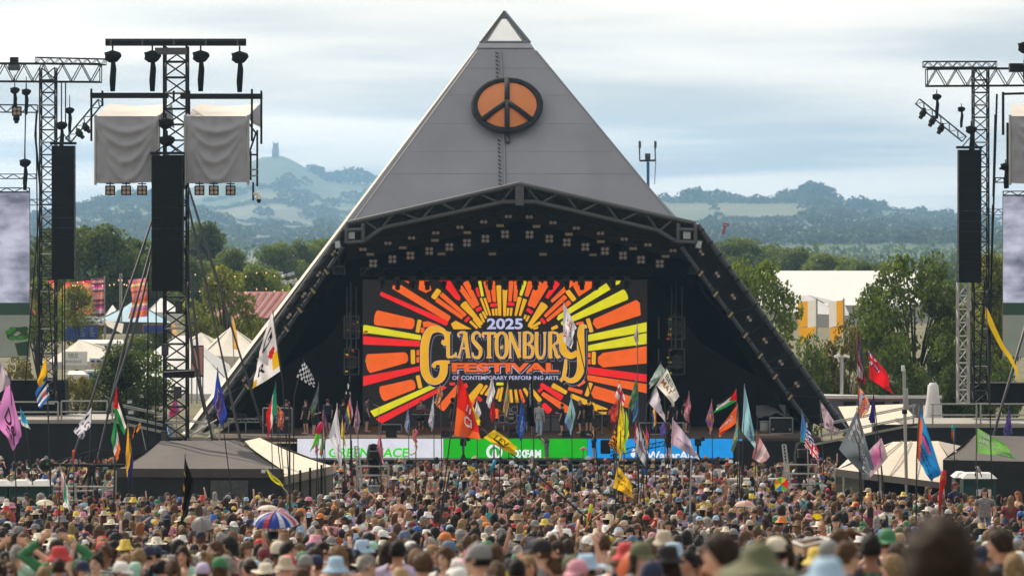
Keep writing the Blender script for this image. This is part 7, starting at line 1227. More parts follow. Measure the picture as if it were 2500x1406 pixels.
    tor = (np.isin(nms, ['torso', 'shoulder']) | ((nms == 'thigh') & (z > .80))) & (z > .84); tor &= ~((z > 1.44) & (abs(x) < .085)); ua = nms == 'upper_arm'; leg = np.isin(nms, ['thigh', 'shin']) | ((nms == 'torso') & (z < 1.02))
    out = dict(body=body, tee=shell('shirt', tor | (ua & (tt < .72)), .017, CLOTHM), long=shell('shirt', tor | ua | ((nms == 'forearm') & (tt < .93)), .017, CLOTHM), vest=shell('shirt', tor & ~((abs(x) > .145) & (z > 1.30)), .013, CLOTHM), trousers=shell('trousers', leg & (z > .08), .016, CLOTHM), shorts=shell('shorts', leg & (z > .55), .02, CLOTHM))
    return out
POSES = {'arms down': build_body('down', 'down'), 'one arm bent': build_body('down', 'bent'), 'right arm raised': build_body('down', 'up'), 'hands on head': build_body('head', 'head'), 'holding up a phone': build_body('phone', 'phone'), 'arms crossed': build_body('cross', 'cross'), 'hand on hip': build_body('hip', 'bent')}
# hair and hats, modelled round the head centre
def hair_mesh(kind):
    rng = random.Random(kind); n, m = 28, 13; vs, fs = [], []; ex = {'short': .010, 'crop': .004, 'long': .016, 'bun': .010, 'curly': .040, 'ponytail': .010, 'bob': .018, 'quiff': .016}[kind]; am = .020 if kind == 'curly' else .011
    def pt(th, ph, drop=0.0):
        q = Vector((math.sin(th) * math.cos(ph), math.sin(th) * math.sin(ph), math.cos(th))); nz = mnoise.noise(Vector((q.x * 9, q.y * 9, q.z * 5 + len(kind)))) * am + (mnoise.noise(q * 24) * am * .7)
        e = ex + nz + (.022 * max(0, q.y) * max(0, q.z) if kind == 'quiff' else 0); return Vector(((.078 + e) * q.x, (.098 + e) * q.y, (.120 + e) * q.z - drop))
    for i in range(m + 1):
        for k in range(n):
            ph = 2 * math.pi * k / n; f = max(0, math.sin(ph)); tm = R(112 - 54 * f ** .8) if kind not in ('long', 'bob') else R(108 - 48 * f ** 1.4); vs.append(pt(tm * i / m if i else .001, ph))
    rows = m + 1
    if kind in ('long', 'bob'):
        L = .34 if kind == 'long' else .14
        for j in range(1, 7):
            for k in range(n):
                ph = 2 * math.pi * k / n; f = max(0, math.sin(ph) - .1); b = vs[m * n + k]; d = L * j / 6 * (1 if f < .25 else 0); w = 1 + .12 * math.sin(j * .5) + .05 * mnoise.noise(Vector((k * .9, j * .4, 3))); vs.append(Vector((b.x * w * (1 - .04 * j), b.y * w - .006 * j, b.z - d)) if d else Vector((b.x, b.y, b.z - .001 * j)))
        rows += 6
    for i in range(rows - 1):
        for k in range(n): fs.append((i * n + k, (i + 1) * n + k, (i + 1) * n + (k + 1) % n, i * n + (k + 1) % n))
    def add(g): o = len(vs); vs.extend(g[0]); fs.extend([tuple(i + o for i in f) for f in g[1]])
    if kind == 'bun': add(ellipsoid((0, -.075, .115), (.045, .045, .042), lambda x, y, z: (x * (1 + .1 * math.sin(9 * z)), y, z)))
    if kind == 'ponytail': add(tube_geo([(0, -.10, .06), (0, -.15, .05), (0, -.165, -.04), (0, -.14, -.15), (0, -.13, -.22)], [.02, .03, .034, .026, .008], 8))
    me = bpy.data.meshes.new('hair'); me.from_pydata([tuple(v + HC) for v in vs], [], fs); me.materials.append(HAIRM); me.polygons.foreach_set('use_smooth', [True] * len(me.polygons)); return me
HAIR = {k: hair_mesh(k) for k in ('short', 'crop', 'long', 'bun', 'curly', 'ponytail', 'bob', 'quiff')}
def hat_mesh(kind):
    vs, fs = [], []; n = 26
    def rev(prof, sy=1.2, fn=None, cy=0.0):
        v, f = lathe(prof, n, 0, cy, 1.0, sy); o = len(vs); vs.extend([Vector(fn(*q) if fn else q) for q in v]); fs.extend([tuple(i + o for i in q) for q in f])
    def brim(sgn, w=.085, dn=.03):
        o = len(vs); k = 11
        for r in (0, .5, 1):
            for i in range(k): a = R(18 + 144 * i / (k - 1)); e = w * r * (math.sin(a) ** .6); vs.append(Vector((.094 * math.cos(a) * (1 - .06 * r), sgn * (.108 * math.sin(a) + e), .040 - dn * r * math.sin(a) - .022 * abs(math.cos(a)) * r)))
        for r in (0, 1):
            for i in range(k - 1): fs.append((o + r * k + i, o + r * k + i + 1, o + (r + 1) * k + i + 1, o + (r + 1) * k + i))
    dome = [(.001, .146), (.045, .139), (.074, .115), (.090, .075), (.094, .035), (.093, .020)]
    if kind == 'cap': rev(dome); brim(1)
    elif kind == 'backwards cap': rev(dome); brim(-1, .07)
    elif kind == 'beanie': rev([(.001, .150), (.05, .142), (.082, .112), (.096, .06), (.099, .01), (.101, -.01), (.096, -.014)])
    elif kind == 'headscarf': rev([(.001, .140), (.05, .132), (.078, .105), (.093, .06), (.094, .01), (.090, -.03)], fn=lambda x, y, z: (x, y - (.03 if y < -.08 and z < .03 else 0), z - (.05 * max(0, -y * 9) if z < .03 else 0)))
    elif kind == 'bucket hat': rev([(.001, .138), (.055, .136), (.076, .128), (.088, .07), (.096, .032), (.128, .002), (.150, -.022), (.150, -.027), (.098, .026)], 1.17)
    elif kind == 'straw hat': rev([(.001, .142), (.045, .146), (.072, .138), (.088, .085), (.095, .036), (.150, .024), (.182, .028), (.182, .022), (.096, .030)], 1.14, lambda x, y, z: (x, y, z + .02 * (x / .18) ** 2 - (.018 if z > .14 and abs(x) < .03 else 0)))
    elif kind == 'sun hat': rev([(.001, .132), (.06, .128), (.086, .09), (.096, .035), (.16, -.005), (.215, -.03), (.215, -.034), (.097, .028)], 1.1, lambda x, y, z: (x, y, z + .012 * math.sin(3 * math.atan2(y, x)) * (abs(x) + abs(y)) * 4))
    elif kind == 'cowboy hat': rev([(.001, .150), (.035, .160), (.066, .156), (.086, .09), (.096, .036), (.155, .026), (.205, .034), (.205, .028), (.097, .030)], 1.12, lambda x, y, z: (x, y, z + (.085 * (abs(x) / .2) ** 2.2 if z < .06 else 0) - (.03 if z > .148 and abs(x) < .03 else 0)))
    me = bpy.data.meshes.new('hat'); me.from_pydata([tuple(v + HC) for v in vs], [], fs); me.materials.append(HATM); me.polygons.foreach_set('use_smooth', [True] * len(me.polygons)); return me
HATS = {k: hat_mesh(k) for k in ('cap', 'backwards cap', 'beanie', 'headscarf', 'bucket hat', 'straw hat', 'sun hat', 'cowboy hat')}
bm = bmesh.new()
for s in (-1, 1): bmesh.ops.create_cube(bm, size=1, matrix=Matrix.Translation((.033 * s, .104, 1.637)) @ Matrix.Diagonal((.050, .012, .036, 1))); bmesh.ops.create_cube(bm, size=1, matrix=Matrix.Translation((.078 * s, .05, 1.642)) @ Matrix.Diagonal((.006, .11, .010, 1)))
bmesh.ops.create_cube(bm, size=1, matrix=Matrix.Translation((0, .108, 1.645)) @ Matrix.Diagonal((.02, .008, .007, 1))); SHADES = bpy.data.meshes.new('sunglasses'); bm.to_mesh(SHADES); bm.free(); SHADES.materials.append(GLASSM)
bm = bmesh.new(); bmesh.ops.create_cube(bm, size=1, matrix=Matrix.Translation((0, -.185, 1.20)) @ Matrix.Diagonal((.27, .14, .40, 1))); bmesh.ops.bevel(bm, geom=bm.edges[:], offset=.045, segments=2, affect='EDGES')
for s in (-1, 1): bmesh.ops.create_cube(bm, size=1, matrix=Matrix.Translation((.095 * s, -.01, 1.46)) @ Matrix.Diagonal((.05, .26, .02, 1))); bmesh.ops.create_cube(bm, size=1, matrix=Matrix.Translation((.095 * s, .125, 1.31)) @ Matrix.Diagonal((.05, .015, .30, 1)))
PACK = bpy.data.meshes.new('backpack'); bm.to_mesh(PACK); bm.free(); PACK.materials.append(CLOTHM)
bm = bmesh.new(); bmesh.ops.create_cube(bm, size=1, matrix=Matrix.Translation((0, .40, 1.56)) @ Matrix.Diagonal((.075, .010, .15, 1))); PHONE = bpy.data.meshes.new('phone'); bm.to_mesh(PHONE); bm.free(); PHONE.materials.append(GLASSM)
CN = {'black': (.016, .016, .018), 'navy': (.022, .032, .075), 'white': (.74, .73, .72), 'beige': (.48, .40, .30), 'tan': (.38, .26, .14), 'grey': (.22, .22, .23), 'pink': (.62, .28, .36), 'pale blue': (.36, .52, .68), 'blue': (.05, .12, .38), 'green': (.05, .20, .09), 'olive': (.11, .12, .06), 'red': (.50, .05, .05), 'maroon': (.16, .03, .045), 'yellow': (.66, .50, .08), 'denim blue': (.10, .16, .26), 'teal': (.05, .30, .32), 'orange': (.64, .22, .06), 'mint': (.36, .58, .48), 'lilac': (.48, .40, .60), 'brown': (.14, .075, .04), 'cream': (.66, .60, .48), 'lime': (.50, .66, .10)}
HN = {'dark brown': (.030, .018, .012), 'black': (.012, .011, .011), 'brown': (.085, .046, .024), 'blond': (.27, .18, .09), 'grey': (.28, .27, .26), 'ginger': (.24, .085, .025), 'light brown': (.17, .10, .05)}
SKINS = [(.66, .385, .285), (.60, .33, .235), (.70, .44, .34), (.50, .27, .18), (.30, .15, .09), (.14, .07, .044), (.64, .34, .255)]
LABELS = set(); PEOPLE = []; KEEP = []
def kid(nm, me, parent, color=None, ma=None):
    o = bpy.data.objects.new(nm, me); COL.objects.link(o); o.parent = parent
    if color: o.color = tuple(color) + (1,)
    if ma: o.material_slots[0].link = 'OBJECT'; o.material_slots[0].material = ma
    return o
def face_word(rot):
    a = (math.degrees(rot) + 180) % 360 - 180
    return 'back to camera' if abs(a) < 45 else ('facing the camera' if abs(a) > 135 else ('facing left' if a > 0 else 'facing right'))
def person(x, y, h, rot, pose='arms down', hat=None, hatc=None, hair='short', hairc='brown', top='tee', topc='white', pat=None, shades=False, pack=None, skin=0, legs='shorts', legc='denim blue', group='people in the crowd', where='', label=None, z=None):
    T = POSES[pose]; b = bpy.data.objects.new('person', T['body']); COL.objects.link(b); b.location = (x, y, gz(y) if z is None else z); b.rotation_euler.z = rot; b.scale = (h / 1.755,) * 3; b.color = SKINS[skin] + (1,)
    if top != 'bare': kid('shirt', T[top], b, CN[topc], {'striped': STRIPEM, 'printed': FLORALM}.get(pat))
    kid('trousers' if legs == 'trousers' else 'shorts', T[legs], b, CN[legc])
    if hair != 'bald' and not (hat in ('beanie', 'headscarf') and hair in ('crop', 'short')): kid('hair', HAIR[hair if not hat or hair in ('long', 'bob', 'ponytail', 'crop') else 'crop'], b, HN[hairc])
    if hat: o = kid('hat', HATS[hat], b, CN[hatc])
    if shades: kid('sunglasses', SHADES, b)
    if pack: kid('backpack', PACK, b, CN[pack])
    if pose == 'holding up a phone': kid('phone', PHONE, b)
    tw = {'tee': 't-shirt', 'long': 'long sleeved shirt', 'vest': 'vest top', 'bare': ''}[top]; hw = '%s %s' % (hatc, hat) if hat else ('a bald head' if hair == 'bald' else '%s %s hair' % ({'short': 'short', 'crop': 'cropped', 'bun': 'bunned', 'quiff': 'swept up'}.get(hair, hair), hairc))
    lb = label or 'person %s %s, %s, %s' % ('in' if hat else 'with', hw, 'bare chested' if top == 'bare' else ('%s %s%s' % (topc, pat + ' ' if pat else '', tw)), face_word(rot))
    if not label:
        if pose != 'arms down' and len(lb.split()) + len(pose.split()) < 16: lb += ', ' + pose
        if where: lb += ', ' + where
    tag(b, lb, 'person', group); LABELS.add(lb); return b
def rand_person(x, y, rng, where=''):
    for _ in range(60):
        hats = rng.random() < .42; a = rng.random(); rot = rng.gauss(0, .45) if a < .62 else (rng.choice((1, -1)) * rng.uniform(.9, 2.2) if a < .86 else math.pi + rng.gauss(0, .6))
        kw = dict(hat=rng.choices(('cap', 'bucket hat', 'straw hat', 'sun hat', 'cowboy hat', 'backwards cap', 'beanie', 'headscarf'), (42, 18, 9, 4, 3, 12, 3, 4))[0] if hats else None)
        if hats: kw['hatc'] = rng.choices(('tan', 'cream', 'brown', 'beige', 'black', 'white'), (5, 4, 2, 3, 2, 2))[0] if kw['hat'] in ('straw hat', 'cowboy hat', 'sun hat') else rng.choice(('black', 'black', 'black', 'navy', 'navy', 'grey', 'white', 'white', 'beige', 'grey', 'pink', 'pale blue', 'blue', 'green', 'olive', 'red', 'maroon', 'yellow', 'denim blue', 'orange', 'mint', 'lilac', 'cream'))
        kw.update(hair=rng.choices(('short', 'crop', 'long', 'bun', 'curly', 'ponytail', 'bob', 'quiff', 'bald'), (24, 10, 22, 6, 8, 10, 6, 10, 2))[0], hairc=rng.choices(tuple(HN), (28, 20, 22, 9, 7, 4, 10))[0], top=rng.choices(('tee', 'long', 'vest', 'bare'), (48, 12, 30, 10))[0], topc=rng.choice(('black', 'navy', 'grey', 'white', 'white', 'white', 'cream', 'black', 'black', 'navy', 'grey', 'pale blue', 'pink', 'olive', 'teal', 'red', 'yellow', 'mint', 'lilac', 'blue', 'orange', 'green', 'beige', 'denim blue', 'maroon')), pat=rng.choices((None, 'striped', 'printed'), (70, 8, 22))[0], shades=rng.random() < .4, pack=rng.choice(('black', 'navy', 'teal', 'olive', 'maroon')) if rng.random() < .1 else None, skin=rng.choices(range(7), (24, 22, 20, 12, 7, 5, 12))[0], legs=rng.choice(('shorts', 'trousers')), legc=rng.choice(('denim blue', 'black', 'beige', 'navy', 'white')), pose=rng.choices(tuple(POSES), (56, 20, 2, 2, 3, 9, 8))[0])
        hw = (kw['hat'], kw.get('hatc')) if hats else (kw['hair'], kw['hairc']); key = (hw, kw['top'], kw['topc'] if kw['top'] != 'bare' else '', kw['pat'] if kw['top'] != 'bare' else '', face_word(rot), kw['pose'])
        if key not in LABELS: LABELS.add(key); person(x, y, rng.uniform(1.58, 1.88), rot, where=where, **kw); return
# the front rows, placed one by one: x, top row, photo scale (px per metre), then looks
B_, FC, LF, RT = 0.0, math.pi, 1.35, -1.35
FRONT = [(179, 1360, 155, LF, dict(hat='bucket hat', hatc='navy', topc='navy', shades=True)), (200, 1345, 150, RT, dict(hat='cap', hatc='cream', topc='black')), (250, 1364, 160, B_, dict(hat='beanie', hatc='maroon', topc='black')), (330, 1374, 195, B_, dict(hat='headscarf', hatc='mint', hair='long', hairc='blond', topc='teal')), (420, 1357, 175, B_, dict(hat='bucket hat', hatc='grey', topc='olive')), (456, 1346, 165, B_, dict(hairc='light brown', topc='cream')),
 (552, 1362, 200, B_, dict(hair='curly', hairc='grey', topc='red', pat='printed')), (26, 1374, 190, FC, dict(hair='bob', hairc='light brown', topc='beige', shades=True)), (107, 1384, 215, B_, dict(hair='bob', hairc='blond', topc='white')), (495, 1378, 210, B_, dict(hat='cap', hatc='lilac', topc='white')), (610, 1366, 205, LF, dict(hair='short', hairc='dark brown', topc='grey')), (820, 1362, 235, B_, dict(hat='bucket hat', hatc='pale blue', topc='white')), (848, 1338, 185, LF, dict(hat='cap', hatc='denim blue', topc='black')),
 (770, 1358, 195, LF, dict(hat='cap', hatc='navy', topc='grey')), (895, 1352, 235, RT, dict(hair='crop', hairc='grey', topc='navy', shades=True)), (952, 1350, 190, FC, dict(hat='sun hat', hatc='tan', hair='bob', hairc='brown', topc='black', shades=True)), (1012, 1334, 200, B_, dict(hair='curly', hairc='black', topc='black')), (1088, 1336, 225, 2.6, dict(hair='long', hairc='brown', topc='white')), (1165, 1338, 275, LF, dict(hat='cap', hatc='pink', topc='white', skin=0)), (978, 1388, 245, B_, dict(hat='sun hat', hatc='tan', topc='beige')),
 (697, 1360, 205, B_, dict(hat='bucket hat', hatc='beige', topc='black', pat='printed')), (648, 1378, 210, B_, dict(hat='straw hat', hatc='cream', topc='white')), (1250, 1366, 235, B_, dict(hat='bucket hat', hatc='black', topc='green')), (1322, 1320, 235, LF, dict(hat='cap', hatc='black', topc='grey', shades=True)), (1262, 1364, 255, B_, dict(hair='short', hairc='black', topc='black')), (1352, 1362, 235, LF, dict(hair='bun', hairc='brown', topc='navy')), (1473, 1305, 190, B_, dict(hair='quiff', hairc='brown', topc='white')),
 (1621, 1284, 195, B_, dict(hat='bucket hat', hatc='beige', topc='teal')), (1508, 1340, 230, B_, dict(hat='bucket hat', hatc='brown', topc='white')), (1578, 1348, 225, LF, dict(hat='backwards cap', hatc='pink', hair='bun', hairc='black', topc='red', top='vest')), (1644, 1328, 215, LF, dict(hat='bucket hat', hatc='pale blue', topc='lilac')), (1432, 1358, 275, B_, dict(hat='straw hat', hatc='pale blue', topc='pale blue')), (1682, 1344, 240, 2.2, dict(hair='ponytail', hairc='black', topc='beige', skin=3)), (1762, 1306, 400, LF, dict(hair='quiff', hairc='dark brown', topc='beige', skin=0)),
 (1852, 1330, 470, B_, dict(hat='sun hat', hatc='olive', topc='navy')), (2296, 1284, 790, B_, dict(hair='curly', hairc='dark brown', topc='black')), (2018, 1366, 480, B_, dict(hat='sun hat', hatc='pale blue', topc='white')), (2126, 1306, 255, B_, dict(hair='quiff', hairc='black', topc='green', pat='printed', skin=4)), (2068, 1322, 290, RT, dict(hair='short', hairc='brown', topc='navy', shades=True)), (2166, 1288, 215, B_, dict(hat='backwards cap', hatc='green', topc='maroon')), (1908, 1304, 235, LF, dict(hair='short', hairc='brown', topc='lilac')),
 (1994, 1340, 245, B_, dict(hat='bucket hat', hatc='yellow', topc='navy')), (2442, 1296, 265, LF, dict(hair='quiff', hairc='dark brown', topc='black', skin=1)), (2476, 1352, 270, B_, dict(hair='long', hairc='blond', topc='cream')), (2180, 1356, 265, LF, dict(hair='bob', hairc='blond', topc='pink', pat='printed')), (2048, 1288, 200, B_, dict(hair='curly', hairc='brown', topc='grey')), (2450, 1276, 190, RT, dict(hair='curly', hairc='black', topc='white', skin=4)), (1890, 1280, 180, B_, dict(hair='short', hairc='black', topc='white')), (2074, 1258, 130, LF, dict(hat='cowboy hat', hatc='brown', topc='black', shades=True)),
 (1395, 1360, 250, B_, dict(hat='cap', hatc='olive', topc='denim blue')), (1730, 1375, 270, B_, dict(hair='short', hairc='ginger', topc='olive')), (2390, 1375, 285, LF, dict(hair='long', hairc='brown', topc='orange')), (1120, 1390, 260, B_, dict(hat='cap', hatc='white', topc='red')), (740, 1385, 250, RT, dict(hair='short', hairc='brown', topc='teal')), (1870, 1384, 300, LF, dict(hat='cap', hatc='grey', topc='cream'))]
spots = []
for k, (x, yt, p, rot, kw) in enumerate(FRONT):
    d = F / p; X = (x - CX) / p; h = min(1.98, max(1.5, CZ - (yt - HY) / p - gz(d))); kw = dict(kw); kw.setdefault('legc', 'denim blue'); kw.setdefault('skin', k % 3)
    lb = {1762: 'large blurred dark haired head facing left near the bottom right of centre', 1852: 'large blurred person in olive brimmed hat at bottom right of centre', 2296: 'biggest blurred dark brown haired head at bottom right', 2018: 'large blurred person in pale blue hat at the bottom right'}.get(x)
    person(X, d, h, rot + random.uniform(-.2, .2), where='near the bottom edge', label=lb, **kw); spots.append((X, d))
rng = random.Random(21); cand = []; d = 33.0
while d < 195.5:
    step = 1.14
    w = 1300 * d / F; n = int(2 * w / step) + 2
    for i in range(n): cand.append((-w + (i + .5) * step + rng.uniform(-.5, .5), d + rng.uniform(-.5, .5)))
    d += step
def free(X, d):
    px = CX + X * F / d
    if d < 60 and any((X - a) ** 2 + (d - b) ** 2 < .36 for a, b in spots): return False
    if 280 < px < 820 and d > 151: return False
    if px > 2035 and d > 159: return False
    if px < 290 and 146 < d < 163: return False
    if px > 2300 and d > 146: return False
    for c in (918, 1962):
        if c - 58 < px < c + 42 and 164 < d < 173: return False
    if px < 1000 and d < 43: return False
    return d < 194.6
cand = [q for q in cand if free(*q)]; cand.sort(key=lambda q: q[1]); NEAR = [q for q in cand if abs(q[0]) < 1262 * q[1] / F][:246]; ns = set(NEAR)
for X, d in NEAR: rand_person(X, d, rng)
FAR = [q for q in cand if q not in ns]
# everyone further back: one dense crowd
def far_crowd():
    g = np.random.default_rng(4); parts = {}
    def pack(lst):
        V, T, K = [], [], []; o = 0
        for (v, f), k in lst:
            v = [tuple(q) for q in v]; V += v; K += [k] * len(v)
            for q in f:
                for i in range(1, len(q) - 1): T.append((q[0] + o, q[i] + o, q[i + 1] + o))
            o += len(v)
        return np.array(V, float), np.array(T, int), np.array(K)
    def ring(rows, n=9):
        vs, fs = [], []
        for z, rx, ry, cy in rows:
            for k in range(n): a = 2 * math.pi * k / n; vs.append((rx * math.cos(a), cy + ry * math.sin(a), z))
        for i in range(len(rows) - 1):
            for k in range(n): fs.append((i * n + k, i * n + (k + 1) % n, (i + 1) * n + (k + 1) % n, (i + 1) * n + k))
        return vs, fs
    torso = ring([(.86, .17, .12, 0), (1.0, .16, .12, 0), (1.15, .16, .115, 0), (1.30, .185, .12, 0), (1.40, .19, .10, 0), (1.46, .09, .07, 0)]); neck = ring([(1.44, .06, .06, 0), (1.56, .055, .055, 0)], 7); head = ellipsoid(HC, (.077, .097, .119), head_fn, 8, 6)
    legs = [tube_geo([(.09 * s, 0, .9), (.1 * s, .02, .5), (.1 * s, 0, .02)], [.085, .06, .05], 5) for s in (-1, 1)]
    def arms(kind):
        out = []
        for s in (-1, 1):
            E, W = ARM[kind if s > 0 or kind in ('cross', 'head', 'phone') else 'down']; E = (E[0] * s, E[1], E[2]); W = (W[0] * s, W[1], W[2]); S = (.185 * s, 0, 1.40); m = tuple(S[i] + (E[i] - S[i]) * .65 for i in range(3)); out += [(tube_geo([S, m], [.062, .056], 5), 1), (tube_geo([m, E, W, tuple(W[i] + (W[i] - E[i]) * .45 for i in range(3))], [.045, .042, .03, .028], 5), 0)]
        return out
    A = [arms(k) for k in ('down', 'bent', 'cross', 'up', 'head', 'phone')]
    def hairg(L, e):
        rows = [(HC.z + .119 + e, .012, .012, 0), (HC.z + .09 + e * .6, .055 + e, .07 + e, 0), (HC.z + .03, .078 + e, .098 + e, -.004)]; v, f = ring(rows, 9); o = len(v)
        back = [(HC.z + .03, 0), (HC.z - .05, .3), (HC.z - .10 - L, 1)]; vs, fs = [], []
        for z, q in back:
            for k in range(6): a = R(180 + 180 * k / 5); vs.append(((.078 + e) * math.cos(a) * (1 + .1 * q), (.098 + e) * math.sin(a) - .004 - .02 * q, z))
        fs = [(i * 6 + k, i * 6 + k + 1, (i + 1) * 6 + k + 1, (i + 1) * 6 + k) for i in range(2) for k in range(5)]; return v + vs, f + [tuple(i + o for i in q) for q in fs]
    Hs = [(hairg(.0, .008), 2), (hairg(.26, .014), 2), (hairg(.05, .035), 2), (hairg(.10, .012), 2)]
    def low(me): 
        v = [tuple(q.co) for q in me.vertices]; return v, [tuple(p.vertices) for p in me.polygons]
    def hatg(prof, sy, brim=0): 
        v, f = lathe(prof, 10, 0, 0, 1, sy); v = [(a, b, c + HC.z) for a, b, c in v]
        if brim: o = len(v); v += [(.09, .05 * brim, HC.z + .04), (-.09, .05 * brim, HC.z + .04), (-.065, .19 * brim, HC.z + .012), (.065, .19 * brim, HC.z + .012), (0, .205 * brim, HC.z + .012)]; f = f + [(o, o + 1, o + 2, o + 4, o + 3)]
        return v, f
    dome = [(.005, .148), (.06, .135), (.09, .08), (.096, .02)]; HT = [(hatg(dome, 1.2, 1), 3), (hatg(dome, 1.2, -1), 3), (hatg([(.005, .138), (.075, .13), (.094, .035), (.15, -.02)], 1.17), 3), (hatg([(.005, .145), (.07, .142), (.094, .04), (.185, .03)], 1.14), 3)]
    base = [(torso, 1), (neck, 0), (head, 0), (legs[0], 4), (legs[1], 4)]; lib = []
    for a in range(6):
        for h in range(4): lib.append(pack(base + A[a] + [Hs[h]]))
        for q in range(4): lib.append(pack(base + A[a] + [Hs[q % 2], HT[q]]))
    hatw = [CN[k] for k in ('black', 'black', 'black', 'navy', 'navy', 'grey', 'white', 'white', 'beige', 'brown', 'grey', 'pink', 'pale blue', 'blue', 'green', 'olive', 'red', 'maroon', 'yellow', 'denim blue', 'tan', 'orange', 'cream')]; topw = [CN[k] for k in ('white', 'white', 'white', 'white', 'cream', 'pink', 'lilac', 'black', 'black', 'navy', 'grey', 'navy', 'grey', 'pale blue', 'pink', 'olive', 'teal', 'red', 'yellow', 'mint', 'lilac', 'blue', 'beige', 'denim blue', 'maroon')]; straw = [CN[k] for k in ('tan', 'cream', 'brown', 'beige')]; hcol = list(HN.values()); VV, TT, CC = [], [], []; off = 0
    for X, d in FAR:
        a = g.choice(6, p=(.62, .19, .13, .02, .015, .025)); q = g.integers(0, 4) if g.random() < .64 else 4 + g.choice(4, p=(.50, .16, .22, .12)); V, T, K = lib[a * 8 + q]
        r = g.normal(0, .5) if g.random() < .5 else g.uniform(-math.pi, math.pi); c, s = math.cos(r), math.sin(r); h = g.uniform(1.48, 1.93) / 1.755; w = h * g.uniform(.95, 1.2); lift = g.uniform(.25, .45) if g.random() < .012 and 70 < d < 145 else 0
        P_ = np.stack([(V[:, 0] * c - V[:, 1] * s) * w + X, (V[:, 0] * s + V[:, 1] * c) * w + d, V[:, 2] * h + gz(d) + lift], 1)
        sk = np.array(SKINS[g.choice(7, p=(.24, .22, .2, .12, .07, .05, .1))]) * g.uniform(.85, 1.1); top = np.array(topw[g.integers(len(topw))]) if g.random() > .2 else sk; hc = straw[g.integers(4)] if q == 7 else hatw[g.integers(len(hatw))]
        pal_ = np.array([sk, top * g.uniform(.8, 1.1), hcol[g.choice(7, p=(.28, .22, .22, .09, .07, .03, .09))], hc, CN[('denim blue', 'black', 'beige', 'navy')[g.integers(4)]]]); VV.append(P_); TT.append(T + off); CC.append(pal_[K]); off += len(V)
    m = bpy.data.materials.new('crowd'); m.use_nodes = True; t = m.node_tree; b = t.nodes['Principled BSDF']; b.inputs['Roughness'].default_value = .75; b.inputs['Specular IOR Level'].default_value = .3; at = N(t, 'ShaderNodeAttribute', attribute_name='shade'); co = N(t, 'ShaderNodeTexCoord'); nz = N(t, 'ShaderNodeTexNoise', i_Scale=16.0, i_Detail=3.0); t.links.new(co.outputs['Object'], nz.inputs['Vector']); mr = N(t, 'ShaderNodeMapRange', i_1=.35, i_2=.65, i_3=.72, i_4=1.25); t.links.new(nz.outputs['Fac'], mr.inputs[0]); mu = N(t, 'ShaderNodeVectorMath', operation='MULTIPLY'); t.links.new(at.outputs['Color'], mu.inputs[0]); t.links.new(mr.outputs[0], mu.inputs[1]); t.links.new(mu.outputs[0], b.inputs['Base Color'])
    me = np_mesh('crowd', np.vstack(VV), np.vstack(TT), [m], np.vstack(CC), True); o = bpy.data.objects.new('festival_crowd', me); COL.objects.link(o); tag(o, 'dense crowd of summer festival goers filling the field up to the stage', 'crowd', kind='stuff'); print('crowd', len(FAR), len(me.polygons))
far_crowd()
# ------------------------------------------------------------------ on the stage
def sdist(y): return (CZ - z_dk) * F / (y - HY)
GS = 'crew and players on stage'
for x, yf, h, rot, kw, lb in ((700, 1056, 1.75, B_, dict(topc='black', legc='black'), 'crew member in black beside the big flight case at stage left'), (747, 1060, 1.80, 2.4, dict(topc='black', legc='black', hairc='dark brown'), 'crew member in black shorts and shirt right of the flight case'), (766, 1062, 1.70, -1.2, dict(topc='black', legc='black', pose='one arm bent'), 'crew member bending an arm, second right of the flight case'), (800, 1058, 1.82, .5, dict(topc='navy', legc='black'), 'stage hand in navy under the chequered flag'), (838, 1056, 1.76, -.6, dict(topc='black', legc='black', hair='bun', hairc='brown'), 'stage hand with bunned hair left of the screen'),
    (895, 1055, 1.86, -1.3, dict(topc='grey', pat='printed', legc='black', hairc='dark brown'), 'tall stage hand in a printed shirt at the lower left screen corner'), (1028, 1050, 1.62, 3.0, dict(topc='grey', legc='black', hairc='black', pose='one arm bent'), 'player behind the keyboards left of the drums'), (1105, 1054, 1.78, 1.2, dict(topc='black', legc='black', hair='curly', hairc='black', skin=4), 'person in black leaning between keyboards and drums'), (1316, 1066, 1.80, -.4, dict(hat='cap', hatc='grey', top='long', topc='denim blue', pat='striped', legs='trousers', legc='pale blue'), 'man in plaid shirt and jeans at the middle of the stage'),
    (1372, 1062, 1.66, 1.3, dict(topc='black', legc='black', pose='one arm bent'), 'crew member in black carrying gear by the amplifiers'), (1416, 1058, 1.76, 1.5, dict(topc='black', legc='black', hair='crop', hairc='grey'), 'crew member in black facing left, right of the amplifiers'), (1437, 1057, 1.80, B_, dict(topc='black', legc='black', hair='crop', hairc='brown'), 'crew member in black seen from behind, right of the amplifiers'), (1642, 1060, 1.78, .4, dict(topc='black', legc='black', hairc='blond'), 'crew member in black under the handwritten white flag'), (1672, 1056, 1.74, -1.0, dict(topc='black', legc='black', hairc='dark brown'), 'crew member in black beside the grey portrait flag'), (1968, 1056, 1.74, 1.0, dict(topc='pink', legc='black'), 'person in pink shirt at the right end of the stage')):
    d = sdist(yf); person((x - CX) * d / F, d, h, rot, z=z_dk + .005, group=GS, label=lb, **kw)
zp = P(0, 1119, 197.6).z; r = root('pit_platform', 'low dark camera walkway in the pit before the LED banner', 'platform', P(1500, 1119, 197.6)); box('deck', (P(1270, 0, 197.6).x, 197.6, zp - .05), (26.0, 1.2, .1), GREYDK, r); box('base', (P(1270, 0, 197.6).x, 197.6, zp / 2 - .06), (25.6, 1.0, zp - .14), BLACK, r)
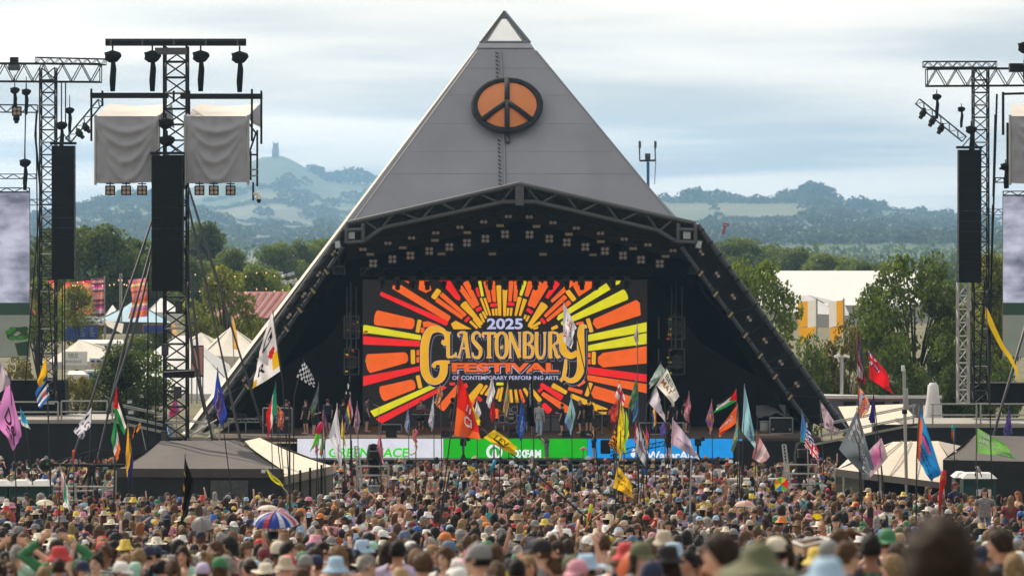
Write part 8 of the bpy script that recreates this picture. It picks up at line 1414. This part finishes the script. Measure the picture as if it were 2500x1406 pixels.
for x, h, rot, kw, lb in ((1335, 1.70, 1.1, dict(topc='olive', pat='printed', legs='trousers', legc='grey', pose='one arm bent'), 'man in patterned clothes bending over before the green banner'), (1450, 1.78, 1.4, dict(topc='black', legc='black', top='vest', hair='quiff', hairc='dark brown', pose='hand on hip'), 'man in black shorts striding before the blue banner'), (1632, 1.84, -.9, dict(topc='black', legc='black', pose='one arm bent', hair='bob', hairc='brown'), 'person in black standing before the blue banner beside the lavender flag')):
    b = person((x - CX) * 197.5 / F, 197.5, h, rot, z=zp, group='people in the pit', label=lb, **kw)
    if 'bending' in lb:          # fold the figure forward at the hips
        M_ = Matrix.Translation((0, 0, .95)) @ Matrix.Rotation(R(-62), 4, 'X') @ Matrix.Translation((0, 0, -.95))
        for o in [b] + list(b.children):
            if o.name.startswith('hair'): o.matrix_local = M_; continue
            o.data = o.data.copy()
            for v in o.data.vertices:
                q = max(0, min(1, (v.co.z - .85) / .22)); v.co = v.co.lerp(M_ @ v.co, q)
r = root('camera_rail_crane', 'low black camera jib in the pit before the blue banner', 'camera crane', P(1560, 1118, 197.4)); truss_span('', '', P(1490, 1108, 197.3), P(1622, 1082, 197.3), .22, .2, 16, .02, BLK2, parent=r); box('camera_head', P(1478, 1090, 197.3), (.5, .5, .7), BLK2, r, kind='bevel'); bar('stand', P(1500, 1106, 197.3), P(1500, 1120, 197.3), .08, BLK2, r)
for x, l in ((1131, 'black camera on a pedestal before the green banner edge'), (1704, 'black camera on a tripod at the right of the blue banner')):
    r = root('pit_camera', l, 'camera', P(x, 1120, 197), 'pit cameras'); box('body', P(x, 1079, 197), (.32, .6, .36), BLK2, r, kind='bevel'); bar('lens', P(x, 1079, 197.3), P(x, 1079, 197.8), .1, BLK2, r, 10); bar('monitor', P(x + 8, 1072, 197), P(x + 16, 1070, 197), .12, BLK2, r, 6); bar('column', P(x, 1086, 197), P(x, 1108, 197), .06, BLK2, r)
    for s in (-9, 0, 9): bar('leg', P(x, 1106, 197), P(x + s, 1128, 197), .04, BLK2, r)
CASE = mat('case_black', (.018, .018, .02), rough=.6); TRIM = mat('case_trim', (.40, .40, .42), rough=.35, metal=.6)
def fcase(x0, y0, x1, y1, d, label, txt=None):
    r = root('flight_case', label, 'case', P(x0, y1, d), 'flight cases'); pbox('body', x0, y0, x1, y1, d, .8, CASE, r)
    for a, b in (((x0, y0), (x1, y0)), ((x0, y1), (x1, y1)), ((x0, y0), (x0, y1)), ((x1, y0), (x1, y1))): bar('edge_trim', P(*a, d - .01), P(*b, d - .01), .035, TRIM, r, 4)
    for x in (x0 + 5, x1 - 9): pbox('latch', x, (y0 + y1) / 2 + 6, x + 5, (y0 + y1) / 2 + 11, d - .03, .02, TRIM, r)
    if txt: 
        for k, s in enumerate(txt): ptext('lettering', s, (x0 + x1) / 2 - 4, y0 + 12 + k * 9, (x0 + x1) / 2 - 4 + 5 * len(s), y0 + 19 + k * 9, d, INKW, r, .01, off=.03)
fcase(642, 996, 713, 1060, sdist(1060), 'large black flight case with silver edges at stage left', ('NILE', 'RODGERS', 'CHIC')); fcase(1560, 1032, 1668, 1060, sdist(1060), 'long low black flight case at stage right'); fcase(930, 1036, 980, 1054, sdist(1054), 'low dark equipment case left of the keyboards'); fcase(1880, 1020, 1935, 1058, sdist(1058), 'dark equipment case under the grey sheet at far stage right')
d = sdist(1052); r = root('drum_kit', 'drum kit on a riser with lettered bass drum at the back of the stage', 'drum kit', P(1247, 1052, d)); pbox('riser', 1205, 1034, 1292, 1040, d, 2.0, STEEL, r)
for x in (1210, 1230, 1262, 1286): bar('riser_leg', P(x, 1038, d), P(x, 1054, d), .04, GALV, r)
def drum(x, y, rp, L, nm='drum'): bar('shell', P(x, y, d + .3), P(x, y, d + .3 - L), m_(rp, d), BLK2, r, 16); bar('hoop', P(x, y, d + .3 - L), P(x, y, d + .27 - L), m_(rp + 1, d), TRIM, r, 16); bar('skin', P(x, y, d + .27 - L), P(x, y, d + .26 - L), m_(rp - .6, d), mat('drum_skin', (.03, .03, .03)), r, 16)
drum(1247, 1018, 15, .5); drum(1226, 1022, 9, .4); drum(1270, 1022, 9, .4); drum(1238, 999, 7, .3); drum(1256, 999, 7, .3); ptext('lettering', 'NILE', 1240, 1008, 1254, 1012, d - .25, INKW, r, .02, off=.03); ptext('lettering', 'CHIC', 1239, 1017, 1255, 1023, d - .25, INKW, r, .02, off=.03)
for x, y in ((1216, 990), (1232, 980), (1262, 978), (1280, 988), (1224, 1005)): bar('cymbal', P(x, y, d), P(x + .5, y - .7, d), m_(9, d), mat('cymbal_brass', (.45, .33, .12), rough=.3, metal=.9), r, 14); bar('cymbal_stand', P(x, y, d), P(x + random.uniform(-3, 3), 1036, d + .1), .018, TRIM, r, 5)
def keys(x0, x1, y, yf, label):
    d = sdist(yf); r = root('keyboard', label, 'keyboard', P(x0, yf, d), 'keyboards'); pbox('body', x0, y, x1, y + 6, d, .4, CASE, r); pbox('upper_board', x0 + 6, y - 12, x1 - 4, y - 7, d + .15, .35, mat('keys_red', (.14, .02, .02), rough=.4), r)
    for s in (0, 1): bar('stand_leg', P(x0 + 8, y + 6, d + .2), P(x1 - 8, yf, d + .2), .03, BLK2, r) if s else bar('stand_leg', P(x1 - 8, y + 6, d + .2), P(x0 + 8, yf, d + .2), .03, BLK2, r)
    pbox('key_row', x0 + 3, y - 1, x1 - 3, y, d + .02, .2, mat('key_ivory', (.5, .5, .48)), r)
keys(1002, 1066, 1012, 1052, 'two tier dark keyboard stand left of the drums'); keys(1452, 1500, 1012, 1052, 'dark keyboard on a crossed stand right of the amplifiers')
for k, (x0, x1, y0) in enumerate(((1322, 1344, 1010), (1345, 1368, 1010), (1376, 1400, 1008))): d = sdist(1054); r = root('amplifier', 'grey speaker cabinet behind the players, %s from left' % ordinal(k), 'amplifier', P(x0, 1054, d), 'grey amplifiers'); pbox('cabinet', x0, y0, x1, 1054, d, .5, CASE, r); pbox('grille', x0 + 1.5, y0 + 10, x1 - 1.5, 1052, d - .02, .03, mat('amp_grey', (.12, .12, .125), var=.2, scale=12), r); pbox('panel', x0 + 1.5, y0 + 2, x1 - 1.5, y0 + 8, d - .02, .03, STEEL, r)
for k, x in enumerate((955, 1090, 1180, 1255, 1385, 1430, 1560)): d = 199.6; r = root('floor_monitor', 'black wedge floor monitor on the stage lip, %s from left' % ordinal(k), 'monitor', P(x, 1068, d), 'floor monitors'); a, b = P(x - 13, 1068, d), P(x + 13, 1068, d); z0 = z_dk + .01; mobj('cabinet', [(a.x, d, z0), (b.x, d, z0), (b.x, d + .5, z0), (a.x, d + .5, z0), (a.x, d, z0 + .34), (b.x, d, z0 + .34), (b.x, d + .3, z0 + .12), (a.x, d + .3, z0 + .12)], [(0, 1, 5, 4), (4, 5, 6, 7), (6, 2, 3, 7), (1, 2, 6, 5), (0, 4, 7, 3)], CASE, r); box('handle', (a.x + .28, d - .02, z0 + .2), (.16, .02, .05), GREYDK, r)
for k, (x, yf) in enumerate(((925, 1062), (1298, 1064), (1470, 1062), (1535, 1060), (665, 1062))): d = sdist(yf); r = root('microphone_stand', 'thin microphone stand on stage, %s from left' % ordinal((1, 2, 3, 4, 0)[k]), 'mic stand', P(x, yf, d), 'microphone stands'); bar('stand', P(x, yf, d), P(x, yf - 70, d), .015, TRIM, r, 5); bar('boom', P(x, yf - 70, d), P(x - 14, yf - 76, d), .012, TRIM, r, 5); bar('microphone', P(x - 14, yf - 76, d), P(x - 17, yf - 77, d), .03, CASE, r, 8); bar('base', P(x, yf, d), P(x, yf - .8, d), .14, CASE, r, 12)
d = sdist(1056); r = root('truss_table', 'metal truss table with gear at far stage left', 'table', P(600, 1056, d)); truss_span('', '', P(556, 1026, d), P(645, 1026, d), .18, .5, 10, .02, GALV, parent=r)
for x in (558, 600, 643): bar('leg', P(x, 1030, d), P(x, 1060, d), .04, GALV, r)
pbox('gear', 575, 1010, 600, 1024, d, .4, CASE, r); pbox('gear', 625, 1016, 643, 1024, d, .4, STEEL, r)
d = sdist(1050); r = root('sheeted_gear', 'gear under a crumpled grey sheet at far stage right', 'gear', P(1880, 1020, d)); n = 12; vs = []
for j in range(7):
    for i in range(n + 1): u, v = i / n, j / 6; p = P(1846 + 72 * u, 988 + 26 * v + 5 * math.sin(u * 7) * v, d - .7 * v); p.z += .12 * mnoise.noise(Vector((u * 5, v * 4, 1))); vs.append(p)
mobj('sheet', vs, [(j * (n + 1) + i, j * (n + 1) + i + 1, (j + 1) * (n + 1) + i + 1, (j + 1) * (n + 1) + i) for j in range(6) for i in range(n)], mat('grey_sheet', (.12, .125, .13), rough=.7), r, smooth=True)
for x in (1850, 1910): bar('support', P(x, 1000, d), P(x, 1058, d), .04, STEEL, r)
for k, (x, rp) in enumerate(((1866, 11), (1892, 12))): r = root('white_barrel', 'white round drum case on stage right, %s one' % ('left', 'right')[k], 'drum case', P(x, 1056, d - .5), 'white drum cases'); bar('barrel', P(x, 1056, d - .5), P(x, 1030, d - .5), m_(rp, d), mat('barrel_pale', (.42, .43, .45)), r, 14); bar('lid', P(x, 1030, d - .5), P(x, 1027, d - .5), m_(rp + 1, d), mat('barrel_pale', (.42, .43, .45)), r, 14)
# ------------------------------------------------------------------ umbrellas and other things held up in the crowd
def parasol(label, x, y, w, h, d, cols, tilt=0.0, n=8, stick=None, stripe=None):
    r = root('umbrella', label, 'umbrella', P(x, y + h, d), 'umbrellas in the crowd'); c = P(x, y, d); Rr = m_(w / 2, d); H = m_(h, d); Q = Matrix.Rotation(tilt, 3, 'X')
    for k in range(n):
        vs = []
        for j in range(6):
            t = j / 5
            for i in range(4): a = 2 * math.pi * (k + i / 3) / n; rr = Rr * math.sin(t * 1.35) / math.sin(1.35) * (1 - .05 * math.sin(math.pi * i / 3) * t); p = Vector((rr * math.cos(a), rr * math.sin(a), H * .5 - H * (1 - math.cos(t * 1.35)) / (1 - math.cos(1.35)))); vs.append(c + Q @ p)
        o = mobj('panel', vs, [(j * 4 + i, j * 4 + i + 1, (j + 1) * 4 + i + 1, (j + 1) * 4 + i) for j in range(5) for i in range(3)], cl(cols[k % len(cols)], .35), r, smooth=True)
        if stripe:
            vs2 = [Vector(v) + Vector((0, -.012, .012)) for v in vs]
            for ii, cc in stripe[k % len(stripe)]: mobj('stripe', [vs2[j * 4 + q] for j in range(6) for q in ii], [(j * 2, j * 2 + 1, j * 2 + 3, j * 2 + 2) for j in range(5)], cl(cc, .2), o)
    bar('shaft', c + Q @ Vector((0, 0, H * .6)), c + Q @ Vector((0, 0, -(stick or 1.0))), .014, POLEM, r); return r
parasol('red, white and blue umbrella held up at lower left of centre', 672, 1264, 116, 30, 78, ['#2448b0', '#2448b0', '#2448b0', '#d0d4e0'], .12, 8, 1.3, [[((1, 2), '#c8ccd8')], [((1, 2), '#c02838')]])
parasol('flat cream parasol before the left toilets', 110, 1224, 46, 10, 100, ['#e4dcc8'], -.25); parasol('small cream and white parasol left of the union umbrella', 655, 1238, 56, 12, 88, ['#e8dcd0', '#e4e0dc'], -.1); parasol('small green and orange umbrella below the black and gold flag', 468, 1264, 40, 14, 84, ['#c8683c', '#7c9c74', '#c89c84'], .2); parasol('grey umbrella right of the green and orange one', 492, 1274, 56, 22, 80, ['#8c8c90', '#9c9ca0'], .5)
parasol('rainbow pinwheel umbrella facing the camera right of centre', 1908, 1181, 35, 7, 120, ['#d82c24', '#e8d430', '#58b428', '#e08828', '#e8d430', '#2c74c8', '#58b428', '#d82c24'], 1.45, 8, .6); parasol('pale pink checked umbrella at the right of the crowd', 1818, 1228, 52, 14, 100, ['#d8a8a0', '#e0c4b8'], -.1); parasol('big orange and pink umbrella at the bottom right of centre', 1560, 1368, 112, 58, 37, ['#e07448', '#e08458', '#d8488c', '#dc6c50'], .35, 8, .9)
r = root('cardboard_tray', 'open cardboard tray with white rim held up at lower right', 'box', P(1975, 1330, 42)); q = [P(1935, 1322, 42), P(2000, 1310, 42.6), P(2026, 1316, 42.2), P(1962, 1332, 41.6)]; mobj('tray', q + [v - Vector((0, 0, .12)) for v in q], [(0, 1, 5, 4), (1, 2, 6, 5), (2, 3, 7, 6), (3, 0, 4, 7), (4, 5, 6, 7)], mat('cardboard', (.36, .23, .13)), r)
for k in range(4): bar('rim', q[k], q[(k + 1) % 4], .012, WHITEP, r)
r = root('hand_fan', 'bright yellow folding fan held in the crowd at right', 'fan', P(1998, 1262, 86)); c = P(1994, 1268, 86)
for k in range(9): a0, a1 = R(20 + 14 * k), R(33 + 14 * k); mobj('blade', [c, c + Vector((.14 * math.cos(a0), -.02 * (k % 2), .14 * math.sin(a0))), c + Vector((.14 * math.cos(a1), -.02 * ((k + 1) % 2), .14 * math.sin(a1)))], [(0, 1, 2)], cl('#e8cc18'), r)
